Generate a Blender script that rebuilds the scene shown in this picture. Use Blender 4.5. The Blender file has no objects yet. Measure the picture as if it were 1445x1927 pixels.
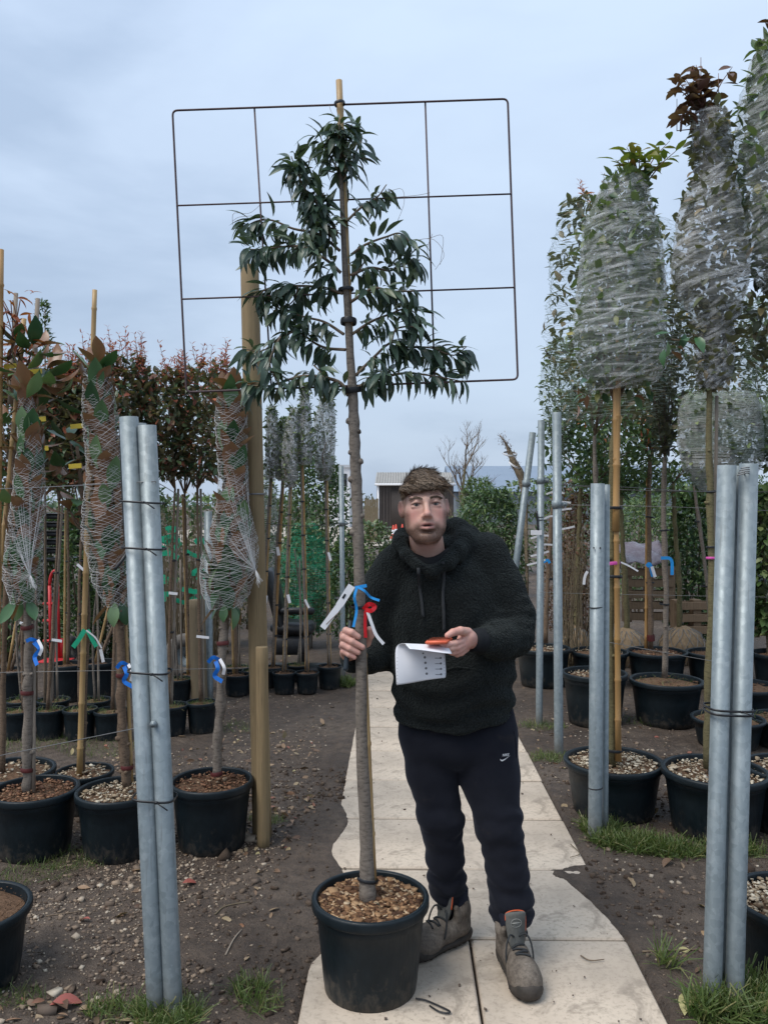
import bpy, math, random
import numpy as np
from mathutils import Vector, Matrix, Euler
random.seed(7); RNG = np.random.default_rng(11)
SC = bpy.context.scene; C = SC.collection
R = math.radians
# ------------------------------------------------------------------ camera, sky, sun, exposure
CAM_H = 1.67; FPX = 1550.0; PW, PH = 1445.0, 1927.0
YAW, PITCH = R(1.03), R(-0.5)
cd = bpy.data.cameras.new('camera'); cam = bpy.data.objects.new('camera', cd); C.objects.link(cam)
cd.sensor_fit = 'VERTICAL'; cd.sensor_height = 24.0; cd.lens = 24.0 * FPX / PH
cd.clip_start = 0.05; cd.clip_end = 3000
cam.location = (0, 0, CAM_H); cam.rotation_euler = (R(90) + PITCH, 0, YAW)
SC.camera = cam
w = bpy.data.worlds.new('World'); SC.world = w; w.use_nodes = True
SUN_EL, SUN_AZ = R(58), R(-125)      # azimuth measured from +Y towards +X
def build_world():
    nt = w.node_tree; N = nt.nodes; L = nt.links; N.clear()
    out = N.new('ShaderNodeOutputWorld'); bg = N.new('ShaderNodeBackground'); bg.inputs['Strength'].default_value = 0.118
    sky = N.new('ShaderNodeTexSky'); sky.sky_type = 'NISHITA'; sky.sun_disc = False
    sky.sun_elevation = SUN_EL; sky.sun_rotation = SUN_AZ; sky.air_density = 1.2; sky.dust_density = 3.0
    tc = N.new('ShaderNodeTexCoord')
    mp = N.new('ShaderNodeMapping'); mp.inputs['Scale'].default_value = (1.0, 1.0, 2.8); mp.inputs['Location'].default_value = (3.0914, 0.1868, 0.6136)
    n1 = N.new('ShaderNodeTexNoise'); n1.inputs['Scale'].default_value = 1.7; n1.inputs['Detail'].default_value = 5; n1.inputs['Roughness'].default_value = 0.5; n1.inputs['Distortion'].default_value = 0.5
    n2 = N.new('ShaderNodeTexNoise'); n2.inputs['Scale'].default_value = 5.0; n2.inputs['Detail'].default_value = 6; n2.inputs['Roughness'].default_value = 0.55
    mx0 = N.new('ShaderNodeMath'); mx0.operation = 'MULTIPLY_ADD'; mx0.inputs[1].default_value = 0.28
    cr = N.new('ShaderNodeValToRGB'); e = cr.color_ramp.elements
    e[0].position = 0.46; e[0].color = (0.245, 0.310, 0.410, 1)
    e[1].position = 0.80; e[1].color = (0.350, 0.425, 0.528, 1)
    m = cr.color_ramp.elements.new(0.62); m.color = (0.318, 0.388, 0.492, 1)
    sc_ = N.new('ShaderNodeMix'); sc_.data_type = 'RGBA'; sc_.blend_type = 'MULTIPLY'; sc_.inputs[0].default_value = 1.0
    sc_.inputs[7].default_value = (8.0, 8.0, 8.0, 1)
    mx = N.new('ShaderNodeMix'); mx.data_type = 'RGBA'; mx.inputs[0].default_value = 0.90
    L.new(tc.outputs['Generated'], mp.inputs['Vector']); L.new(mp.outputs[0], n1.inputs['Vector']); L.new(mp.outputs[0], n2.inputs['Vector'])
    L.new(n2.outputs['Fac'], mx0.inputs[0]); L.new(n1.outputs['Fac'], mx0.inputs[2]); L.new(mx0.outputs[0], cr.inputs['Fac'])
    sx = N.new('ShaderNodeSeparateXYZ'); L.new(tc.outputs['Generated'], sx.inputs[0])
    gr = N.new('ShaderNodeMapRange'); gr.inputs[1].default_value = 0.0; gr.inputs[2].default_value = 1.0; gr.inputs[3].default_value = 0.95; gr.inputs[4].default_value = 1.42; L.new(sx.outputs[2], gr.inputs[0])
    ov = N.new('ShaderNodeMix'); ov.data_type = 'RGBA'; ov.blend_type = 'MULTIPLY'; ov.inputs[0].default_value = 1.0; L.new(cr.outputs['Color'], ov.inputs[6]); L.new(gr.outputs[0], ov.inputs[7])
    L.new(ov.outputs[2], sc_.inputs[6]); L.new(sky.outputs['Color'], mx.inputs[6]); L.new(sc_.outputs[2], mx.inputs[7])
    L.new(mx.outputs[2], bg.inputs['Color']); L.new(bg.outputs[0], out.inputs['Surface'])
build_world()
sl = bpy.data.lights.new('sun', 'SUN'); sl.energy = 1.5; sl.angle = R(35); sl.color = (1.0, 0.95, 0.88)
so = bpy.data.objects.new('sun', sl); C.objects.link(so)
sd = Vector((math.sin(SUN_AZ) * math.cos(SUN_EL), math.cos(SUN_AZ) * math.cos(SUN_EL), math.sin(SUN_EL)))
so.rotation_euler = (-sd).to_track_quat('-Z', 'Y').to_euler(); so.location = (0, 0, 20)
vs = SC.view_settings; vs.view_transform = 'Standard'; vs.look = 'None'; vs.gamma = 1.0; vs.use_curve_mapping = False; vs.exposure = 0.88
SC.render.engine = 'CYCLES'; cy = SC.cycles
cy.use_denoising = True; cy.max_bounces = 8; cy.diffuse_bounces = 5; cy.glossy_bounces = 3; cy.transmission_bounces = 4; cy.transparent_max_bounces = 24
cy.caustics_reflective = False; cy.caustics_refractive = False; cy.sample_clamp_indirect = 4.0

# ------------------------------------------------------------------ pixel <-> place
def ray(px, py):
    x = (px - PW / 2) / FPX; y = -(py - PH / 2) / FPX
    cp, sp = math.cos(PITCH), math.sin(PITCH)
    f = Vector((0, cp, sp)); u = Vector((0, -sp, cp)); r = Vector((1, 0, 0))
    v = r * x + u * y + f
    c, s = math.cos(YAW), math.sin(YAW)
    return Vector((c * v.x - s * v.y, s * v.x + c * v.y, v.z))
def P(px, py, d):
    return Vector((0, 0, CAM_H)) + ray(px, py) * d
def G(px, py):
    v = ray(px, py); return Vector((0, 0, CAM_H)) + v * (-CAM_H / v.z)
def gd(py): return CAM_H * FPX / (py - 950.0)
def S(d): return d / FPX                      # metres per photo pixel at depth d

# ------------------------------------------------------------------ mesh helpers
class MB:
    def __init__(s): s.v = []; s.f = []; s.n = 0; s.mi = []
    def add(s, v, f, mi=0):
        v = np.asarray(v, float).reshape(-1, 3); s.v.append(v); k = s.n
        s.f += [tuple(i + k for i in q) for q in f]; s.mi += [mi] * len(f); s.n += len(v); return s
    def build(s, name, mat, parent=None, smooth=True, kind=None, label=None):
        V = np.concatenate(s.v) if s.v else np.zeros((0, 3))
        V = V - np.array(woff(parent))
        me = bpy.data.meshes.new(name); me.from_pydata(V.tolist(), [], s.f)
        for m in (mat if isinstance(mat, (list, tuple)) else [mat]): me.materials.append(m)
        if smooth: me.polygons.foreach_set('use_smooth', [True] * len(me.polygons))
        if any(s.mi): me.polygons.foreach_set('material_index', s.mi)
        me.update()
        return link(name, me, parent, kind, label)
def woff(o):
    v = Vector((0, 0, 0))
    while o is not None: v = v + o.location; o = o.parent
    return v
def link(name, me, parent=None, kind=None, label=None):
    o = bpy.data.objects.new(name, me); C.objects.link(o); o.parent = parent
    if kind: o['kind'] = kind
    if label: o['label'] = label
    return o
def thing(name, label, cat, loc=(0, 0, 0), group=None):
    o = bpy.data.objects.new(name, None); C.objects.link(o); o.location = loc; o.empty_display_size = 0.1
    o['label'] = label; o['category'] = cat
    if group: o['group'] = group
    return o
def tag(o, label, cat, group=None):
    o['label'] = label; o['category'] = cat
    if group: o['group'] = group
    return o
def struct(o): o['kind'] = 'structure'; return o
def frames(pts):
    pts = [Vector(p) for p in pts]; out = []; prev = None
    for i, p in enumerate(pts):
        t = (pts[min(i + 1, len(pts) - 1)] - pts[max(i - 1, 0)]).normalized()
        if prev is None:
            a = Vector((0, 0, 1)) if abs(t.z) < 0.9 else Vector((0, 1, 0))
            n = t.cross(a).normalized()
        else:
            n = (prev - t * prev.dot(t)).normalized()
        prev = n; out.append((p, t, n, t.cross(n)))
    return out
def tube(mb, pts, rad, n=8, cap=True, jit=0.0, mi=0):
    fr = frames(pts); rr = rad if isinstance(rad, (list, tuple, np.ndarray)) else [rad] * len(pts)
    V = []; F = []
    for (p, t, a, b), r in zip(fr, rr):
        for k in range(n):
            an = 2 * math.pi * k / n; q = r * (1 + (random.uniform(-jit, jit) if jit else 0))
            V.append(p + (a * math.cos(an) + b * math.sin(an)) * q)
    m = len(fr)
    for i in range(m - 1):
        for k in range(n):
            F.append((i * n + k, i * n + (k + 1) % n, (i + 1) * n + (k + 1) % n, (i + 1) * n + k))
    if cap:
        F.append(tuple(range(n - 1, -1, -1))); F.append(tuple(range((m - 1) * n, m * n)))
    mb.add([tuple(v) for v in V], F, mi); return mb
def resample(pts, n):
    pts = np.array([tuple(p) for p in pts], float); d = np.r_[0, np.cumsum(np.linalg.norm(np.diff(pts, axis=0), axis=1))]
    s = np.linspace(0, d[-1], n); return np.stack([np.interp(s, d, pts[:, k]) for k in range(3)], 1)
def spline(pts, n):
    """Catmull-Rom through pts, n samples"""
    p = np.array([tuple(q) for q in pts], float); p = np.vstack([2 * p[0] - p[1], p, 2 * p[-1] - p[-2]]); m = len(p) - 3
    out = []
    for s in np.linspace(0, m - 1e-6, n):
        i = int(s); t = s - i; a, b, c, d = p[i:i + 4]
        out.append(0.5 * (2 * b + (c - a) * t + (2 * a - 5 * b + 4 * c - d) * t * t + (3 * b - a - 3 * c + d) * t ** 3))
    return np.array(out)
def lathe(mb, prof, n=32, c=(0, 0, 0), mi=0, closed=False, wob=None):
    V = []; F = []; m = len(prof)
    for i, (r, z) in enumerate(prof):
        for k in range(n):
            a = 2 * math.pi * k / n; q = r * (wob(a, z) if wob else 1)
            V.append((c[0] + q * math.cos(a), c[1] + q * math.sin(a), c[2] + z))
    for i in range(m - 1):
        for k in range(n):
            F.append((i * n + k, i * n + (k + 1) % n, (i + 1) * n + (k + 1) % n, (i + 1) * n + k))
    if closed: F.append(tuple(range((m - 1) * n, m * n)))
    mb.add(V, F, mi); return mb
def box(mb, c, s, rot=None, mi=0, bev=0.0):
    hx, hy, hz = s[0] / 2, s[1] / 2, s[2] / 2
    M = rot if rot is not None else Matrix.Identity(3)
    if bev <= 0:
        V = [(-hx, -hy, -hz), (hx, -hy, -hz), (hx, hy, -hz), (-hx, hy, -hz), (-hx, -hy, hz), (hx, -hy, hz), (hx, hy, hz), (-hx, hy, hz)]
        F = [(0, 3, 2, 1), (4, 5, 6, 7), (0, 1, 5, 4), (1, 2, 6, 5), (2, 3, 7, 6), (3, 0, 4, 7)]
    else:
        b = min(bev, hx * .9, hy * .9, hz * .9); V = []; F = []
        def ring(x, y, z): return [(-x, -y, z), (x, -y, z), (x, y, z), (-x, y, z)]
        def ring8(x, y, b, z): return [(-x + b, -y, z), (x - b, -y, z), (x, -y + b, z), (x, y - b, z), (x - b, y, z), (-x + b, y, z), (-x, y - b, z), (-x, -y + b, z)]
        V = ring8(hx - b, hy - b, b * .5, -hz) + ring8(hx, hy, b, -hz + b) + ring8(hx, hy, b, hz - b) + ring8(hx - b, hy - b, b * .5, hz)
        F = [tuple(range(7, -1, -1)), tuple(range(24, 32))]
        for i in range(3):
            for k in range(8): F.append((i * 8 + k, i * 8 + (k + 1) % 8, (i + 1) * 8 + (k + 1) % 8, (i + 1) * 8 + k))
    c = Vector(c); mb.add([tuple(c + M @ Vector(v)) for v in V], F, mi); return mb
def rz(a): return Matrix.Rotation(a, 3, 'Z')
def ribbon(mb, pts, w, side=None, th=0.0006, mi=0):
    """thin strip with real thickness; side = width direction per point or one vector"""
    fr = frames(pts); V = []; F = []; n = len(fr)
    ws = w if isinstance(w, (list, tuple, np.ndarray)) else [w] * n
    for i, (p, t, a, b) in enumerate(fr):
        s_ = a if side is None else Vector(side[i] if isinstance(side, list) else side); s_ = (s_ - t * s_.dot(t)).normalized(); u = t.cross(s_)
        for sx, sy in ((-1, -1), (1, -1), (1, 1), (-1, 1)): V.append(tuple(p + s_ * (sx * ws[i] / 2) + u * (sy * th / 2)))
    for i in range(n - 1):
        for k in range(4): F.append((i * 4 + k, i * 4 + (k + 1) % 4, (i + 1) * 4 + (k + 1) % 4, (i + 1) * 4 + k))
    F.append((3, 2, 1, 0)); F.append((n * 4 - 4, n * 4 - 3, n * 4 - 2, n * 4 - 1))
    mb.add(V, F, mi); return mb

# ------------------------------------------------------------------ numpy value noise
_T = RNG.random((64, 64, 64)).astype(np.float32)
def vnoise(p):
    p = np.asarray(p, np.float32); i = np.floor(p).astype(np.int32); f = p - i; f = f * f * (3 - 2 * f); i &= 63; j = (i + 1) & 63
    x0, y0, z0 = i[..., 0], i[..., 1], i[..., 2]; x1, y1, z1 = j[..., 0], j[..., 1], j[..., 2]; a, b, c = f[..., 0], f[..., 1], f[..., 2]
    def lp(u, v, t): return u + (v - u) * t
    return lp(lp(lp(_T[x0, y0, z0], _T[x1, y0, z0], a), lp(_T[x0, y1, z0], _T[x1, y1, z0], a), b),
              lp(lp(_T[x0, y0, z1], _T[x1, y0, z1], a), lp(_T[x0, y1, z1], _T[x1, y1, z1], a), b), c) * 2 - 1
def fbm(p, o=4, g=0.5):
    p = np.asarray(p, np.float32); s = 0; a = 1; t = 0
    for k in range(o): s = s + a * vnoise(p * (2 ** k) + 7.3 * k); t += a; a *= g
    return s / t

# ------------------------------------------------------------------ materials
def lin(r, g, b):
    f = lambda c: (c / 255) / 12.92 if c / 255 <= 0.04045 else ((c / 255 + 0.055) / 1.055) ** 2.4
    return (f(r), f(g), f(b), 1)
class Mat:
    def __init__(s, name, rough=0.6, spec=0.4, metal=0.0):
        s.m = bpy.data.materials.new(name); s.m.use_nodes = True; s.nt = s.m.node_tree; s.N = s.nt.nodes; s.L = s.nt.links
        s.b = s.N['Principled BSDF']; s.out = s.N['Material Output']
        s.b.inputs['Roughness'].default_value = rough; s.b.inputs['Specular IOR Level'].default_value = spec; s.b.inputs['Metallic'].default_value = metal
        s.tc = s.N.new('ShaderNodeTexCoord')
    def noise(s, scale, detail=4, rough=0.55, coord='Object', stretch=None, dist=0.0):
        n = s.N.new('ShaderNodeTexNoise'); n.inputs['Scale'].default_value = scale; n.inputs['Detail'].default_value = detail; n.inputs['Roughness'].default_value = rough; n.inputs['Distortion'].default_value = dist
        src = s.tc.outputs[coord]
        if stretch:
            mp = s.N.new('ShaderNodeMapping'); mp.inputs['Scale'].default_value = stretch; s.L.new(src, mp.inputs['Vector']); src = mp.outputs[0]
        s.L.new(src, n.inputs['Vector']); return n.outputs['Fac']
    def voro(s, scale, feature='F1', coord='Object', out='Distance', stretch=None):
        n = s.N.new('ShaderNodeTexVoronoi'); n.inputs['Scale'].default_value = scale; n.feature = feature
        src = s.tc.outputs[coord]
        if stretch:
            mp = s.N.new('ShaderNodeMapping'); mp.inputs['Scale'].default_value = stretch; s.L.new(src, mp.inputs['Vector']); src = mp.outputs[0]
        s.L.new(src, n.inputs['Vector']); return n.outputs[out]
    def attr(s, name, out='Fac'):
        a = s.N.new('ShaderNodeAttribute'); a.attribute_name = name; return a.outputs[out]
    def objrand(s):
        a = s.N.new('ShaderNodeObjectInfo'); return a.outputs['Random']
    def ramp(s, fac, stops):
        r = s.N.new('ShaderNodeValToRGB'); e = r.color_ramp.elements
        while len(e) < len(stops): e.new(0.5)
        for q, (p, c) in zip(e, stops): q.position = p; q.color = c if len(c) == 4 else (*c, 1)
        s.L.new(fac, r.inputs['Fac']); return r.outputs['Color']
    def mix(s, fac, a, b, mode='MIX'):
        n = s.N.new('ShaderNodeMix'); n.data_type = 'RGBA'; n.blend_type = mode
        for v, i in ((fac, 0), (a, 6), (b, 7)):
            if isinstance(v, (int, float)): n.inputs[i].default_value = v
            elif isinstance(v, tuple): n.inputs[i].default_value = v if len(v) == 4 else (*v, 1)
            else: s.L.new(v, n.inputs[i])
        return n.outputs[2]
    def math(s, op, a, b=None, c=None):
        n = s.N.new('ShaderNodeMath'); n.operation = op
        for i, v in enumerate((a, b, c)):
            if v is None: continue
            if isinstance(v, (int, float)): n.inputs[i].default_value = v
            else: s.L.new(v, n.inputs[i])
        return n.outputs[0]
    def sep(s, coord='Object'):
        n = s.N.new('ShaderNodeSeparateXYZ'); s.L.new(s.tc.outputs[coord], n.inputs[0]); return n.outputs
    def set(s, k, v):
        if isinstance(v, (int, float)): s.b.inputs[k].default_value = v
        elif isinstance(v, tuple): s.b.inputs[k].default_value = (v if len(v) == 4 else (*v, 1)) if s.b.inputs[k].type == 'RGBA' else v
        else: s.L.new(v, s.b.inputs[k])
        return s
    def col(s, v): return s.set('Base Color', v)
    def bump(s, h, strength=0.4, dist=0.01):
        n = s.N.new('ShaderNodeBump'); n.inputs['Strength'].default_value = strength; n.inputs['Distance'].default_value = dist
        s.L.new(h, n.inputs['Height']); s.L.new(n.outputs[0], s.b.inputs['Normal']); return s
    def backface(s):
        g = s.N.new('ShaderNodeNewGeometry'); return g.outputs['Backfacing']
    def add_translucent(s, color, fac):
        t = s.N.new('ShaderNodeBsdfTranslucent'); mx = s.N.new('ShaderNodeMixShader'); mx.inputs[0].default_value = fac
        if isinstance(color, tuple): t.inputs['Color'].default_value = color if len(color) == 4 else (*color, 1)
        else: s.L.new(color, t.inputs['Color'])
        s.L.new(s.b.outputs[0], mx.inputs[1]); s.L.new(t.outputs[0], mx.inputs[2]); s.L.new(mx.outputs[0], s.out.inputs['Surface']); s.surf = mx.outputs[0]; return s
    def add_alpha(s, fac):
        t = s.N.new('ShaderNodeBsdfTransparent'); mx = s.N.new('ShaderNodeMixShader')
        if isinstance(fac, (int, float)): mx.inputs[0].default_value = fac
        else: s.L.new(fac, mx.inputs[0])
        s.L.new(t.outputs[0], mx.inputs[1]); s.L.new(getattr(s, 'surf', s.b.outputs[0]), mx.inputs[2]); s.L.new(mx.outputs[0], s.out.inputs['Surface']); return s
def simple(name, c1, c2=None, scale=20, rough=0.6, spec=0.4, metal=0.0, bump=0.0, bscale=None, bdist=0.003, stretch=None, coord='Object'):
    m = Mat(name, rough, spec, metal)
    if c2 is None: c2 = tuple(x * 0.75 for x in c1[:3])
    n = m.noise(scale, 5, 0.6, coord, stretch); m.col(m.ramp(n, [(0.3, c1), (0.7, c2)]))
    if bump: m.bump(m.noise(bscale or scale * 3, 5, 0.65, coord, stretch), bump, bdist)
    return m.m
def leafmat(name, cols, back=None, rough=0.42, trans=0.22, spec=0.45, attr='rnd'):
    """cols: list of (pos,colour) over a per-leaf random value"""
    m = Mat(name, rough, spec)
    f = m.attr('rnd') if attr == 'rnd' else m.objrand()
    c = m.ramp(f, cols)
    c = m.mix(m.ramp(m.noise(60, 3), [(0.35, (0, 0, 0)), (0.7, (0.35, 0.35, 0.35))]), c, m.mix(1.0, c, (0.55, 0.6, 0.45), 'MULTIPLY'))
    if back:
        c = m.mix(m.backface(), c, m.mix(m.math('MULTIPLY', m.noise(25, 3), 0.6), back, tuple(x * 0.5 for x in back[:3])))
    m.col(c); m.add_translucent(m.mix(1.0, c, (1.3, 1.5, 0.7), 'MULTIPLY'), trans); return m.m
# ------------------------------------------------------------------ leaves
def leaf_template(w=0.3, droop=0.35, fold=0.25, n=5, tip=1.0, twist=0.0, belly=0.45, stalk=0.06):
    V = []; F = []
    for i in range(n + 1):
        t = i / n
        y = stalk + (1 - stalk) * t
        prof = (math.sin(math.pi * min(1, t ** (math.log(0.5) / math.log(belly)))) ** 0.85) if 0 < t < 1 else 0.0
        hw = max(0.012, w * 0.5 * prof)
        a = droop * 1.7 * t; z = -droop * t * t; yy = y * (1 - 0.35 * droop * t)
        tw = twist * t
        for sx in (-1, 0, 1):
            lx = sx * hw; lz = abs(sx) * hw * fold
            V.append((lx * math.cos(tw) - lz * math.sin(tw), yy, z + lx * math.sin(tw) + lz * math.cos(tw)))
    for i in range(n):
        b = i * 3
        F += [(b, b + 1, b + 4, b + 3), (b + 1, b + 2, b + 5, b + 4)]
    return np.array(V), F
T_NARROW = [leaf_template(0.25, d, f, 5, twist=t) for d, f, t in ((0.3, 0.3, 0.2), (0.5, 0.35, -0.3), (0.7, 0.25, 0.25), (0.2, 0.45, -0.15))]
T_OVAL = [leaf_template(0.42, d, f, 4, twist=t, belly=0.48) for d, f, t in ((0.15, 0.25, 0.1), (0.35, 0.35, -0.25), (0.05, 0.2, 0.2))]
T_BIG = [leaf_template(0.44, d, f, 6, twist=t, belly=0.55) for d, f, t in ((0.15, 0.3, 0.1), (0.3, 0.4, -0.2), (-0.12, 0.35, 0.15))]
T_SMALL = [leaf_template(0.45, d, 0.3, 2) for d in (0.1, 0.3)]
def basis(dirs, ups):
    y = dirs / np.linalg.norm(dirs, axis=1, keepdims=True)
    x = np.cross(y, ups); x /= np.maximum(np.linalg.norm(x, axis=1, keepdims=True), 1e-6); z = np.cross(x, y)
    return x, y, z
def leaf_cloud(name, mat, pos, dirs, size, temps, parent=None, ups=None, kind='stuff', wvar=0.15, rnd=None):
    pos = np.asarray(pos, float); N = len(pos); dirs = np.asarray(dirs, float)
    if ups is None: ups = np.tile([0, 0, 1.0], (N, 1)) + RNG.normal(0, 0.35, (N, 3))
    size = np.broadcast_to(np.asarray(size, float), (N,))
    x, y, z = basis(dirs, ups)
    rnd = RNG.random(N) if rnd is None else rnd
    Vs = []; Fs = []; Rs = []; k = 0
    idx = RNG.integers(0, len(temps), N)
    for ti, (TV, TF) in enumerate(temps):
        s = np.where(idx == ti)[0]
        if not len(s): continue
        wv = 1 + RNG.normal(0, wvar, len(s))
        L = TV[None] * size[s][:, None, None]; L = L * np.stack([wv, np.ones_like(wv), np.ones_like(wv)], 1)[:, None, :]
        W = pos[s][:, None, :] + L[..., 0:1] * x[s][:, None] + L[..., 1:2] * y[s][:, None] + L[..., 2:3] * z[s][:, None]
        Vs.append(W.reshape(-1, 3)); tf = np.array(TF)
        Fs.append((tf[None] + (np.arange(len(s)) * len(TV))[:, None, None] + k).reshape(-1, 4)); k += len(s) * len(TV)
        Rs.append(np.repeat(rnd[s], len(TV)))
    V = np.concatenate(Vs) - np.array(woff(parent)); F = np.concatenate(Fs); Rv = np.concatenate(Rs)
    me = bpy.data.meshes.new(name); me.vertices.add(len(V)); me.vertices.foreach_set('co', V.ravel().astype(np.float32))
    me.loops.add(F.size); me.loops.foreach_set('vertex_index', F.ravel().astype(np.int32))
    me.polygons.add(len(F)); me.polygons.foreach_set('loop_start', (np.arange(len(F)) * 4).astype(np.int32))
    me.update(calc_edges=True); me.polygons.foreach_set('use_smooth', [True] * len(F))
    a = me.attributes.new('rnd', 'FLOAT', 'POINT'); a.data.foreach_set('value', Rv.astype(np.float32))
    me.materials.append(mat); me.validate()
    return link(name, me, parent, kind)
_LM = {}
def leaf_objects(name, mat, pos, dirs, size, temps, parent, ups=None):
    """each leaf its own object, meshes shared"""
    pos = np.asarray(pos, float); N = len(pos); dirs = np.asarray(dirs, float); off = np.array(woff(parent))
    if ups is None: ups = np.tile([0, 0, 1.0], (N, 1)) + RNG.normal(0, 0.35, (N, 3))
    size = np.broadcast_to(np.asarray(size, float), (N,)); x, y, z = basis(dirs, ups)
    for i in range(N):
        t = int(RNG.integers(0, len(temps))); key = (id(temps), t, mat.name)
        if key not in _LM:
            TV, TF = temps[t]; me = bpy.data.meshes.new(name); me.from_pydata(TV.tolist(), [], TF); me.materials.append(mat)
            me.polygons.foreach_set('use_smooth', [True] * len(me.polygons)); _LM[key] = me
        o = bpy.data.objects.new(name, _LM[key]); C.objects.link(o); o.parent = parent
        M = Matrix((x[i], y[i], z[i])).transposed().to_4x4(); M.translation = Vector(pos[i] - off)
        o.matrix_local = M @ Matrix.Diagonal((size[i], size[i], size[i], 1))
def rdir(N, up=0.0):
    d = RNG.normal(0, 1, (N, 3)); d[:, 2] += up; return d / np.linalg.norm(d, axis=1, keepdims=True)

# ------------------------------------------------------------------ materials
def mat_mud():
    m = Mat('mud', 0.75, 0.35)
    a = m.noise(1.1, 5, 0.6); b = m.noise(14, 6, 0.7); c = m.noise(90, 4, 0.7)
    base = m.ramp(a, [(0.30, (0.064, 0.044, 0.031)), (0.50, (0.122, 0.091, 0.069)), (0.72, (0.185, 0.145, 0.113))])
    base = m.mix(m.ramp(b, [(0.38, (0.6, 0.6, 0.6)), (0.62, (0, 0, 0))]), base, (0.038, 0.029, 0.024))
    sp = m.voro(70, 'F1'); base = m.mix(m.ramp(sp, [(0.02, (0.8, 0.8, 0.8)), (0.16, (0, 0, 0))]), base, m.mix(c, (0.10, 0.075, 0.055), (0.33, 0.28, 0.22)))
    m.col(base); m.set('Roughness', m.ramp(m.noise(2.2, 3), [(0.35, (0.55, 0.55, 0.55)), (0.65, (0.88, 0.88, 0.88))]))
    h = m.math('ADD', m.math('MULTIPLY', b, 1.0), m.math('MULTIPLY', c, 0.35)); m.bump(h, 1.0, 0.045); return m.m
def mat_slab():
    m = Mat('concrete_slab', 0.85, 0.25)
    r = m.objrand(); a = m.noise(3.0, 5, 0.62, 'Object', dist=0.4); f = m.noise(55, 6, 0.72); g = m.noise(260, 3, 0.6)
    c = m.ramp(a, [(0.28, (0.43, 0.355, 0.275)), (0.5, (0.57, 0.475, 0.375)), (0.75, (0.62, 0.53, 0.42))])
    c = m.mix(m.math('MULTIPLY', r, 0.25), c, (0.37, 0.32, 0.26))
    c = m.mix(m.ramp(f, [(0.36, (0.55, 0.55, 0.55)), (0.5, (0, 0, 0))]), c, (0.24, 0.195, 0.15))
    c = m.mix(m.ramp(g, [(0.35, (0.4, 0.4, 0.4)), (0.55, (0, 0, 0))]), c, (0.56, 0.48, 0.39))
    st = m.noise(7, 4, 0.7, dist=0.8); c = m.mix(m.ramp(st, [(0.52, (0, 0, 0)), (0.66, (0.62, 0.62, 0.62))]), c, (0.20, 0.165, 0.13)); w2 = m.noise(1.3, 4, 0.6); c = m.mix(m.ramp(w2, [(0.40, (0.45, 0.45, 0.45)), (0.60, (0, 0, 0))]), c, (0.33, 0.285, 0.235)); k2 = m.voro(38); c = m.mix(m.ramp(k2, [(0.03, (0.7, 0.7, 0.7)), (0.10, (0, 0, 0))]), c, (0.16, 0.125, 0.095))
    m.col(c); m.bump(m.math('ADD', f, m.math('MULTIPLY', g, 0.5)), 0.25, 0.004); return m.m
M_MUD = mat_mud(); M_SLAB = mat_slab()
def mat_pot():
    m = Mat('pot_plastic', 0.42, 0.28)
    n = m.noise(5, 5, 0.65); z = m.noise(30, 4, 0.6, 'Object', (1, 1, 0.12))
    c = m.ramp(n, [(0.35, (0.0050, 0.0095, 0.0125)), (0.65, (0.0085, 0.0145, 0.0185))])
    d = m.noise(4.0, 6, 0.7, dist=0.5); c = m.mix(m.ramp(d, [(0.66, (0, 0, 0)), (0.80, (0.25, 0.25, 0.25))]), c, (0.07, 0.06, 0.05))
    zz = m.sep()[2]; sp = m.ramp(m.math('SUBTRACT', m.noise(6, 6, 0.7, dist=0.4), m.math('MULTIPLY', zz, 0.55)), [(0.36, (0, 0, 0)), (0.62, (0.55, 0.55, 0.55))]); c = m.mix(sp, c, (0.11, 0.09, 0.07))
    m.col(c); m.set('Roughness', m.ramp(z, [(0.3, (0.34, 0.34, 0.34)), (0.7, (0.56, 0.56, 0.56))])); m.bump(z, 0.08, 0.002); return m.m
M_POT = mat_pot()
def mat_galv():
    m = Mat('galvanised_steel', 0.48, 0.5, 0.35)
    n = m.noise(22, 5, 0.7); v = m.noise(9, 4, 0.6, 'Object', (2.2, 2.2, 0.35)); s = m.noise(45, 3, 0.6, 'Object', (1, 1, 0.2))
    c = m.ramp(v, [(0.3, (0.165, 0.205, 0.222)), (0.55, (0.215, 0.258, 0.275)), (0.75, (0.285, 0.325, 0.34))])
    c = m.mix(m.ramp(n, [(0.55, (0, 0, 0)), (0.68, (0.5, 0.5, 0.5))]), c, (0.33, 0.365, 0.38))
    c = m.mix(m.ramp(s, [(0.28, (0.6, 0.6, 0.6)), (0.38, (0, 0, 0))]), c, (0.13, 0.15, 0.155))
    sg = m.voro(55, 'F1', out='Color'); c = m.mix(0.30, c, m.ramp(sg, [(0.1, (0.15, 0.175, 0.185)), (0.9, (0.34, 0.38, 0.395))])); st = m.noise(26, 4, 0.7, 'Object', (3, 3, 0.15)); c = m.mix(m.ramp(st, [(0.30, (0.5, 0.5, 0.5)), (0.42, (0, 0, 0))]), c, (0.115, 0.125, 0.125))
    z = m.sep()[2]; c = m.mix(m.ramp(m.math('ADD', z, m.math('MULTIPLY', n, 0.10)), [(0.06, (0.75, 0.75, 0.75)), (0.20, (0, 0, 0))]), c, (0.14, 0.125, 0.105))
    m.col(c); m.set('Roughness', m.ramp(n, [(0.3, (0.40, 0.40, 0.40)), (0.7, (0.6, 0.6, 0.6))])); return m.m
M_GALV = mat_galv()
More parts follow.
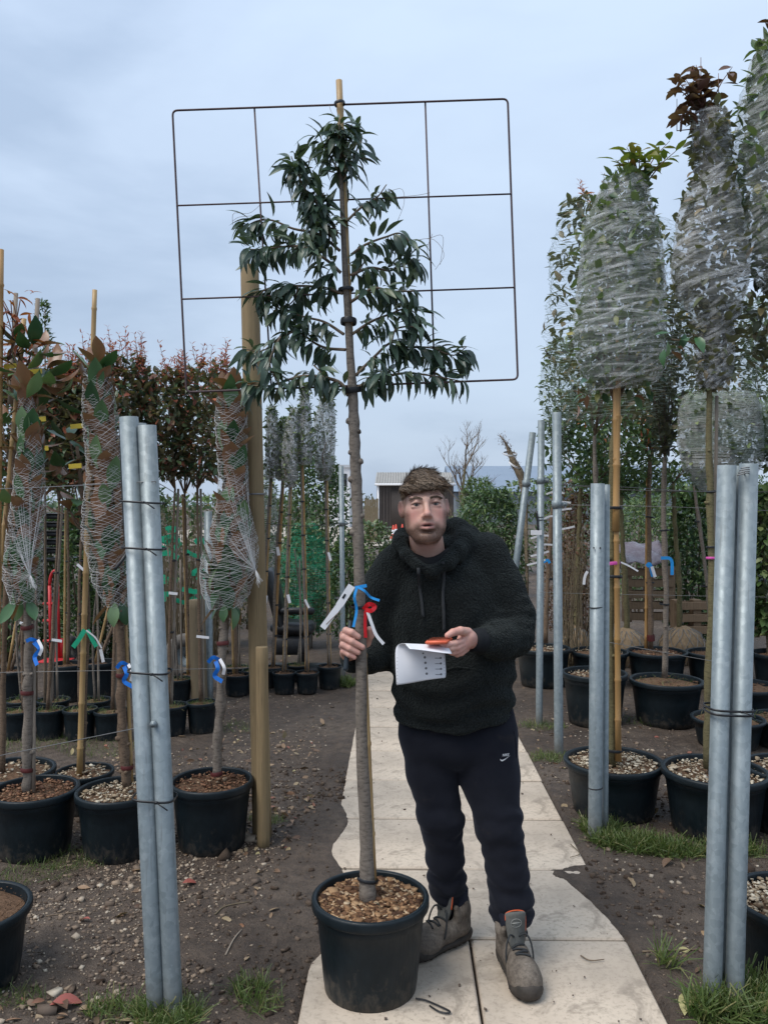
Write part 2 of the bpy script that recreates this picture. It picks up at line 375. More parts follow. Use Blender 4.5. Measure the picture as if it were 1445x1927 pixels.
def mat_wood(name, c1, c2, dark, rough=0.75, sc=18):
    m = Mat(name, rough, 0.3); g = m.noise(sc, 6, 0.6, 'Object', (4, 4, 0.25), dist=0.6); k = m.noise(5, 3)
    c = m.ramp(g, [(0.3, c1), (0.7, c2)]); c = m.mix(m.ramp(m.noise(sc * 2.2, 4, 0.6, 'Object', (5, 5, 0.1)), [(0.30, (0.8, 0.8, 0.8)), (0.40, (0, 0, 0))]), c, dark)
    c = m.mix(m.math('MULTIPLY', k, 0.3), c, dark); m.col(c); m.bump(g, 0.35, 0.004); return m.m
M_POST = mat_wood('treated_timber', (0.30, 0.215, 0.115), (0.225, 0.165, 0.090), (0.10, 0.075, 0.042))
M_STAKE = mat_wood('weathered_stake', (0.215, 0.17, 0.105), (0.16, 0.125, 0.08), (0.07, 0.055, 0.036))
M_PALLET = mat_wood('pallet_timber', (0.34, 0.23, 0.14), (0.25, 0.17, 0.105), (0.10, 0.07, 0.05))
M_GREYCANE = mat_wood('grey_cane', (0.30, 0.25, 0.20), (0.24, 0.20, 0.16), (0.12, 0.10, 0.08))
def mat_bamboo(name, a, b):
    m = Mat(name, 0.45, 0.4); z = m.noise(3, 3, 0.5, 'Object', (6, 6, 1)); f = m.noise(60, 3, 0.5, 'Object', (2, 2, 0.1))
    c = m.ramp(z, [(0.3, a), (0.7, b)]); c = m.mix(m.math('MULTIPLY', f, 0.35), c, tuple(x * 0.55 for x in a[:3])); m.col(c); m.bump(f, 0.1, 0.002); return m.m
M_BAMBOO = mat_bamboo('bamboo', (0.46, 0.30, 0.125), (0.38, 0.25, 0.12))
M_BAMBOO2 = mat_bamboo('orange_bamboo', (0.44, 0.25, 0.085), (0.36, 0.21, 0.09))
def mat_bark(name, a, b, dark, sc=14, ring=True):
    m = Mat(name, 0.85, 0.2); n = m.noise(sc, 6, 0.7, 'Object', (1.4, 1.4, 0.6)); f = m.noise(sc * 5, 5, 0.7, 'Object', (0.6, 0.6, 1.6))
    c = m.ramp(n, [(0.3, a), (0.68, b)]); c = m.mix(m.ramp(f, [(0.33, (0.75, 0.75, 0.75)), (0.52, (0, 0, 0))]), c, dark)
    m.col(c); m.bump(m.math('ADD', n, f), 0.6, 0.006); return m.m
M_BARK = mat_bark('grey_bark', (0.245, 0.208, 0.172), (0.155, 0.130, 0.108), (0.065, 0.054, 0.046))
M_BARKB = mat_bark('brown_bark', (0.20, 0.14, 0.095), (0.13, 0.09, 0.062), (0.055, 0.04, 0.03))
M_BARKM = mat_bark('mossy_bark', (0.185, 0.165, 0.085), (0.13, 0.11, 0.06), (0.06, 0.05, 0.03))
M_TWIG = simple('twig', (0.12, 0.085, 0.06), (0.20, 0.15, 0.10), 40, 0.8)
M_TWIGR = simple('red_twig', (0.17, 0.075, 0.06), (0.12, 0.07, 0.05), 40, 0.7)
M_SOIL = simple('potting_soil', (0.085, 0.052, 0.032), (0.18, 0.11, 0.07), 60, 0.95, 0.1, bump=0.9, bscale=90, bdist=0.01)
M_CHIP = None
def mat_rnd(name, stops, rough=0.85, spec=0.2):
    m = Mat(name, rough, spec); c = m.ramp(m.attr('rnd'), stops); c = m.mix(m.math('MULTIPLY', m.noise(120, 3), 0.5), c, m.mix(1.0, c, (0.5, 0.45, 0.4), 'MULTIPLY')); m.col(c); return m.m
M_CHIP = mat_rnd('bark_chips', [(0.0, (0.055, 0.028, 0.017)), (0.35, (0.15, 0.078, 0.042)), (0.62, (0.29, 0.165, 0.085)), (0.85, (0.42, 0.27, 0.15)), (1.0, (0.54, 0.42, 0.28))])
M_PALECHIP = mat_rnd('pale_chips', [(0.0, (0.12, 0.08, 0.05)), (0.3, (0.30, 0.23, 0.15)), (0.6, (0.48, 0.40, 0.29)), (1.0, (0.66, 0.60, 0.48))])
M_REDCHIP = mat_rnd('coir_mulch', [(0.0, (0.09, 0.045, 0.028)), (0.5, (0.20, 0.10, 0.058)), (0.9, (0.30, 0.17, 0.10)), (1.0, (0.55, 0.42, 0.28))])
M_STONE = mat_rnd('gravel_stones', [(0.0, (0.09, 0.07, 0.06)), (0.4, (0.19, 0.145, 0.11)), (0.7, (0.32, 0.245, 0.18)), (0.9, (0.43, 0.36, 0.28)), (1.0, (0.55, 0.49, 0.40))])
M_WHITE = simple('white_plastic', (0.78, 0.78, 0.80), (0.68, 0.68, 0.70), 30, 0.4)
M_BLACK = simple('black_plastic', (0.012, 0.013, 0.015), (0.02, 0.02, 0.022), 30, 0.4)
M_BLUE = simple('blue_ribbon', (0.010, 0.17, 0.62), (0.008, 0.12, 0.48), 20, 0.35)
M_CYAN = simple('light_blue_ribbon', (0.02, 0.30, 0.72), (0.02, 0.24, 0.6), 20, 0.35)
M_RED = simple('red_ribbon', (0.62, 0.012, 0.02), (0.45, 0.01, 0.015), 20, 0.35)
M_PINK = simple('pink_ribbon', (0.72, 0.10, 0.42), (0.55, 0.08, 0.32), 20, 0.4)
M_YELLOW = simple('yellow_label', (0.72, 0.53, 0.06), (0.6, 0.43, 0.04), 20, 0.45)
M_GREENT = simple('green_tape', (0.02, 0.42, 0.24), (0.015, 0.33, 0.18), 20, 0.4)
M_WIRE = simple('fence_wire', (0.22, 0.22, 0.22), (0.16, 0.16, 0.16), 40, 0.5, 0.5, 0.5)
M_DKWIRE = simple('dark_wire', (0.05, 0.05, 0.05), (0.03, 0.03, 0.03), 40, 0.5)
def mat_net():
    m = Mat('white_netting', 0.5, 0.3); m.col((0.80, 0.80, 0.80)); m.add_translucent((0.8, 0.8, 0.8), 0.3); return m.m
M_NET = mat_net()
def mat_netg():
    m = Mat('greenish_netting', 0.5, 0.3); m.col((0.50, 0.60, 0.54)); m.add_translucent((0.6, 0.7, 0.65), 0.3); return m.m
M_NETG = mat_netg()
def mat_film():
    m = Mat('stretch_film', 0.22, 0.6)
    m.col((0.86, 0.87, 0.89)); m.add_translucent((0.95, 0.96, 0.97), 0.6)
    n = m.noise(7, 5, 0.65, 'Object', (1.0, 1.0, 5.0), dist=1.2); f = m.noise(20, 4, 0.7, 'Object', (0.6, 0.6, 7.0), dist=0.8)
    a = m.math('MULTIPLY', m.ramp(n, [(0.40, (0, 0, 0)), (0.70, (1, 1, 1))]), m.ramp(f, [(0.30, (0.05, 0.05, 0.05)), (0.75, (1, 1, 1))]))
    m.bump(f, 0.7, 0.01); m.add_alpha(m.math('MULTIPLY_ADD', a, 0.70, 0.15)); return m.m
M_FILM = mat_film()
def mat_strand():
    m = Mat('film_strands', 0.25, 0.6); m.col((0.88, 0.89, 0.90)); m.add_translucent((0.96, 0.97, 0.98), 0.6)
    n = m.noise(30, 3, 0.6, 'Object', (1, 1, 2)); m.add_alpha(m.ramp(n, [(0.3, (0.04, 0.04, 0.04)), (0.75, (0.34, 0.34, 0.34))])); return m.m
M_STRAND = mat_strand()
def lm(name, cols, back=None, **k): return leafmat(name, cols, back, **k), leafmat(name + '_single', cols, back, attr='obj', **k)
L_MAIN, L_MAINo = lm('dark_glossy_leaf', [(0, (0.036, 0.062, 0.048)), (0.5, (0.056, 0.094, 0.069)), (0.85, (0.078, 0.124, 0.086)), (1, (0.12, 0.15, 0.08))], (0.095, 0.135, 0.095), rough=0.36, trans=0.16)
L_MAG, L_MAGo = lm('magnolia_leaf', [(0, (0.027, 0.075, 0.033)), (0.6, (0.062, 0.144, 0.060)), (1, (0.163, 0.250, 0.125))], (0.275, 0.144, 0.081), rough=0.30, trans=0.10)
L_YEL, L_YELo = lm('yellow_green_leaf', [(0, (0.094, 0.131, 0.031)), (0.6, (0.188, 0.213, 0.050)), (0.85, (0.250, 0.200, 0.062)), (1, (0.275, 0.138, 0.062))], trans=0.3)
L_DRED, L_DREDo = lm('dark_red_leaf', [(0, (0.075, 0.035, 0.030)), (0.6, (0.119, 0.056, 0.044)), (1, (0.163, 0.094, 0.062))], trans=0.25)
L_WRAP, L_WRAPo = lm('wrapped_leaf', [(0, (0.040, 0.081, 0.044)), (0.5, (0.088, 0.154, 0.065)), (0.85, (0.173, 0.226, 0.090)), (1, (0.399, 0.344, 0.128))], (0.164, 0.217, 0.109))
L_WRAPD, _ = lm('wrapped_dull_leaf', [(0, (0.064, 0.064, 0.051)), (0.5, (0.117, 0.136, 0.073)), (0.85, (0.236, 0.173, 0.109)), (1, (0.399, 0.307, 0.145))], (0.164, 0.164, 0.109))
L_PHO, _ = lm('photinia_leaf', [(0, (0.040, 0.076, 0.040)), (0.45, (0.076, 0.124, 0.054)), (0.65, (0.145, 0.112, 0.061)), (0.85, (0.271, 0.090, 0.064)), (1, (0.418, 0.136, 0.073))], (0.164, 0.145, 0.090))
L_PHOR, _ = lm('photinia_shoot', [(0, (0.30, 0.085, 0.088)), (0.6, (0.44, 0.13, 0.12)), (1, (0.50, 0.21, 0.15))], trans=0.35)
L_ORANGE, L_ORANGEo = lm('orange_shoot_leaf', [(0, (0.30, 0.085, 0.045)), (0.6, (0.42, 0.13, 0.05)), (1, (0.40, 0.18, 0.09))], trans=0.3)
L_GREEN, _ = lm('evergreen_leaf', [(0, (0.029, 0.065, 0.031)), (0.55, (0.064, 0.124, 0.048)), (0.9, (0.128, 0.200, 0.064)), (1, (0.236, 0.290, 0.109))], (0.109, 0.164, 0.081))
L_FRESH, _ = lm('fresh_leaf', [(0, (0.056, 0.106, 0.037)), (0.6, (0.106, 0.175, 0.056)), (1, (0.213, 0.250, 0.100))], (0.125, 0.163, 0.088))
L_BEECH, _ = lm('brown_beech_leaf', [(0, (0.081, 0.040, 0.033)), (0.5, (0.150, 0.077, 0.053)), (1, (0.263, 0.163, 0.106))], trans=0.25)
L_NETG, _ = lm('pale_netted_leaf', [(0, (0.062, 0.106, 0.050)), (0.5, (0.125, 0.181, 0.081)), (1, (0.263, 0.300, 0.150))], (0.150, 0.188, 0.112))
L_DEAD, L_DEADo = lm('fallen_dead_leaf', [(0, (0.10, 0.055, 0.035)), (0.4, (0.22, 0.14, 0.085)), (0.7, (0.34, 0.26, 0.16)), (0.85, (0.25, 0.085, 0.065)), (1, (0.42, 0.38, 0.18))], rough=0.6, trans=0.08)
L_RED1 = leafmat('fallen_red_leaf', [(0, (0.30, 0.085, 0.065)), (1, (0.36, 0.11, 0.09))], attr='obj', rough=0.5, trans=0.05)
L_GRASS = leafmat('grass_blade', [(0, (0.070, 0.110, 0.030)), (0.55, (0.115, 0.165, 0.048)), (0.85, (0.17, 0.205, 0.075)), (1, (0.32, 0.27, 0.13))], rough=0.45, trans=0.3)

# ------------------------------------------------------------------ ground, path, slabs
PX0, PX1 = -0.33, 0.87          # path edges
GA = np.r_[np.linspace(-300, -14, 20), np.linspace(-13, -3.6, 40), np.arange(-3.5, -0.46, 0.035), np.arange(-0.45, -0.09, 0.009), np.arange(-0.08, 0.50, 0.03), np.arange(0.51, 0.95, 0.009), np.arange(0.96, 3.8, 0.035), np.linspace(3.9, 14, 40), np.linspace(15, 300, 20)]
GB = np.r_[np.linspace(-15, 1.0, 12), np.arange(1.2, 2.3, 0.05), np.arange(2.32, 5.2, 0.014), np.arange(5.22, 7.5, 0.03), np.linspace(7.55, 20, 120), np.linspace(20.5, 60, 40), np.linspace(65, 700, 20)]
def encroach(y, side):
    n = fbm(np.stack([y * 0.8, np.full_like(y, 3.1 + side * 9), np.zeros_like(y)], -1), 4)
    e = 0.012 + 0.06 * np.clip(n + 0.10, 0, 1)
    if side > 0:
        e = np.maximum(e, 0.21 * np.exp(-((y - 3.70) / 0.10) ** 2) * (y < 3.80)); e = np.maximum(e, np.where((y > 3.17) & (y < 3.75), 0.035 + 0.17 * np.clip((y - 3.17) / 0.58, 0, 1) ** 1.6, 0)); e = np.where(y < 3.13, 0.004, e)
        e = np.where((y > 3.8) & (y < 7), np.minimum(e, 0.02), e)
    else:
        e = np.maximum(e, 0.10 * np.exp(-((y - 3.66) / 0.22) ** 2)); e = np.maximum(e, 0.08 * np.exp(-((y - 4.3) / 0.3) ** 2)); e = np.maximum(e, 0.03 * (y > 3.2)); e = np.maximum(e, 0.09 * np.exp(-((y - 3.15) / 0.2) ** 2))
    return e
def gheight(x, y):
    p = np.stack([x, y, np.zeros_like(x)], -1)
    near = np.clip((9 - y) / 3, 0, 1) * np.clip((4 - abs(x)) / 1.0, 0, 1)
    z = 0.014 * fbm(p * 1.7, 3) + near * (0.012 * fbm(p * 6.5 + 5, 4) + 0.004 * fbm(p * 22, 2))
    inside = np.minimum(x - PX0, PX1 - x); side = np.where(x > 0.27, 1.0, -1.0)
    wob = 0.005 * fbm(p * 7 + 2, 3) + 0.003 * fbm(p * 45, 2)
    e = np.where(side > 0, encroach(y, 1), encroach(y, -1)) + wob
    t = np.clip((e - inside + 0.035) / 0.07, 0, 1); t = t * t * (3 - 2 * t)
    onpath = (inside > -0.10) & (y < 32)
    zp = -0.045 + t * (0.045 + 0.0115) + 0.6 * z * t
    return np.where(onpath, zp, z + 0.004)
XX, YY = np.meshgrid(GA, GB); ZZ = gheight(XX.astype(np.float32), YY.astype(np.float32))
def grid_obj(name, X, Y, Z, mat):
    ny, nx = X.shape; V = np.stack([X, Y, Z], -1).reshape(-1, 3); i = np.arange(nx * ny).reshape(ny, nx)
    F = np.stack([i[:-1, :-1], i[:-1, 1:], i[1:, 1:], i[1:, :-1]], -1).reshape(-1, 4)
    me = bpy.data.meshes.new(name); me.vertices.add(len(V)); me.vertices.foreach_set('co', V.ravel().astype(np.float32))
    me.loops.add(F.size); me.loops.foreach_set('vertex_index', F.ravel().astype(np.int32)); me.polygons.add(len(F)); me.polygons.foreach_set('loop_start', (np.arange(len(F)) * 4).astype(np.int32))
    me.update(calc_edges=True); me.polygons.foreach_set('use_smooth', [True] * len(F)); me.materials.append(mat); me.validate(); return link(name, me)
struct(grid_obj('ground', XX, YY, ZZ, M_MUD))
path = bpy.data.objects.new('path', None); C.objects.link(path); struct(path); path.location = (0, 0, 0)
rs = random.Random(5)
for i in range(-2, 30):
    for j in range(2):
        y0 = 3.152 + 0.6 * i; x0 = PX0 + 0.6 * j
        g = rs.uniform(0.010, 0.016); tx, ty = rs.uniform(-.006, .006), rs.uniform(-.006, .006)
        mb = MB(); box(mb, (0, 0, 0), (0.6 - g, 0.6 - g * 1.5, 0.045), None, bev=0.006)
        o = mb.build('slab', M_SLAB, path, smooth=False)
        o.location = (x0 + 0.3 + rs.uniform(-.003, .003), y0 + 0.3, 0.008 - 0.0225 + rs.uniform(-.003, .003)); o.rotation_euler = (tx, ty, rs.uniform(-.006, .006) + rs.choice((0, 1, 2, 3)) * 0.0)
def ground_z(x, y): return gheight(np.asarray(x, np.float32), np.asarray(y, np.float32))
# chips and stones lying in the mud
def chip_cloud(name, mat, pos, size, flat, parent=None, rnd=None):
    N = len(pos); pos = np.asarray(pos, float)
    base = np.array([(-1, -1, -1), (1, -1, -1), (1, 1, -1), (-1, 1, -1), (-1, -1, 1), (1, -1, 1), (1, 1, 1), (-1, 1, 1)], float) * 0.5
    F0 = np.array([(0, 3, 2, 1), (4, 5, 6, 7), (0, 1, 5, 4), (1, 2, 6, 5), (2, 3, 7, 6), (3, 0, 4, 7)])
    B = base[None] * (1 + RNG.normal(0, 0.22, (N, 8, 3)))
    sz = np.stack([np.ones(N), RNG.uniform(0.45, 1, N), RNG.uniform(flat[0], flat[1], N)], 1) * np.asarray(size).reshape(-1, 1); B = B * sz[:, None]
    a = RNG.uniform(0, 2 * np.pi, N); tx = RNG.normal(0, 0.35, N); ca, sa = np.cos(a), np.sin(a); ct, st = np.cos(tx), np.sin(tx)
    x, y, z = B[..., 0], B[..., 1], B[..., 2]; y, z = y * ct[:, None] - z * st[:, None], y * st[:, None] + z * ct[:, None]
    x, y = x * ca[:, None] - y * sa[:, None], x * sa[:, None] + y * ca[:, None]
    V = (np.stack([x, y, z], -1) + pos[:, None]).reshape(-1, 3) - np.array(woff(parent))
    F = (F0[None] + (np.arange(N) * 8)[:, None, None]).reshape(-1, 4); rnd = RNG.random(N) if rnd is None else rnd
    me = bpy.data.meshes.new(name); me.vertices.add(len(V)); me.vertices.foreach_set('co', V.ravel().astype(np.float32)); me.loops.add(F.size); me.loops.foreach_set('vertex_index', F.ravel().astype(np.int32))
    me.polygons.add(len(F)); me.polygons.foreach_set('loop_start', (np.arange(len(F)) * 4).astype(np.int32)); me.update(calc_edges=True)
    at = me.attributes.new('rnd', 'FLOAT', 'POINT'); at.data.foreach_set('value', np.repeat(rnd, 8).astype(np.float32)); me.materials.append(mat); me.validate()
    return link(name, me, parent, 'stuff')
def scatter(n, x0, x1, y0, y1, dens=None):
    x = RNG.uniform(x0, x1, n * 3); y = RNG.uniform(y0, y1, n * 3)
    off = ~((x > PX0 + 0.05) & (x < PX1 - 0.05)); pr = dens(x, y) if dens is not None else np.ones_like(x)
    k = off & (RNG.random(n * 3) < pr); x, y = x[k][:n], y[k][:n]; return np.stack([x, y, ground_z(x, y)], 1)
clump = lambda s, t=0.0: (lambda x, y: np.clip(0.5 + 1.5 * fbm(np.stack([x * s, y * s, np.full_like(x, 4.4)], -1), 3) - t, 0.03, 1))
pp = np.concatenate([scatter(9500, -2.6, -0.55, 2.4, 4.2, lambda x, y: clump(1.6)(x, y) * np.clip((-0.45 - x) / 0.5, 0.08, 1)), scatter(5200, -3.2, -0.5, 4.0, 7.5, clump(1.2, 0.1)), scatter(5200, 0.9, 3.2, 2.4, 7.0, clump(1.3, 0.1))])
sz = RNG.lognormal(math.log(0.0060), 0.55, len(pp)); tag(chip_cloud('gravel', M_STONE, pp + np.c_[np.zeros(len(pp)), np.zeros(len(pp)), sz * 0.12], sz, (0.3, 0.7)), 'pale stones and wood chips scattered over the brown mud', 'gravel')
pp = np.stack([RNG.uniform(PX0 + .02, PX1 - .02, 260), RNG.uniform(2.4, 8, 260), np.full(260, 0.013)], 1); sz = RNG.lognormal(math.log(0.005), 0.5, 260)
tag(chip_cloud('debris', M_STONE, pp, sz, (0.3, 0.6), rnd=RNG.random(260) * 0.4), 'dark crumbs of soil and grit on the paving', 'debris')
cp = np.concatenate([scatter(5200, -2.8, -0.3, 2.3, 5.2, clump(2.2, 0.1)), scatter(3800, 0.85, 3.0, 2.3, 5.5, clump(2.2, 0.1))]); cs = RNG.lognormal(math.log(0.0085), 0.5, len(cp))
M_CLOD = mat_rnd('soil_clods', [(0, (0.045, 0.032, 0.024)), (0.6, (0.105, 0.078, 0.060)), (1, (0.17, 0.13, 0.10))], 0.95, 0.1)
tag(chip_cloud('soil_debris', M_CLOD, cp + np.c_[np.zeros(len(cp)), np.zeros(len(cp)), cs * 0.1], cs, (0.35, 0.8)), 'small dark clods of trodden soil over the mud', 'soil')
# fallen leaves as one litter, large red ones and twigs as things
pp = np.concatenate([scatter(420, -2.8, -0.5, 2.3, 6.5, clump(1.1, 0.2)), scatter(110, -1.6, -0.75, 2.3, 2.75), scatter(330, 0.92, 3.0, 2.3, 6.5, clump(1.4, 0.1)), scatter(120, -0.9, -0.45, 3.9, 4.8), scatter(160, -3.5, 3.5, 5.5, 9.0)])
d = rdir(len(pp)); d[:, 2] *= 0.25; tag(leaf_cloud('leaf_litter', L_DEAD, pp + [0, 0, 0.006], d, RNG.uniform(0.02, 0.065, len(pp)), T_OVAL, ups=np.tile([0, 0, 1.0], (len(pp), 1)) + RNG.normal(0, .5, (len(pp), 3))), 'dry fallen leaves lying over the mud', 'leaves')
def ground_leaf(px, py, ln, ang, label, mat=L_RED1, temps=T_OVAL):
    g = G(px, py); o = bpy.data.objects.new('fallen_leaf', None); bpy.data.objects.remove(o)
    V, F = temps[1]; me = bpy.data.meshes.new('fallen_leaf'); me.from_pydata(V.tolist(), [], F); me.materials.append(mat); me.polygons.foreach_set('use_smooth', [True] * len(F))
    o = link('fallen_leaf', me); o.location = (g.x, g.y, float(ground_z([g.x], [g.y])[0]) + 0.008 + ln * 0.12); o.rotation_euler = (0.1, 0.08, ang); o.scale = (ln, ln, ln); tag(o, label, 'leaf', 'large fallen leaves')
ground_leaf(342, 1672, 0.085, -0.9, 'red fallen leaf right of the galvanised post pair')
ground_leaf(172, 1738, 0.06, 1.4, 'small reddish leaf on chips beside the twig')
ground_leaf(1238, 1588, 0.10, 0.3, 'broad brown curled leaf on grass before the pots', L_DEADo, T_BIG)
ground_leaf(1265, 1625, 0.09, 2.3, 'crumpled brown leaf at the muddy edge of the grass', L_DEADo, T_BIG)
ground_leaf(1300, 1888, 0.12, 2.6, 'large brown leaf lying against the near post base', L_DEADo, T_BIG)
ground_leaf(90, 1912, 0.12, -1.0, 'long reddish leaf near the bottom left corner', L_RED1, T_BIG)
ground_leaf(128, 1922, 0.11, 0.8, 'brown leaf beside the reddish one at bottom left', L_DEADo, T_BIG)
def twig(pts, r, label, mat=M_TWIG):
    q = [G(*p) + Vector((0, 0, 0.012)) for p in pts]; q = [Vector((v.x, v.y, max(float(ground_z([v.x], [v.y])[0]), 0.012 if PX0 < v.x < PX1 else -1) + r)) for v in q]
    mb = MB(); tube(mb, spline(q, 10), np.linspace(r, r * .6, 10), 5); tag(mb.build('twig', mat), label, 'twig', 'twigs on the ground')
twig([(405, 1727), (425, 1712), (470, 1704)], 0.003, 'curved pale twig on the mud left of the main pot', M_STAKE)
twig([(425, 1796), (440, 1770), (455, 1752)], 0.004, 'short grey stick lying on the mud near the galvanised posts', M_GREYCANE)
twig([(88, 1728), (130, 1722), (155, 1718)], 0.003, 'brown twig among stones by the cut-off pot')
twig([(1092, 1806), (1110, 1815), (1136, 1813)], 0.003, 'dark forked twig on the paving by the boot')
twig([(1208, 1798), (1260, 1795), (1322, 1792)], 0.004, 'long dark twig pointing at the near steel posts')
twig([(1073, 1594), (1090, 1612), (1072, 1619)], 0.0025, 'bent pale twig on the slab edge by the grass', M_STAKE)
def cable_loop():
    mb = MB(); q = [P(782, 1868, 2.76), P(800, 1866, 2.75), P(825, 1878, 2.72), P(846, 1896, 2.69), P(842, 1902, 2.68), P(825, 1893, 2.69), P(808, 1876, 2.72)]
    q = [Vector((v.x, v.y, 0.016)) for v in q]; tube(mb, spline(q, 30), 0.003, 6); tag(mb.build('drip_line', M_BLACK), 'thin black hose loop on the slab beside the main pot', 'hose')
cable_loop()
# grass
def grass(name, blobs, label, h=(0.04, 0.10)):
    A = []
    for (px, py, rx, ry, n) in blobs:
        g = G(px, py); a = RNG.uniform(0, 2 * np.pi, n); r = np.sqrt(RNG.random(n)); A.append(np.stack([g.x + rx * r * np.cos(a), g.y + ry * r * np.sin(a)], 1))
    A = np.concatenate(A); z = ground_z(A[:, 0], A[:, 1]); pos = np.c_[A, z - 0.003]; N = len(pos)
    d = RNG.normal(0, 0.55, (N, 3)); d[:, 2] = 1.0
    tag(leaf_cloud(name, L_GRASS, pos, d, RNG.uniform(h[0], h[1], N), T_BLADE, wvar=0.3, ups=RNG.normal(0, 1, (N, 3))), label, 'grass')
T_BLADE = [leaf_template(0.055, d, 0.3, 3, belly=0.25, stalk=0.0) for d in (0.25, 0.55, 0.8)]
grass('grass', [(1130, 1568, .10, .08, 900), (1170, 1590, .16, .07, 1100), (1230, 1602, .16, .07, 900), (1290, 1612, .14, .05, 500), (1380, 1605, .16, .06, 500)], 'green grass tuft growing around the short steel post')
grass('grass', [(320, 1925, .10, .08, 800), (290, 1915, .06, .05, 350), (220, 1910, .10, .06, 260), (470, 1870, .07, .05, 200), (490, 1900, .08, .04, 120)], 'grass growing at the foot of the leaning post pair', (0.03, 0.085))
grass('grass', [(1390, 1915, .12, .08, 900), (1330, 1920, .06, .05, 300), (1430, 1880, .06, .06, 250), (1258, 1822, .04, .04, 60)], 'long grass at the foot of the near steel post bundle', (0.04, 0.13))
grass('grass', [(650, 1292, .09, .07, 500)], 'small bright grass tuft beside the far pots', (0.05, 0.12))
grass('grass', [(140, 1620, .25, .12, 700), (60, 1650, .2, .1, 300), (60, 1400, .3, .2, 600), (190, 1410, .3, .2, 400), (500, 1545, .1, .08, 260), (440, 1370, .2, .15, 260), (30, 1885, .1, .06, 200)], 'thin mossy grass between the left hand pots', (0.02, 0.055))
grass('grass', [(1020, 1370, .18, .12, 400), (1030, 1430, .15, .1, 500), (1240, 1360, .3, .2, 300)], 'sparse grass around the far steel posts', (0.025, 0.06))
# ------------------------------------------------------------------ pots and plant parts
def pot_unit():
    mb = MB(); lathe(mb, [(0.0, 0.012), (0.55, 0.006), (0.755, 0.0), (0.775, 0.008), (0.80, 0.12), (0.875, 0.60), (0.905, 0.79), (0.918, 0.80), (0.93, 0.87), (0.925, 0.885)], 40)
    lathe(mb, [(0.90, 0.99), (0.88, 0.90), (0.85, 0.70)], 40); me = mb.build('pot', M_POT); a = me.data; bpy.data.objects.remove(me)
    mb = MB(); lathe(mb, [(0.925, 0.875), (0.965, 0.88), (0.992, 0.893), (1.0, 0.915), (1.0, 0.975), (0.992, 0.99), (0.972, 1.0), (0.935, 1.0), (0.912, 0.992), (0.90, 0.975), (0.885, 0.92)], 40); me = mb.build('rim', M_POT); b = me.data; bpy.data.objects.remove(me)
    return a, b
POT_ME, RIM_ME = pot_unit()
def solve_pot(cx, wpx, base_y, rim_y):
    df = gd(base_y); r = 0.2
    for _ in range(8): dc = df + 0.77 * r; r = wpx / 2 * S(dc)
    h = CAM_H - (rim_y - 950) * S(dc); c = P(cx, 950, dc); return c.x, c.y, dc, r, max(0.12, h)
SOILM = {'chip': M_CHIP, 'pale': M_PALECHIP, 'red': M_REDCHIP, 'soil': M_SOIL, 'moss': M_SOIL}
def potted(label, cx, wpx, base_y, rim_y, soil='soil', chips=0, csize=0.016, cat='potted tree', name='potted_tree', group=None, level=0.90):
    x, y, dc, r, h = solve_pot(cx, wpx, base_y, rim_y); root = thing(name, label, cat, (x, y, 0.006), group)
    p = link('pot', POT_ME, root); p.scale = (r, r, h); p.rotation_euler = (0, 0, random.uniform(0, 6)); q = link('rim', RIM_ME, p)
    mb = MB(); n = 28; V = [(x, y, h * level + 0.012)]; F = []
    for i in range(1, 7):
        for k in range(n):
            a = 2 * math.pi * k / n; rr = r * 0.895 * i / 6; V.append((x + rr * math.cos(a), y + rr * math.sin(a), h * level + 0.012 * (1 - (i / 6) ** 2) + random.uniform(-.006, .006)))
    for k in range(n): F.append((0, 1 + k, 1 + (k + 1) % n))
    for i in range(5):
        for k in range(n): F.append((1 + i * n + k, 1 + (i + 1) * n + k, 1 + (i + 1) * n + (k + 1) % n, 1 + i * n + (k + 1) % n))
    mb.add(V, F); mb.build('soil', M_SOIL, root)
    if chips:
        a = RNG.uniform(0, 2 * np.pi, chips); q = r * 0.87 * np.sqrt(RNG.random(chips)); pos = np.stack([x + q * np.cos(a), y + q * np.sin(a), h * level + 0.006 + 0.014 * (1 - (q / r) ** 2) + RNG.uniform(0, 0.012, chips)], 1)
        chip_cloud('bark_chips', SOILM[soil], pos, np.minimum(RNG.lognormal(math.log(csize * .62), 0.42, chips), csize * 1.6), (0.18, 0.45), root)
    if soil == 'moss':
        a = RNG.uniform(0, 2 * np.pi, 120); q = r * 0.85 * np.sqrt(RNG.random(120)); pos = np.stack([x + q * np.cos(a), y + q * np.sin(a), np.full(120, h * level + 0.008)], 1); d_ = RNG.normal(0, .6, (120, 3)); d_[:, 2] = 1
        leaf_cloud('weeds', L_GRASS, pos, d_, RNG.uniform(0.02, 0.06, 120), T_BLADE, root)
    root['_'] = 0; del root['_']; root_info[root.name] = (x, y, dc, r, h); return root
root_info = {}
def trunk(root, pts, r0, r1, mat=M_BARK, name='trunk', n=10, wob=0.10, knots=0, samples=26):
    q = spline(pts, samples); q[1:-1] += RNG.normal(0, r0 * 0.10, (samples - 2, 3)); rr = np.linspace(r0, r1, samples) * (1 + RNG.normal(0, wob * .5, samples))
    for _ in range(knots):
        i = int(RNG.integers(2, samples - 2)); rr[i] *= 1.22
    mb = MB(); tube(mb, q, rr, n, True, wob * 0.5)
    for _ in range(knots * 2):
        i = int(RNG.integers(2, samples - 2)); a = RNG.uniform(0, 6.28); dv = Vector((math.cos(a), math.sin(a), 0.35)); p0 = Vector(q[i]); tube(mb, [p0, p0 + dv * rr[i] * 0.9, p0 + dv * rr[i] * 1.35], [rr[i] * .55, rr[i] * .5, rr[i] * .28], 6)
    return mb.build(name, mat, root)
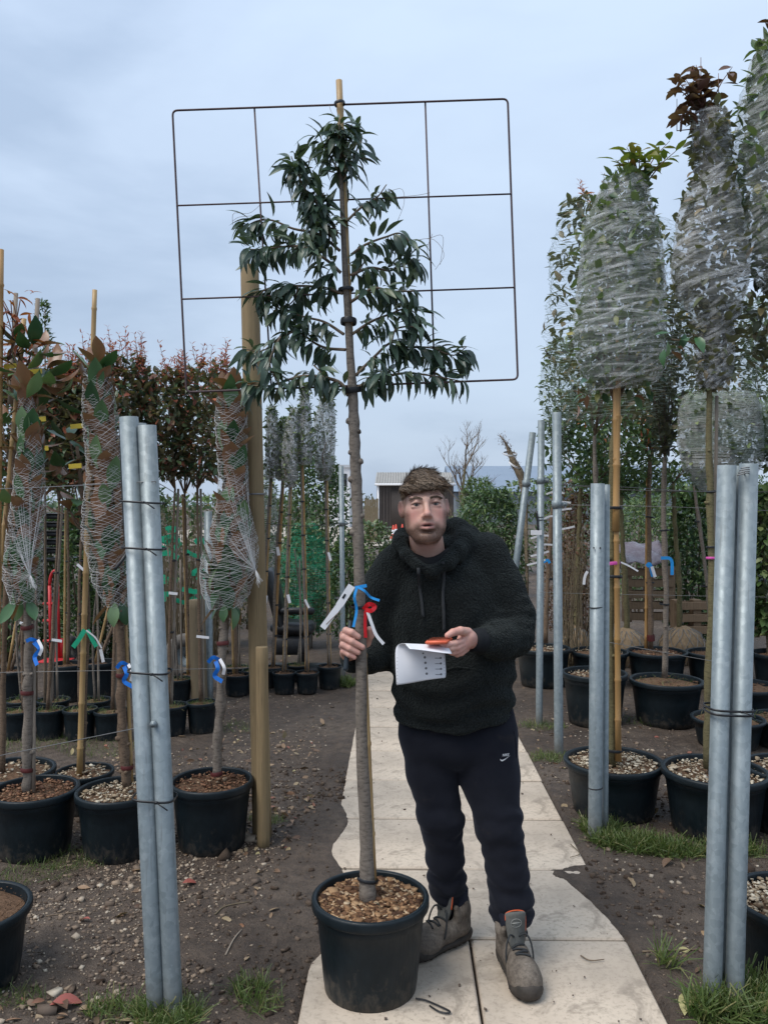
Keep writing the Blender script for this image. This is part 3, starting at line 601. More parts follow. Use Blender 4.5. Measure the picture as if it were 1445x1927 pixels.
def cane(root, a, b, r, mat=M_BAMBOO, name='cane', node=0.24):
    a, b = Vector(a), Vector(b); L_ = (b - a).length; t = [0.0]; rr = [r * 1.05]; z = random.uniform(0.05, node)
    while z < L_:
        for dz, k in ((-.012, 1.0), (-.003, 1.16), (.003, 1.16), (.012, 0.98)): t.append(min(max(z + dz, t[-1] + 1e-4), L_)); rr.append(r * k * (1 - 0.18 * z / L_))
        z += node * random.uniform(0.85, 1.15)
    t.append(L_ + 1e-3); rr.append(r * 0.82); dv = (b - a).normalized(); mb = MB(); tube(mb, [a + dv * x for x in t], rr, 10); return mb.build(name, mat, root)
def band(root, p, r, hgt=0.012, mat=M_BLACK, name='tie', tilt=0.1, off=None):
    mb = MB(); p = Vector(p); V = lathe(MB(), [(r, -hgt / 2), (r + .0015, -hgt / 4), (r + .0015, hgt / 4), (r, hgt / 2)], 14)
    M = Matrix.Rotation(random.uniform(-tilt, tilt), 3, 'X') @ Matrix.Rotation(random.uniform(-tilt, tilt), 3, 'Y')
    mb.add([tuple(p + M @ Vector(v)) for v in np.concatenate(V.v)], V.f); return mb.build(name, mat, root)
def tagstrip(root, px_pts, d, wpx, mat, name='label_tag', depths=None, side=None):
    pts = [P(p[0], p[1], (depths[i] if depths else d)) for i, p in enumerate(px_pts)]
    mb = MB(); ribbon(mb, spline(pts, max(6, 3 * len(pts))) if len(pts) > 2 else pts, wpx * S(d), side=side if side is not None else None, th=0.0008); return mb.build(name, mat, root, smooth=False)
def flat_strip(root, px_pts, d, wpx, mat, name='label_tag', th=0.001):
    """strip facing the viewer's side of the tree: its width lies in the picture plane"""
    pts = [P(p[0], p[1], d + (p[2] if len(p) > 2 else 0)) for p in px_pts]; q = spline(pts, 4 * len(pts)) if len(pts) > 2 else np.array([tuple(p) for p in pts])
    sides = []
    for i in range(len(q)):
        t = Vector(q[min(i + 1, len(q) - 1)] - q[max(i - 1, 0)]).normalized(); s_ = t.cross(Vector((0, 1, 0))); sides.append(s_ if s_.length > 0.05 else Vector((1, 0, 0)))
    mb = MB(); ribbon(mb, q, wpx * S(d), side=sides, th=th); return mb.build(name, mat, root, smooth=False)
# ------------------------------------------------------------------ shells: bundles wrapped in net or film
class Shell:
    def __init__(s, prof, d, lump=0.08, ls=9.0, squash=0.9):
        prof = sorted(prof); s.z = []; s.c = []; s.r = []
        for (py, xl, xr) in prof:
            a, b = P(xl, py, d), P(xr, py, d); m = (a + b) / 2; s.z.append(m.z); s.c.append(m); s.r.append((b - a).length / 2)
        s.n = len(prof); s.lump = lump; s.ls = ls; s.sq = squash; s.off = random.uniform(0, 40)
        k = np.linspace(0, 1, s.n); s.k = k; s.c = np.array([tuple(v) for v in s.c]); s.r = np.array(s.r)
        L_ = np.r_[0, np.cumsum(np.abs(np.diff(s.c[:, 2])))]; s.k = L_ / L_[-1]; s.h = L_[-1]
    def at(s, u, a, f=1.0):
        u = np.asarray(u, float); a = np.asarray(a, float)
        c = np.stack([np.interp(u, s.k, s.c[:, j]) for j in range(3)], -1); r = np.interp(u, s.k, s.r)
        # smooth the profile a little
        p = np.stack([np.cos(a) * 1.2, np.sin(a) * 1.2, u * s.h * s.ls * 0.55 + s.off], -1)
        r = r * (1 + s.lump * fbm(p * np.array([1.3, 1.3, 1.0]), 3) * 1.6) * f
        return c + np.stack([r * np.cos(a), s.sq * r * np.sin(a), np.zeros_like(r)], -1)
def net(sh, root, nst=10, turns=6, rad=0.0007, mat=M_NET, u0=0.0, u1=1.0, f=1.03, name='netting', skew=0.0):
    mb = MB(); m = int(abs(turns) * 30) + 12
    for sg in (1, -1):
        for k in range(nst):
            u = np.linspace(u0, u1, m); a = 2 * np.pi * k / nst + sg * turns * 2 * np.pi * (u - u0) + 0.25 * np.sin(u * 23 + k) + skew * u
            uu = np.clip(u + 0.012 * np.sin(a * 2 + sg), 0, 1); q = sh.at(uu, a, f)
            V = []; n = 3
            t = np.gradient(q, axis=0); t /= np.linalg.norm(t, axis=1, keepdims=True) + 1e-9
            out = q - np.stack([np.interp(uu, sh.k, sh.c[:, j]) for j in range(3)], -1); out[:, 2] = 0; out /= np.linalg.norm(out, axis=1, keepdims=True) + 1e-9; b = np.cross(t, out)
            ring = [q + rad * (out * math.cos(x) + b * math.sin(x)) for x in (0, 2.094, 4.189)]
            V = np.stack(ring, 1).reshape(-1, 3); i = np.arange(m - 1) * 3
            F = np.concatenate([np.stack([i + j, i + (j + 1) % 3, i + 3 + (j + 1) % 3, i + 3 + j], 1) for j in range(3)])
            mb.add(V, [tuple(x) for x in F.tolist()])
    o = mb.build(name, mat, root); o['kind'] = 'stuff'; return o
def veil(sh, root, mat, nu=40, na=48, f=1.02, name='film', u0=0.0, u1=1.0):
    u = np.linspace(u0, u1, nu); a = np.linspace(0, 2 * np.pi, na, endpoint=False); U, A = np.meshgrid(u, a, indexing='ij'); V = sh.at(U, A, f).reshape(-1, 3); V += RNG.normal(0, 0.004, V.shape); F = []
    for i in range(nu - 1):
        for k in range(na): F.append((i * na + k, i * na + (k + 1) % na, (i + 1) * na + (k + 1) % na, (i + 1) * na + k))
    mb = MB(); mb.add(V, F); return mb.build(name, mat, root)
def strands(sh, root, n=160, mat=M_STRAND, u0=0.0, u1=1.0, tilt=-0.10, w=(0.0015, 0.010), name='film_strands', f=1.035):
    mb = MB()
    for _ in range(n):
        a0 = RNG.uniform(0, 2 * np.pi); ln = RNG.uniform(0.8, 3.6); m = 14; a = a0 + np.linspace(0, ln, m); u = RNG.uniform(u0, u1) + (tilt + RNG.normal(0, 0.10)) * (np.cos(a) * np.interp(0.5, sh.k, sh.r) / sh.h * 2.2)
        u = np.clip(u, u0, u1); q = sh.at(u, a, f + RNG.uniform(-.01, .02)); wd = RNG.uniform(*w) * np.clip(np.sin(np.linspace(0.15, 3.0, m)) + 0.25, 0.2, 1)
        ribbon(mb, q, list(wd), side=[Vector((0, 0, 1))] * m, th=0.0006)
    o = mb.build(name, mat, root); o['kind'] = 'stuff'; return o
def fill(sh, root, n, mat, size, temps, u0=0.0, u1=1.0, rmin=0.35, rmax=0.98, up=0.6, name='foliage', out=0.5, colbias=None):
    u = RNG.uniform(u0, u1, n); a = RNG.uniform(0, 2 * np.pi, n); f = np.sqrt(RNG.uniform(rmin ** 2, rmax ** 2, n)); p = sh.at(u, a, f)
    d = rdir(n, up); d[:, 0] += out * np.cos(a); d[:, 1] += out * np.sin(a)
    return leaf_cloud(name, mat, p, d, RNG.uniform(size[0], size[1], n), temps, root)
def crown(root, prof, d, n, mat, size, temps, lump=0.18, up=0.3, name='crown', stems=0, rmin=0.25, smat=M_TWIG, base=None):
    sh = Shell(prof, d, lump); o = fill(sh, root, n, mat, size, temps, up=up, name=name, rmin=rmin, rmax=1.05)
    if stems and base is not None:
        mb = MB()
        for _ in range(stems):
            e = sh.at(np.array([RNG.uniform(0.02, 0.8)]), np.array([RNG.uniform(0, 6.28)]), RNG.uniform(.4, .95))[0]; b = Vector(base); mid = (b + Vector(e)) / 2 + Vector((RNG.normal(0, .04), RNG.normal(0, .04), .03)); tube(mb, spline([b, mid, e], 6), np.linspace(0.007, 0.002, 6), 5)
        mb.build('branches', smat, root)
    return sh
def shoots(root, tips, mat, size, ln=0.16, per=14, name='shoot', twig=M_TWIGR, temps=T_NARROW):
    """upright leafy shoots"""
    Pp = []; D = []; Z = []; mb = MB()
    for (b, t) in tips:
        b, t = Vector(b), Vector(t); ax = (t - b).normalized(); mid = (b + t) / 2 + Vector((RNG.normal(0, .012), RNG.normal(0, .012), 0)); q = spline([b, mid, t], 8); tube(mb, q, np.linspace(.003, .0012, 8), 4)
        for i in range(per):
            k = i / per; p = q[min(7, int(1 + k * 7))]; a = i * 2.4 + RNG.uniform(-.4, .4); dv = np.array([math.cos(a), math.sin(a), 0.55 + k]); Pp.append(p); D.append(dv); Z.append(RNG.uniform(*size) * (1.1 - 0.5 * k))
    mb.build('shoot_stem', twig, root, kind='stuff'); leaf_cloud(name, mat, Pp, D, Z, temps, root)

# ------------------------------------------------------------------ steel posts, timber posts, wires
def pipe(mb, top, base, d, r, mat=0, wall=0.004, dd=0.0):
    a, b = P(base[0], base[1], d), P(top[0], top[1], d + dd); a = Vector((a.x, a.y, -0.02)); n = 24
    fr = frames([a, b]); V = []; F = []
    for (p, t, u, v), rs_ in ((fr[0], (r,)), (fr[1], (r, r - wall))):
        for q in rs_:
            for k in range(n): an = 2 * math.pi * k / n; V.append(tuple(p + (u * math.cos(an) + v * math.sin(an)) * q))
    dn = (a - b).normalized(); p, t, u, v = fr[1]
    for k in range(n): an = 2 * math.pi * k / n; V.append(tuple(p + dn * 0.15 + (u * math.cos(an) + v * math.sin(an)) * (r - wall)))
    for L0 in (0, n, 2 * n):
        for k in range(n): F.append((L0 + k, L0 + (k + 1) % n, L0 + n + (k + 1) % n, L0 + n + k))
    mb.add(V, F); return a, b
def cable_tie(root, c, hw, hd, w=0.005, tilt=0.0, tail=True):
    """black tie round a bundle: rounded loop of half sizes hw x hd"""
    mb = MB(); n = 28; pts = []
    for k in range(n + 1):
        a = 2 * math.pi * k / n; x = math.copysign(abs(math.cos(a)) ** 0.55, math.cos(a)) * hw; y = math.copysign(abs(math.sin(a)) ** 0.55, math.sin(a)) * hd; pts.append(Vector(c) + Vector((x, y, tilt * x)))
    ribbon(mb, pts, w, side=Vector((0, 0, 1)), th=0.0025)
    if tail:
        s = Vector(c) + Vector((hw * 0.3, -hd - .002, tilt * hw * .3)); ribbon(mb, [s, s + Vector((0.02, -.012, -.006)), s + Vector((0.04, -.012, -.02))], 0.004, side=Vector((0, 0, 1)), th=0.0015); box(mb, s, (.009, .007, .008))
    return mb.build('cable_tie', M_BLACK, root)
DL = 2.69
root = thing('bound_steel_posts', 'tall pair of galvanised steel tubes leaning beside the netted trees, bound with black ties', 'steel posts', tuple(G(310, 1912) * 1.0)[:2] + (0,))
for t, b, dz in (((243, 785), (296, 1915), 0), ((277, 801), (328, 1915), 0), ((262, 797), (312, 1900), 0.055)):
    mb = MB(); pipe(mb, t, b, DL + dz, 0.030 if dz == 0 else 0.024); mb.build('tube', M_GALV, root)
for py, cx in ((945, 268), (1031, 272), (1262, 283), (1499, 292)): cable_tie(root, P(cx, py, DL + .01), 0.068, 0.052, 0.0065, -0.06)
mb = MB(); tube(mb, spline([P(228, 800, DL + .02), P(231, 900, DL + .02), P(236, 1000, DL + .01), P(240, 1035, DL), P(232, 1052, DL - .02), P(216, 1072, DL - .03)], 24), 0.006, 6); mb.build('strap', M_BLACK, root)
mb = MB(); p0 = P(290, 1362, DL - .035); tube(mb, [p0 + Vector((0, .03, 0)), p0 + Vector((0, -.012, 0))], 0.008, 6); tube(mb, [p0 + Vector((0, -.0, 0)), p0 + Vector((0, -.008, 0))], 0.012, 6); mb.build('bolt', M_GALV, root)
DR = 2.73
root = thing('bound_steel_posts', 'near bundle of galvanised steel tubes at the right edge, bound by double black tie', 'steel posts', tuple(G(1360, 1908))[:2] + (0,))
for t, b, dz, r in (((1367, 876), (1338, 1905), 0, .030), ((1408, 873), (1380, 1908), 0, .030), ((1386, 877), (1358, 1895), 0.055, 0.026)):
    mb = MB(); pipe(mb, t, b, DR + dz, r); mb.build('tube', M_GALV, root)
for py in (1331, 1339): cable_tie(root, P(1369, py, DR + .012), 0.072, 0.058, 0.007, -0.03, py == 1331)
mb = MB(); q = P(1402, 888, DR - .034)
for k in range(4): tube(mb, spline([q + Vector((-.028 + .004 * k, 0, -.012 + .008 * k)), q + Vector((0, -.008, -.004 + .006 * k)), q + Vector((.012, 0, -.006 + .007 * k))], 8), .0022, 5)
mb.build('wire_knot', M_WIRE, root)
def single_post(label, top, base, r, d=None, dd=0.0, mat=M_GALV, clamp=None, name='steel_post', extra=None):
    d = d or gd(base[1]); g = P(base[0], base[1], d); root = thing(name, label, 'post', (g.x, g.y, 0))
    mb = MB(); pipe(mb, top, base, d, r, dd=dd); mb.build('tube', mat, root)
    for (cx, cy) in (clamp or []):
        c = P(cx, cy, d); mb = MB(); lathe(mb, [(r, -.025), (r + .004, -.024), (r + .004, .024), (r, .025)], 20, c); box(mb, c + Vector((r + .018, 0, 0)), (.04, .012, .03), bev=.003); tube(mb, [c + Vector((r + .02, -.018, 0)), c + Vector((r + .02, .018, 0))], .006, 6); mb.build('clamp', M_GALV, root)
    return root
rp = single_post('short galvanised post standing in grass before a large pot', (1124, 910), (1119, 1579), 0.034)
c = P(1120, 1482, gd(1579)); band(rp, c, 0.035, 0.006, M_BLACK, 'tie'); band(rp, P(1121, 1142, gd(1579)), 0.035, 0.006, M_BLACK, 'tie')
mb = MB(); pipe(mb, (1141, 912), (1138, 1535), gd(1579) + .048, 0.016); mb.build('tube', M_GALV, rp)
mb = MB()
for x in (1117, 1129): p0 = P(x, 1031, gd(1579) - .036); tube(mb, [p0 + Vector((0, .006, 0)), p0 + Vector((0, -.001, 0))], .004, 8)
mb.build('drilled_hole', M_BLACK, rp)
single_post('tall galvanised post with wire clamp, rightmost of the two thin posts behind the man', (1047, 776), (1051, 1420), 0.030, clamp=[(1047, 949)])
rp = single_post('thin galvanised post with small white label, left one behind the man', (1018, 791), (1014, 1365), 0.026, clamp=[(1017, 904)])
flat_strip(rp, [(998, 1002), (1019, 1002)], gd(1365) - .04, 9, M_WHITE, 'label'); mb = MB(); tube(mb, spline([P(1009, 962, gd(1365) - .03), P(1011, 980, gd(1365) - .03), P(1012, 998, gd(1365) - .035)], 8), .008, 6); mb.build('strap', M_BLACK, rp)
band(rp, P(1016, 973, gd(1365)), .0275, .006); band(rp, P(1016, 979, gd(1365)), .0275, .006)
def brace():
    g = G(955, 1290); root = thing('brace_tube', 'slanting galvanised brace tube leaning right behind the shoulder', 'post', (g.x, g.y, 0)); d = 6.6
    mb = MB(); a, b = P(935, 1345, d), P(1002, 814, d); tube(mb, [Vector((a.x, a.y, 0)), b], 0.027, 20); mb.build('tube', M_GALV, root)
    c = P(990, 910, d); mb = MB(); lathe(mb, [(.028, -.025), (.033, -.024), (.033, .024), (.028, .025)], 18, c); mb.build('clamp', M_GALV, root)
brace()
single_post('far slim galvanised post beside the row of wrapped trees', (642, 877), (646, 1272), 0.024, clamp=[(643, 985)])
single_post('galvanised post behind the blue tagged magnolia stem', (392, 962), (394, 1318), 0.034)
def timber(label, top, base, r, d, mat, flat=True, name='timber_post', off=0.0, rb=None):
    g = P(base[0], base[1], d); root = thing(name, label, 'post', (g.x, g.y, 0)); a = Vector((g.x, g.y, -.02)); b = P(top[0], top[1], d)
    mb = MB(); q = [a.lerp(b, t) for t in np.linspace(0, .997, 14)] + [b]; rr = list(np.linspace(rb or r * 1.04, r, 14)) + [r * 0.93]; tube(mb, q, rr, 20, True, 0.012); mb.build('shaft', mat, root); return root
tp = timber('tall round timber post rising above the trellis corner, left of the held tree', (470, 501), (494, 1572), 0.046, 4.12, M_POST)
c = P(481, 930, 4.12); band(tp, c, 0.049, 0.008, M_WIRE, 'wire_loop', 0.05)
timber('short timber stake standing against the tall timber post', (493, 1217), (496, 1592), 0.030, 4.01, M_POST)
timber('mossy broad timber stump behind the blue tagged magnolia', (371, 1128), (376, 1335), 0.066, 6.9, M_STAKE)
# wires strung between the posts
def wire(label, pts, r=0.0016, mat=M_WIRE, sag=0.0):
    q = [P(*p) for p in pts]; mb = MB(); tube(mb, spline(q, 24) if len(q) > 2 else [q[0].lerp(q[1], t) - Vector((0, 0, sag * 4 * t * (1 - t))) for t in np.linspace(0, 1, 16)], r, 5); tag(mb.build('fence_wire', mat), label, 'wire', 'wires between the posts')
wire('top wire crossing the netted magnolias to the left steel tubes', [(-30, 921, 3.4), (80, 917, 3.2), (230, 909, 2.72), (292, 906, 2.66)])
wire('upper wire from the left steel tubes to the tall timber post', [(292, 906, 2.66), (380, 948, 3.4), (472, 931, 4.07)], 0.0014)
wire('middle wire running level behind the magnolia stems', [(-30, 1266, 4.3), (415, 1258, 4.15), (500, 1255, 4.06)])
wire('low wire slanting down left from the bolt', [(-30, 1428, 3.4), (120, 1398, 3.1), (288, 1364, 2.66)])
wire('sagging wire from the near right bundle knot', [(1400, 890, 2.70), (1345, 925, 3.4), (1180, 917, 4.9), (1052, 912, 6.1)], 0.0022, M_DKWIRE)
wire('clamped wire running right from the tall thin post', [(1060, 950, 5.5), (1230, 953, 5.2), (1345, 957, 4.9), (1470, 962, 4.7)])
wire('dark upper wire behind the bamboo canes', [(1000, 905, 6.4), (1180, 922, 6.0), (1460, 926, 5.4)], 0.003, M_DKWIRE)
wire('low thin wire crossing behind the right canes', [(1015, 1115, 6.2), (1240, 1120, 5.4), (1460, 1124, 4.8)], 0.0013)
wire('drooping low wire over the right hand pots', [(1125, 1205, 4.3), (1250, 1228, 4.0), (1345, 1245, 3.6)], 0.0014)
wire('far wire strung across the wrapped trees', [(500, 985, 7.0), (570, 990, 7.2), (646, 985, 7.9)], 0.003, M_DKWIRE)
# ------------------------------------------------------------------ the trained tree that the man holds
DM = 2.836
def main_tree():
    root = potted('tall trellis-trained evergreen in a black pot, gripped by the man', 697, 222, 1917, 1690, 'chip', 2600, 0.019); x, y, dc, r, h = root_info[root.name]
    tp = [(692, 1700), (689, 1560), (681, 1400), (680, 1250), (677, 1120), (672, 950), (668, 850), (664, 745), (657, 640), (648, 480), (643, 360), (639, 235)]
    q = spline([P(a, b, DM + 0.0) for a, b in tp], 60); t = np.linspace(0, 1, 60); rr = np.interp(t, [0, .03, .10, .25, .45, .64, .68, .8, 1], [.032, .025, .0225, .0195, .0178, .0175, .0145, .0105, .005])
    rr = rr * (1 + RNG.normal(0, .025, 60))
    for zz in (0.50, 0.53, 0.565, 0.44, 0.47, 0.61): i = int(zz * 59); rr[i] *= 1.17
    mb = MB(); tube(mb, q, rr, 16, True, 0.02)
    for (kx, ky, s) in ((676, 820, 1), (672, 806, 1), (661, 850, -1), (679, 866, 1), (659, 790, -1), (664, 905, -1), (683, 960, 1), (670, 1010, -1)):
        i = int(np.argmin(abs(q[:, 2] - P(kx, ky, DM).z))); p0 = Vector(q[i]); dv = Vector((s, -.35, .25)).normalized(); tube(mb, [p0, p0 + dv * rr[i] * .9, p0 + dv * rr[i] * 1.3, p0 + dv * rr[i] * 1.42], [rr[i] * .75, rr[i] * .6, rr[i] * .45, rr[i] * .15], 8)
    mb.build('trunk', M_BARK, root)
    cane(root, P(702, 1668, DM + .005), P(638, 152, DM + .012), 0.0135, M_BAMBOO, 'cane', 0.33)
    for px, py, rd in ((656, 605, .027), (651, 545, .026), (664, 733, .030), (678, 1140, .032), (692, 1655, .036), (639, 195, .018)): band(root, P(px, py, DM + .004), rd, .02 if py in (733, 605) else .012, M_BLACK, 'tie', .2)
    # trellis
    M_FRAME = simple('rusted_frame', (0.060, 0.040, 0.046), (0.095, 0.062, 0.060), 50, 0.6, 0.4, 0.3)
    tr = MB(); c = [(325, 208), (955, 186), (974, 714), (351, 738)]; DT = DM + 0.035; R_ = 10; pts = []
    for i in range(4):
        p, a, b = np.array(c[i], float), np.array(c[i - 1], float), np.array(c[(i + 1) % 4], float); ua = (a - p) / np.linalg.norm(a - p); ub = (b - p) / np.linalg.norm(b - p)
        for k in range(6):
            s = k / 5; pts.append(p + ua * R_ * (1 - s) ** 2 + ub * R_ * s ** 2)
    pts.append(pts[0]); tube(tr, [P(p[0], p[1], DT) for p in pts], 0.0037, 8, False); trel = tr.build('trellis', M_FRAME, root)
    for a, b in (((479, 203), (511, 731)), ((800, 192), (818, 719)), ((333, 387), (962, 365)), ((343, 563), (968, 541))):
        mb = MB(); dz = .006 if a[0] > 400 else -.003; tube(mb, [P(a[0], a[1], DT + dz), P(b[0], b[1], DT + dz)], 0.0031, 8); mb.build('bar', M_FRAME, trel)
    # branches in picture coordinates of the trellis plane
    cv = lambda p: (300 + p[0] / 2.064, 130 + p[1] / 2.064)
    BR = [([(735, 1268), (690, 1212), (560, 1192), (430, 1230), (330, 1226)], .008, 46), ([(722, 1090), (650, 1084), (600, 1062), (540, 1022), (470, 1040), (400, 1095), (325, 1085)], .006, 52),
          ([(716, 1030), (640, 982), (560, 962), (470, 930), (410, 890)], .006, 34), ([(712, 872), (640, 850), (540, 842), (430, 850), (375, 885)], .006, 40), ([(705, 792), (650, 742), (560, 692), (480, 690), (400, 700), (332, 700)], .006, 44),
          ([(700, 705), (620, 642), (520, 620), (440, 588), (380, 590), (335, 612)], .006, 40), ([(692, 640), (645, 560), (575, 480), (535, 400), (512, 338)], .006, 66), ([(690, 680), (640, 610), (600, 550), (640, 480)], .005, 30),
          ([(705, 470), (690, 390), (640, 300), (622, 250)], .004, 26), ([(706, 430), (702, 330), (698, 260), (700, 192)], .005, 44), ([(708, 430), (750, 360), (772, 280), (745, 215)], .004, 30),
          ([(766, 1240), (820, 1214), (940, 1182), (1050, 1190), (1190, 1216)], .008, 42), ([(762, 1190), (830, 1122), (900, 1062), (960, 1080), (1050, 1082), (1140, 1112), (1192, 1078)], .006, 58), ([(748, 1030), (820, 982), (900, 950), (960, 930), (1012, 962)], .006, 38),
          ([(742, 905), (830, 852), (900, 862), (990, 862)], .006, 34), ([(745, 800), (820, 772), (900, 782), (960, 742), (1012, 742)], .006, 34), ([(744, 722), (800, 682), (880, 652), (940, 640), (992, 702)], .005, 30), ([(726, 592), (790, 532), (842, 502), (882, 448)], .005, 28),
          ([(830, 1122), (880, 1160), (850, 1190), (800, 1200)], .004, 16), ([(900, 1062), (920, 1010), (980, 1000), (1000, 1010)], .004, 18), ([(470, 1040), (440, 1100), (430, 1150), (470, 1240)], .004, 20), ([(540, 842), (520, 900), (440, 960)], .004, 18), ([(560, 692), (590, 640), (650, 600)], .004, 20), ([(600, 1150), (620, 1170), (640, 1190)], .003, 10),
          ([(690, 790), (660, 800), (640, 830)], .003, 8), ([(760, 800), (800, 740), (780, 720)], .003, 8)]
    Pn = []; Dn = []; Zn = []; mb = MB()
    for pts, r0, n in BR:
        dz = random.uniform(-.05, .05); m = len(pts)
        q = spline([P(*cv(p), DM + dz * min(1, i / 1.5) + (0 if i == 0 else random.uniform(-.012, .012))) for i, p in enumerate(pts)], 26); tube(mb, q, np.linspace(r0, .0018, 26), 6)
        n = int(n * (1.9 if n in (66, 44, 40, 52, 58) else 1.45))
        for k in range(n):
            s = 0.10 + 0.90 * (k / max(1, n - 1)) ** 0.85; i = min(24, int(s * 25)); p = q[i]; ax = q[min(25, i + 1)] - q[max(0, i - 1)]; ax = ax / np.linalg.norm(ax)
            side = RNG.normal(0, 1, 3); side -= ax * side.dot(ax); side /= np.linalg.norm(side); dv = ax * RNG.uniform(.2, .9) + side * 0.95 + np.array([0, -0.15, 0.10]); dv[2] -= RNG.uniform(0.1, 1.5)
            st = p + side * 0.008; Pn.append(st); Dn.append(dv); Zn.append(RNG.uniform(0.060, 0.100))
    br = mb.build('branches', M_TWIG, root)
    Pn, Dn, Zn = np.array(Pn), np.array(Dn), np.array(Zn); o = np.argsort(-Zn + 0.6 * (Pn[:, 1] - DM)); A, B = o[:300], o[300:]
    ups = np.tile([0, -0.25, 1.0], (len(Pn), 1)) + RNG.normal(0, .35, (len(Pn), 3))
    leaf_objects('leaf', L_MAINo, Pn[A], Dn[A], Zn[A], T_NARROW, root, ups[A]); leaf_cloud('foliage', L_MAIN, Pn[B], Dn[B], Zn[B], T_NARROW, root, ups[B])
    mb = MB()
    for pts in ([(400, 520), (350, 560), (290, 560), (285, 605)], [(360, 570), (310, 575), (285, 590)], [(880, 480), (940, 465), (950, 520), (925, 590)], [(890, 500), (1000, 490), (1050, 480)], [(975, 670), (1060, 660), (1105, 720), (1070, 780)], [(1040, 660), (1100, 650), (1090, 760)], [(1060, 640), (1040, 700), (1055, 760)], [(1150, 1230), (1170, 1300), (1160, 1270)], [(660, 140), (670, 170), (705, 200)], [(330, 690), (320, 680), (350, 670)]):
        tube(mb, spline([P(*cv(p), DM + random.uniform(-.04, .02)) for p in pts], 12), 0.0007, 4)
    mb.build('tie_thread', M_TWIG, root)
    # tags and ribbons on the stem
    flat_strip(root, [(662, 1102), (638, 1140)], DM - .045, 14, M_WHITE, 'label_tag'); flat_strip(root, [(640, 1137), (607, 1182)], DM - .047, 12, M_WHITE, 'label_tag')
    flat_strip(root, [(650, 1118), (645, 1126)], DM - .0465, 4, M_BLACK, 'tag_slot')
    flat_strip(root, [(640, 1150, -.003), (614, 1175, -.003)], DM - .047, 1.6, M_TWIG, 'tag_print', .0004); flat_strip(root, [(644, 1153, -.003), (619, 1178, -.003)], DM - .047, 1.0, M_TWIG, 'tag_print', .0004)
    flat_strip(root, [(672, 1104, 0), (667, 1124, -.01), (671, 1148, 0), (665, 1180, -.008)], DM - .04, 5, M_CYAN, 'ribbon'); flat_strip(root, [(672, 1104, 0), (686, 1112, -.012), (698, 1124, 0), (714, 1130, -.01)], DM - .045, 4.5, M_CYAN, 'ribbon'); flat_strip(root, [(668, 1106), (690, 1102)], DM - .04, 6, M_CYAN, 'ribbon')
    flat_strip(root, [(684, 1147, 0), (694, 1137, -.012), (705, 1141, -.004), (699, 1149, -.016), (687, 1148, -.004)], DM - .03, 8, M_RED, 'ribbon'); flat_strip(root, [(688, 1150), (687, 1175), (688, 1200)], DM - .03, 6, M_RED, 'ribbon')
    flat_strip(root, [(692, 1152), (700, 1175), (708, 1195), (722, 1212)], DM - .04, 6, M_WHITE, 'label_tag')
    # loose leaf in pot and yellow scrap
    leaf_objects('leaf', L_MAINo, [tuple(P(700, 1698, DM - .07))], [(1, -.1, .05)], [0.05], T_NARROW, root)
    return root
main_tree()

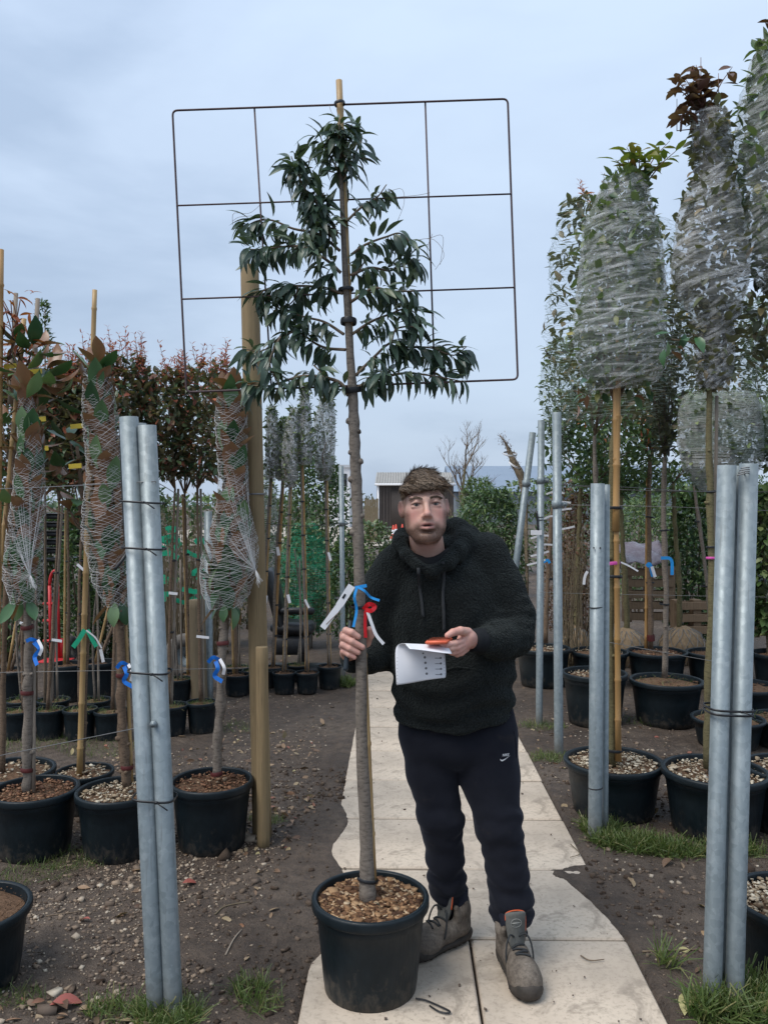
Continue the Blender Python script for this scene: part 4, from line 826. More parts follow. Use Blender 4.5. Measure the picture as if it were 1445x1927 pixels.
# ------------------------------------------------------------------ netted magnolias on the left
def magnolia(label, cx, wpx, base_y, rim_y, tr, prof, top, soil, nin=46, topn=9, ribbon_=None, knot=None, d_off=0.0, r=0.024, seed=0):
    random.seed(100 + seed); root = potted(label, cx, wpx, base_y, rim_y, soil, 420, 0.015); x, y, dc, pr, h = root_info[root.name]
    trunk(root, [P(a, b, dc) for a, b in tr], r, r * .72, M_BARK if seed != 2 else M_BARKB, knots=5, n=12)
    sh = Shell(prof, dc, 0.10, 9); n = int(nin * 2.5)
    u = np.linspace(0.03, 0.98, n) + RNG.normal(0, .01, n); a = (np.arange(n) * 2.4 + RNG.normal(0, .3, n)); p = sh.at(np.clip(u, 0, .97), a, 0.66)
    d_ = np.stack([0.12 * np.cos(a), 0.12 * np.sin(a), np.full(n, 1.0)], 1) + RNG.normal(0, .13, (n, 3)); inn = np.stack([-np.cos(a), -np.sin(a), np.full(n, .2)], 1)
    inn *= np.where(RNG.random(n) < 0.60, 1, -1)[:, None]
    leaf_objects('leaf', L_MAGo, p - d_ * 0.05, d_, RNG.uniform(0.13, 0.18, n), T_BIG, root, inn)
    tp = np.array([tuple(P(top[0], top[1], dc))] * topn) + RNG.normal(0, .012, (topn, 3)); ta = np.arange(topn) * 2.4; td = np.stack([np.cos(ta) * .8, np.sin(ta) * .8, np.linspace(1.3, .35, topn)], 1)
    leaf_objects('leaf', L_MAGo, tp, td, RNG.uniform(0.12, 0.17, topn), T_BIG, root, np.stack([-np.cos(ta), -np.sin(ta), np.full(topn, .6)], 1) * np.where(np.arange(topn) % 5 < 2, -1, 1)[:, None])
    m = 7; ba = np.arange(m) * 2.4; bp = sh.at(np.full(m, .97), ba, .4); leaf_objects('leaf', L_MAGo, bp, np.stack([np.cos(ba) * .5, np.sin(ba) * .5, np.full(m, -.9)], 1), RNG.uniform(.10, .15, m), T_BIG, root)
    mb = MB(); q = spline([P(tr[-1][0], tr[-1][1], dc), Vector(sh.at(np.array([.7]), np.array([0.0]), 0)[0]), Vector(sh.at(np.array([.3]), np.array([0.0]), 0)[0]), P(top[0], top[1], dc)], 16); tube(mb, q, np.linspace(r * .7, .007, 16), 8); mb.build('stem', M_BARKB, root)
    net(sh, root, 9, 7.5, 0.0006, f=1.06); net(sh, root, 5, 3.2, 0.0008, f=1.07, skew=1.5)
    if knot:
        mb = MB(); k = P(knot[0], knot[1], dc - .09); c0 = sh.at(np.array([.75]), np.array([4.7]), 1.0)[0]
        for i in range(46):
            e = sh.at(np.array([RNG.uniform(.35, .95)]), np.array([RNG.uniform(3.5, 6.2)]), 1.05)[0]; tube(mb, spline([e, (Vector(e) * .4 + k * .6) + Vector((0, -.012, .0)), k], 6), .0007, 3, False)
        for i in range(16): tube(mb, spline([k, k + Vector((.012 + RNG.normal(0, .006), -.01, -.03)), k + Vector((.022 + RNG.normal(0, .010), -.01, -.062 + RNG.normal(0, .008)))], 5), .0009, 3, False)
        mb.build('net_knot', M_NET, root, kind='stuff')
    return root, dc
r1, d1 = magnolia('netted magnolia at far left, its pot cut by the picture edge', 64, 162, 1635, 1486, [(52, 1490), (52, 1400), (54, 1300), (52, 1180), (48, 1120)], [(745, 36, 62), (790, 34, 72), (840, 38, 76), (890, 30, 82), (950, 24, 84), (1000, 16, 78), (1050, 12, 78), (1090, 10, 78), (1135, 24, 70)], (55, 750), 'red', 44, 9, knot=(58, 1082), seed=1)
r2, d2 = magnolia('netted magnolia just left of the leaning steel tubes', 222, 158, 1635, 1488, [(240, 1478), (232, 1400), (229, 1300), (228, 1200), (224, 1130)], [(700, 160, 205), (740, 158, 212), (800, 160, 222), (850, 163, 226), (900, 166, 232), (960, 158, 240), (1010, 158, 246), (1060, 172, 246), (1100, 180, 246), (1142, 205, 240)], (188, 700), 'pale', 50, 8, seed=2)
r3, d3 = magnolia('netted magnolia against the tall timber post, white net knot on its side', 398, 156, 1620, 1470, [(408, 1460), (411, 1380), (417, 1290), (421, 1200), (420, 1130)], [(745, 410, 462), (790, 408, 464), (840, 409, 464), (900, 412, 466), (950, 410, 468), (1000, 398, 478), (1045, 380, 484), (1085, 378, 476), (1115, 382, 468), (1145, 396, 450)], (436, 745), 'red', 50, 11, knot=(481, 1072), seed=3)
def ribbons(root, d, px, py, col, white=True):
    j = lambda s=5: random.uniform(-s, s)
    flat_strip(root, [(px - 16, py + j(), .0), (px - 6, py - 5 + j(3), -.012), (px + 8, py, 0)], d - .04, 7, col, 'ribbon'); flat_strip(root, [(px - 2, py, 0), (px + 6 + j(), py + 14, -.015), (px + 1 + j(), py + 28, .0), (px + 8 + j(8), py + 44 + j(6), -.02)], d - .045, 8, col, 'ribbon')
    if white: flat_strip(root, [(px + 6, py - 4, 0), (px + 13 + j(), py + 12, -.02), (px + 10 + j(8), py + 32 + j(8), -.01)], d - .05, 6, M_WHITE, 'label_tag')
ribbons(r1, d1, 66, 1208, M_BLUE); ribbons(r2, d2, 236, 1254, M_BLUE); ribbons(r3, d3, 408, 1244, M_BLUE)
M_MAROON = simple('maroon_tape', (0.11, 0.022, 0.02), (0.07, 0.016, 0.016), 30, 0.5)
for rt, dd_, spots in ((r1, d1, ((52, 1180), (52, 1303), (52, 1448))), (r2, d2, ((226, 1164), (231, 1270), (240, 1443))), (r3, d3, ((420, 1210), (408, 1455)))):
    for px, py in spots: band(rt, P(px, py, dd_), .029, .02, M_MAROON, 'tape_band')
cane(r1, P(64, 1490, d1), P(66, 1140, d1 + .02), .009, M_GREYCANE, 'cane'); cane(r2, P(248, 1470, d2 + .02), P(236, 1140, d2 + .03), .010, M_BAMBOO, 'cane')
# unwrapped magnolias and canes behind
def loose_magnolia(label, cx, wpx, base_y, rim_y, cpts, blobs, tr, canepx, yellow, orange=None, group=None):
    root = potted(label, cx, wpx, base_y, rim_y, 'pale', 160, .016); x, y, dc, pr, h = root_info[root.name]
    trunk(root, [P(a, b, dc) for a, b in tr], .016, .010, M_BARKB, knots=4)
    if canepx: cane(root, P(*canepx[0], dc - .02), P(*canepx[1], dc - .02), .016, M_BAMBOO if canepx[2] else M_GREYCANE)
    for (bx, by, n, sz) in blobs:
        c = np.array(tuple(P(bx, by, dc + random.uniform(-.1, .1)))); a = np.arange(n) * 2.4 + random.uniform(0, 6); d_ = np.stack([np.cos(a), np.sin(a), np.linspace(.9, -.3, n)], 1); leaf_objects('leaf', L_MAGo, c + d_ * .02, d_, RNG.uniform(sz * .8, sz * 1.1, n), T_BIG, root, np.stack([-.3 * np.cos(a), -.3 * np.sin(a), np.ones(n)], 1) * np.where(RNG.random(n) < .5, -1, 1)[:, None])
        mb = MB(); i = min(range(len(tr)), key=lambda j: abs(tr[j][1] - by - 60)); tube(mb, spline([P(tr[i][0], tr[i][1], dc), (P(tr[i][0], tr[i][1], dc) + Vector(c)) / 2 - Vector((0, 0, .02)), c], 8), np.linspace(.007, .004, 8), 6); mb.build('branch', M_BARKB, root)
    for (yx, yy) in yellow: flat_strip(root, [(yx - 12, yy), (yx + 12, yy - 2)], dc - .1, 9, M_YELLOW, 'label_tag')
    return root, dc
r4, d4 = loose_magnolia('loose magnolia with tall bamboo cane and yellow labels between netted ones', 158, 108, 1545, 1453, None, [(132, 830, 7, .16), (120, 880, 6, .17), (150, 940, 6, .16), (135, 970, 5, .15), (168, 860, 5, .15), (140, 905, 5, .17), (100, 905, 5, .15)], [(155, 1460), (160, 1300), (165, 1150), (160, 1000), (152, 900), (146, 840)], ((150, 1462), (179, 546), 1), [(145, 803), (142, 878), (80, 845)])
for py in (992, 1055, 1155, 1258, 1382): band(r4, P(155 + (1260 - py) * .02, py, d4), .024, .01)
flat_strip(r4, [(160, 1185), (150, 1202), (138, 1218)], d4 - .05, 9, M_GREENT, 'striped_ribbon'); flat_strip(r4, [(165, 1185), (175, 1205), (182, 1217)], d4 - .05, 8, M_GREENT, 'striped_ribbon'); flat_strip(r4, [(163, 1186), (180, 1200), (192, 1220)], d4 - .06, 3, M_WHITE, 'label_tag'); flat_strip(r4, [(190, 1222), (195, 1246)], d4 - .06, 6, M_WHITE, 'label_tag')
r5, d5 = loose_magnolia('unwrapped magnolia at the left edge with orange new shoots behind a tan cane', 20, 160, 1560, 1450, None, [(60, 660, 9, .20), (75, 720, 9, .20), (30, 650, 7, .16), (15, 720, 7, .17), (62, 770, 7, .17), (5, 800, 8, .16), (30, 845, 7, .16), (10, 900, 7, .16), (25, 950, 7, .15), (95, 745, 6, .18), (80, 700, 6, .2), (45, 700, 6, .2)], [(5, 1460), (8, 1250), (15, 1050), (25, 900), (38, 760), (48, 690)], None, [(68, 700), (20, 690), (75, 790)])
cane(r5, P(-6, 1250, d5 - .1), P(2, 470, d5 - .15), .020, M_BAMBOO2); cane(r5, P(-14, 1250, d5), P(46, 600, d5), .016, M_BAMBOO); cane(r5, P(60, 760, d5 + .2), P(72, 562, d5 + .2), .015, M_GREYCANE); cane(r5, P(20, 760, d5 + .15), P(31, 552, d5 + .15), .014, M_GREYCANE)
sp = [P(20 + random.uniform(-22, 45), 600 + random.uniform(-50, 60), d5 - .1) for _ in range(46)]; leaf_objects('leaf', L_ORANGEo, [tuple(p) for p in sp], rdir(46, .2), RNG.uniform(.06, .10, 46), T_NARROW, r5)
mb = MB()
for _ in range(6): tube(mb, spline([P(15, 680, d5 - .08), P(25 + random.uniform(-20, 30), 640, d5 - .1), P(20 + random.uniform(-20, 40), 565, d5 - .1)], 8), .003, 5)
mb.build('branch', M_TWIGR, r5)

# ------------------------------------------------------------------ right hand wrapped trees
def tips(root, c, d, n, spreadpx, mat, size, temps=T_OVAL, droop=0.0, upr=0.3, twigs=6, twm=M_TWIGR):
    b = P(c[0], c[1] + spreadpx[1], d); pos = []; dirs = []; mb = MB()
    for k in range(twigs):
        e = P(c[0] + random.uniform(-1, 1) * spreadpx[0], c[1] - random.uniform(.2, 1) * spreadpx[1], d + random.uniform(-.1, .1)); mid = b.lerp(e, .5) + Vector((random.uniform(-.02, .02), 0, .03)); q = spline([b, mid, e], 12); tube(mb, q, np.linspace(.005, .0015, 12), 5)
        m = n // twigs
        for i in range(m):
            j = min(11, 3 + int(9 * i / m)); a = i * 2.4 + k; dv = np.array([math.cos(a), math.sin(a), random.uniform(-.2, .6) + upr - droop]); pos.append(q[j]); dirs.append(dv)
    mb.build('twigs', twm, root); leaf_objects('leaf', mat, pos, dirs, RNG.uniform(size[0], size[1], len(pos)), temps, root)
def px7(x, y): return (1000 + x / 2.141, y / 2.141)
def prof7(rows): return [(y / 2.141, 1000 + a / 2.141, 1000 + b / 2.141) for y, a, b in rows]
R1 = potted('tall film-wrapped tree with yellow-green tip leaves, large pot behind the grass', 1155, 186, 1560, 1432, 'pale', 700, .016); x, y, dR1, pr, h = root_info[R1.name]
T1P = prof7([(725, 285, 455), (800, 262, 470), (900, 222, 498), (1000, 205, 518), (1100, 190, 522), (1200, 176, 524), (1350, 165, 528), (1450, 182, 520), (1530, 205, 505), (1575, 240, 440)])
trunk(R1, [P(1152, 1440, dR1 - .03), P(1148, 1300, dR1 - .03), P(1147, 1150, dR1 - .03), P(1150, 1000, dR1 - .02), P(1153, 860, dR1 - .02), P(1157, 780, dR1), P(1163, 640, dR1)], .028, .016, M_BARKM, knots=4, n=12)
cane(R1, P(1163, 1432, dR1 - .07), P(1157, 700, dR1 - .06), .0165, M_BAMBOO2); cane(R1, P(1158, 1000, dR1 - .07), P(1163, 640, dR1 - .05), .019, M_BAMBOO2)
for py in (955, 1085, 1412): band(R1, P(1155, py, dR1 - .05), .042, .016)
sh = Shell(T1P, dR1, .10, 7); fill(sh, R1, 1900, L_WRAP, (.05, .09), T_OVAL, rmax=.99, up=.8, out=.1); veil(sh, R1, M_FILM, 46, 52); strands(sh, R1, 150, w=(.002, .024))
mb = MB()
for px_, py_ in ((1120, 560), (1200, 520), (1180, 420), (1225, 610), (1110, 660), (1215, 680), (1140, 470)): tube(mb, spline([P(1157, 760, dR1), P(1160 + (px_ - 1160) * .5, 690, dR1), P(px_, py_, dR1 - .1)], 10), np.linspace(.011, .004, 10), 6)
mb.build('branches', M_BARKB, R1); tips(R1, (1200, 315), dR1, 72, (78, 52), L_YELo, (.075, .115), T_OVAL, .1, .25, 8)
for (lx, ly) in ((1090, 725), (1072, 735), (1105, 740), (1190, 745), (1218, 735), (1085, 760)): leaf_objects('leaf', L_MAGo, [tuple(P(lx, ly, dR1 - .1 + random.uniform(0, .2)))] * 2, rdir(2, -.4), [.10, .09], T_OVAL, R1)
band(R1, P(1150, 1060, dR1 - .04), .044, .018, M_PINK, 'pink_band'); flat_strip(R1, [(1168, 1058), (1185, 1066), (1200, 1075)], dR1 - .12, 3, M_WHITE, 'label_tag'); flat_strip(R1, [(1105, 1075), (1100, 1085), (1098, 1100)], dR1 - .1, 5, M_WHITE, 'label_tag')
R2 = potted('film-wrapped tree with dark red tip leaves, pot right of the grass', 1346, 195, 1600, 1450, 'pale', 650, .016); x, y, dR2, pr, h = root_info[R2.name]
T2P = prof7([(455, 648, 778), (560, 646, 792), (650, 655, 806), (720, 655, 812), (770, 625, 828), (880, 592, 846), (1000, 575, 856), (1080, 568, 856), (1180, 590, 846), (1260, 640, 830), (1330, 662, 812), (1420, 665, 808), (1520, 668, 800), (1565, 690, 780)])
trunk(R2, [P(1330, 1446, dR2), P(1332, 1300, dR2), P(1338, 1100, dR2), P(1336, 930, dR2), P(1333, 800, dR2), P(1337, 650, dR2), P(1340, 500, dR2)], .020, .013, M_BARKM, knots=4)
cane(R2, P(1340, 1446, dR2 + .05), P(1348, 745, dR2 + .04), .011, M_GREYCANE)
sh = Shell(T2P, dR2, .12, 7); fill(sh, R2, 1500, L_WRAPD, (.05, .09), T_OVAL, rmax=.98, up=.8, out=.1); veil(sh, R2, M_FILM, 52, 48); strands(sh, R2, 200, tilt=-.16, w=(.002, .022))
tips(R2, (1332, 180), dR2, 84, (72, 58), L_DREDo, (.075, .115), T_OVAL, .35, .2, 9); tips(R2, (1280, 225), dR2, 14, (20, 22), L_DREDo, (.07, .10), T_OVAL, .35, .2, 2)
mb = MB()
for e in ((1318, 108), (1351, 138), (1273, 186)): tube(mb, [P(1330, 240, dR2), P(e[0], e[1] + 60, dR2), P(*e, dR2)], [.004, .003, .0015], 5)
mb.build('bare_shoots', M_TWIGR, R2)
sp = [(1268, 628, .11), (1282, 640, .11), (1255, 640, .11), (1272, 652, .11), (1262, 660, .10), (1288, 626, .1), (1306, 632, .12), (1320, 640, .1), (1250, 655, .1)]
leaf_objects('leaf', L_MAGo, [tuple(P(a, b, dR2 - .05)) for a, b, c in sp], rdir(len(sp), -.5), [c for a, b, c in sp], T_OVAL, R2)
mb = MB(); tube(mb, spline([P(1336, 700, dR2), P(1310, 650, dR2 - .03), P(1262, 638, dR2 - .05)], 10), .004, 5); mb.build('branch', M_TWIG, R2)
for py in (925, 1030, 1050): band(R2, P(1337, py, dR2), .023, .012, M_BLACK if py != 1050 else M_PINK)
R3 = potted('film-wrapped tree at the right edge, reaching nearly to the top of the picture', 1492, 180, 1592, 1446, 'pale', 400, .016); x, y, dR3, pr, h = root_info[R3.name]
T3P = prof7([(150, 930, 1090), (230, 895, 1120), (400, 852, 1160), (600, 828, 1180), (800, 832, 1190), (950, 846, 1190), (1060, 866, 1170), (1170, 940, 1100)])
trunk(R3, [P(1490, 1450, dR3), P(1488, 1200, dR3), P(1480, 900, dR3), P(1472, 600, dR3), P(1465, 300, dR3)], .026, .014, M_BARKM)
sh = Shell(T3P, dR3, .12, 7); fill(sh, R3, 1600, L_WRAP, (.06, .10), T_OVAL, rmax=.99, up=.8, out=.1); veil(sh, R3, M_FILM, 50, 50); strands(sh, R3, 200, tilt=-.25, w=(.002, .022)); tips(R3, (1460, 60), dR3, 20, (25, 30), L_DREDo, (.07, .1), T_OVAL, .2, .3, 3)
u = RNG.uniform(.05, .9, 26); a = RNG.uniform(3.0, 4.9, 26); leaf_objects('leaf', L_WRAPo, sh.at(u, a, 1.0), np.stack([np.cos(a), np.sin(a), RNG.normal(0, .5, 26)], 1), RNG.uniform(.08, .11, 26), T_OVAL, R3)
fill(Shell(prof7([(1180, 850, 1100), (1300, 860, 1100), (1420, 880, 1100), (1490, 900, 1080)]), dR3 + .1, .15), R3, 260, L_WRAPD, (.06, .10), T_OVAL, name='lower_foliage')
# ------------------------------------------------------------------ further rows of potted trees
def std(label, pot, stem, prof, lmat, n, size, temps=T_OVAL, wrap=None, canes=(), soil='soil', r=.014, bark=M_BARKB, red=0, up=.3, lump=.16, chips=60, off=0.0, dcrown=0.0, ties=2, group=None, wm=None):
    root = potted(label, *pot, soil, chips, .016, group=group); x, y, dc, pr, h = root_info[root.name]
    pts = [P(a, b, dc) for a, b in stem]; trunk(root, pts, r, r * .65, bark, knots=3, n=8, samples=16)
    sh = crown(root, prof, dc + dcrown, n, lmat, size, temps, lump, up, stems=7, base=pts[-1])
    if wrap == 'net': net(sh, root, 8, 8, .0008, wm or M_NETG, f=1.06)
    if wrap == 'film': veil(sh, root, M_FILM, 30, 32); strands(sh, root, 90, w=(.002, .014))
    if wrap == 'both': net(sh, root, 8, 8, .0012, M_NET, f=1.03); veil(sh, root, M_FILM, 30, 32, 1.05); strands(sh, root, 60, w=(.002, .010), f=1.07)
    for (a, b, rr, m) in canes: cane(root, P(a[0], a[1], dc + .03), P(b[0], b[1], dc + .03), rr, m)
    for k in range(ties): t = (k + 1) / (ties + 1); p = pts[0].lerp(pts[-1], t); band(root, p + Vector((0, .01, 0)), r * 1.5, .014)
    if red:
        tp = []
        for _ in range(red):
            a = RNG.uniform(0, 6.28); u = RNG.uniform(0, .22); b = sh.at(np.array([u]), np.array([a]), .8)[0]; L_ = RNG.uniform(.10, .24); tp.append((b, (b[0] + RNG.normal(0, .03), b[1] + RNG.normal(0, .03), b[2] + L_)))
        shoots(root, tp, L_PHOR, (.04, .065), per=14)
    return root, dc
PHO = dict(red=24, temps=T_OVAL)
RL = [('red-tipped standard at far left behind the netted magnolia', (34, 62, 1397, 1338), [(45, 1335), (42, 1150), (40, 960)], [(700, 10, 60), (760, -10, 85), (850, -5, 80), (930, 15, 60)]),
      ('red-tipped standard seen between the two left netted magnolias', (94, 58, 1398, 1336), [(90, 1335), (102, 1150), (112, 950)], [(700, 85, 140), (760, 70, 160), (850, 72, 155), (920, 95, 135)]),
      ('red-tipped standard behind the tall bamboo cane', (150, 64, 1400, 1335), [(150, 1330), (150, 1100), (160, 940)], [(690, 135, 185), (750, 118, 205), (850, 120, 200), (910, 140, 180)]),
      ('red-tipped standard directly behind the leaning steel tubes', (209, 66, 1400, 1338), [(212, 1335), (220, 1100), (226, 920)], [(672, 205, 262), (740, 190, 282), (840, 192, 280), (905, 215, 260)]),
      ('red-tipped standard right of the leaning steel tubes', (322, 64, 1392, 1328), [(318, 1325), (322, 1100), (330, 920)], [(705, 275, 345), (760, 255, 365), (850, 258, 362), (900, 280, 340)]),
      ('red-tipped standard framed by the trellis corner', (379, 58, 1386, 1322), [(378, 1320), (374, 1100), (372, 920)], [(690, 335, 425), (750, 318, 445), (840, 320, 440), (905, 345, 420)])]
for i, (lb, pt, st, pf) in enumerate(RL):
    o, dd = std(lb, pt, st, pf, L_PHO, 1300, (.05, .085), soil='moss', canes=(((st[0][0] + 5, st[0][1]), (st[-1][0] + 6, st[-1][1]), .011, M_GREYCANE),), r=.013, chips=0, up=.35, lump=.25, group='red-tipped standards in the second left row', **PHO)
    jy = random.uniform(-40, 120); flat_strip(o, [(st[1][0] - 4, st[1][1] + jy), (st[1][0] + random.uniform(10, 26), st[1][1] + random.uniform(-6, 16) + jy)], dd - .05, 5, M_WHITE, 'label_tag')
RL2 = [('rust-leaved tree rising behind the cane at left, second row', (20, 72, 1332, 1262), [(22, 1262), (60, 1100), (70, 960)], [(740, 50, 105), (800, 40, 115), (900, 45, 110)]),
       ('rust-leaved tree behind the middle magnolia net', (128, 72, 1326, 1250), [(128, 1250), (130, 1100), (128, 960)], [(755, 95, 165), (820, 90, 170), (900, 95, 165)]),
       ('rust-leaved tree showing over the steel tube tops', (186, 66, 1326, 1246), [(186, 1246), (240, 1100), (258, 940)], [(720, 225, 300), (800, 215, 305), (890, 222, 300)]),
       ('rust-leaved tree between the tubes and the timber post', (362, 54, 1306, 1270), [(360, 1270), (352, 1100), (348, 930)], [(735, 300, 400), (810, 290, 410), (900, 300, 400)]),
       ('rust-leaved tree tucked behind the knotted magnolia net', (446, 52, 1314, 1270), [(446, 1268), (440, 1100), (436, 930)], [(730, 390, 470), (800, 382, 478), (890, 392, 470)])]
for lb, pt, st, pf in RL2: std(lb, pt, st, pf, L_PHO, 1100, (.05, .085), soil='soil', red=7, r=.014, chips=30, lump=.25, canes=(((st[0][0] - 6, st[0][1]), (st[-1][0] - 4, st[-1][1]), .012, M_BAMBOO),), group='rust-leaved trees in the third left row')
# wrapped columns in the middle distance
WR = [('narrow wrapped evergreen hidden partly by the tall timber post', (492, 46, 1300, 1262), [(492, 1260), (500, 1050), (510, 890)], [(764, 505, 518), (800, 502, 524), (850, 500, 530), (900, 502, 528)], M_BAMBOO),
      ('small wrapped evergreen with loose leafy top, second of the column row', (514, 44, 1296, 1256), [(514, 1255), (520, 1050), (532, 905)], [(790, 528, 540), (830, 522, 545), (880, 520, 548), (905, 524, 544)], M_BAMBOO2),
      ('wrapped evergreen in the front pot nearest the dark seat', (535, 46, 1310, 1266), [(535, 1262), (540, 1080), (546, 910)], [(768, 548, 562), (800, 538, 564), (850, 532, 562), (900, 533, 560), (917, 538, 555)], M_BAMBOO),
      ('tallest thin-topped wrapped evergreen of the column row', (578, 46, 1309, 1266), [(578, 1262), (572, 1080), (566, 880)], [(723, 568, 579), (760, 565, 583), (800, 562, 587), (840, 560, 590), (875, 566, 584)], M_BAMBOO2),
      ('bulging wrapped evergreen at the right end of the column row', (620, 48, 1301, 1254), [(620, 1252), (616, 1080), (612, 900)], [(731, 604, 622), (760, 602, 628), (790, 592, 629), (840, 588, 631), (880, 594, 628), (905, 602, 620)], M_BAMBOO)]
for lb, pt, st, pf, cm in WR:
    o, dd = std(lb, pt, st, pf, L_NETG, 620, (.035, .06), T_OVAL, 'both', ((st[0], (st[-1][0] + 2, st[-1][1] - 25), .019, cm),), 'soil', .013, M_BARK, up=.9, lump=.14, chips=20, ties=5, group='wrapped evergreen columns')
    jy = random.uniform(-60, 110); flat_strip(o, [(st[1][0] + 2, st[1][1] + 10 + jy), (st[1][0] + random.uniform(-12, 16), st[1][1] + 26 + jy)], dd - .05, random.uniform(3, 6), M_WHITE, 'label_tag')
# right hand rows
o, dH = std('dark netted funnel-shaped tree in the weedy pot', (1254, 136, 1376, 1280), [(1250, 1275), (1252, 1150), (1248, 950), (1250, 860)], [(540, 1222, 1290), (620, 1216, 1296), (700, 1220, 1290), (770, 1230, 1278), (820, 1240, 1264), (855, 1244, 1256)], L_WRAPD, 620, (.06, .095), T_OVAL, 'net', (), 'moss', .024, M_BARK, chips=40, wm=simple('dark_netting', (.16, .17, .17), None, 30, .6)); flat_strip(o, [(1243, 1050), (1262, 1053), (1264, 1082)], dH - .05, 6, M_CYAN, 'ribbon')
o, dI = std('loosely netted red-flushed tree behind the yellow-green wrapped one', (1119, 122, 1374, 1266), [(1120, 1262), (1122, 1100), (1120, 940), (1118, 820)], [(375, 1062, 1112), (430, 1042, 1250), (520, 1038, 1268), (620, 1040, 1270), (720, 1050, 1262), (790, 1070, 1230)], L_WRAPD, 1500, (.065, .10), T_OVAL, 'net', (), 'pale', .022, M_BARK, red=8, chips=160, lump=.2)
o, dJ = std('green netted tree behind the thin steel posts', (1022, 104, 1299, 1219), [(1026, 1210), (1030, 1100), (1040, 950), (1050, 850)], [(640, 1040, 1075), (690, 1024, 1088), (750, 1018, 1090), (800, 1026, 1082), (850, 1040, 1068)], L_NETG, 700, (.05, .08), T_OVAL, 'net', (), 'pale', .022, M_BARKB, chips=160)
tips(o, (1034, 662), dJ, 16, (18, 14), L_YELo, (.06, .09), T_NARROW, 0, .3, 3); flat_strip(o, [(1022, 1058), (1030, 1054), (1034, 1060)], dJ - .05, 5, M_CYAN, 'ribbon')
o, dK = std('evergreen standard with orange shoots in the pot behind the short post', (1128, 108, 1298, 1226), [(1130, 1220), (1132, 1080), (1128, 960), (1130, 900)], [(760, 1085, 1200), (800, 1068, 1232), (850, 1072, 1235), (900, 1090, 1210), (935, 1110, 1180)], L_GREEN, 1500, (.06, .095), T_OVAL, None, (), 'pale', .020, M_BARK, chips=120, lump=.22)
sp_ = [tuple(P(random.uniform(1090, 1225), random.uniform(770, 850), dK - .3)) for _ in range(40)]; leaf_cloud('orange_shoots', L_ORANGE, sp_, rdir(40, .4), RNG.uniform(.04, .07, 40), T_NARROW, o)
o, dLq = std('twin-stemmed tree with maroon band, pot before the pallet crate', (1236, 112, 1300, 1226), [(1224, 1220), (1222, 1100), (1221, 960), (1222, 850)], [(640, 1205, 1262), (700, 1200, 1268), (770, 1206, 1258), (830, 1212, 1240), (850, 1216, 1232)], L_WRAPD, 700, (.05, .08), T_OVAL, 'net', (((1215, 1220), (1217, 900), .016, M_BAMBOO2),), 'red', .024, M_BARKB, chips=160); band(o, P(1224, 1200, dLq), .034, .06, M_MAROON, 'tape_band'); flat_strip(o, [(1216, 1066), (1222, 1062), (1228, 1085)], dLq - .05, 7, M_CYAN, 'ribbon'); flat_strip(o, [(1226, 1066), (1232, 1086)], dLq - .06, 6, M_WHITE, 'label_tag')
o, dM_ = std('tree in the pot just left of the near steel bundle', (1345, 106, 1300, 1228), [(1338, 1225), (1330, 1100), (1310, 950), (1300, 860)], [(560, 1290, 1400), (640, 1280, 1420), (740, 1285, 1420), (800, 1300, 1400)], L_WRAPD, 900, (.06, .09), T_OVAL, 'net', (), 'soil', .020, M_BARK, chips=60)
std('netted shrub-headed tree at the right edge, upper back row', (1470, 106, 1310, 1230), [(1468, 1228), (1466, 1100), (1465, 900)], [(560, 1400, 1490), (660, 1395, 1500), (760, 1400, 1500), (800, 1420, 1490)], L_WRAP, 800, (.06, .09), T_OVAL, 'net', (), 'soil', .020, M_BARK, chips=60)
o, dO = std('square-headed pale netted tree behind the near steel bundle', (1370, 134, 1420, 1352), [(1366, 1348), (1362, 1150), (1356, 980), (1354, 930)], [(742, 1296, 1412), (770, 1288, 1422), (830, 1284, 1426), (880, 1290, 1420), (915, 1310, 1395), (925, 1330, 1380)], L_NETG, 1300, (.05, .08), T_OVAL, 'net', (), 'moss', .018, M_BARK, chips=60, lump=.08); net(Shell([(742, 1296, 1412), (770, 1288, 1422), (830, 1284, 1426), (880, 1290, 1420), (925, 1320, 1390)], dO, .08), o, 8, 10, .0009, M_NET, f=1.07)
std('second pale netted tree cut by the right edge', (1478, 134, 1418, 1352), [(1475, 1348), (1472, 1150), (1470, 900)], [(756, 1432, 1510), (800, 1426, 1520), (850, 1430, 1520), (880, 1450, 1500)], L_NETG, 700, (.05, .08), T_OVAL, 'net', (), 'moss', .018, M_BARK, chips=60)
potted('empty potted stock behind the near steel bundle, dark soil', 1395, 140, 1372, 1290, 'soil', 60, cat='plant pot', name='plant_pot')
potted('large cut-off pot of dark soil at the bottom left corner', -62, 226, 1908, 1712, 'soil', 300, .008, cat='plant pot', name='plant_pot')
potted('large cut-off pot of pale chips at the bottom right corner', 1508, 248, 1893, 1698, 'pale', 900, .017, cat='plant pot', name='plant_pot')
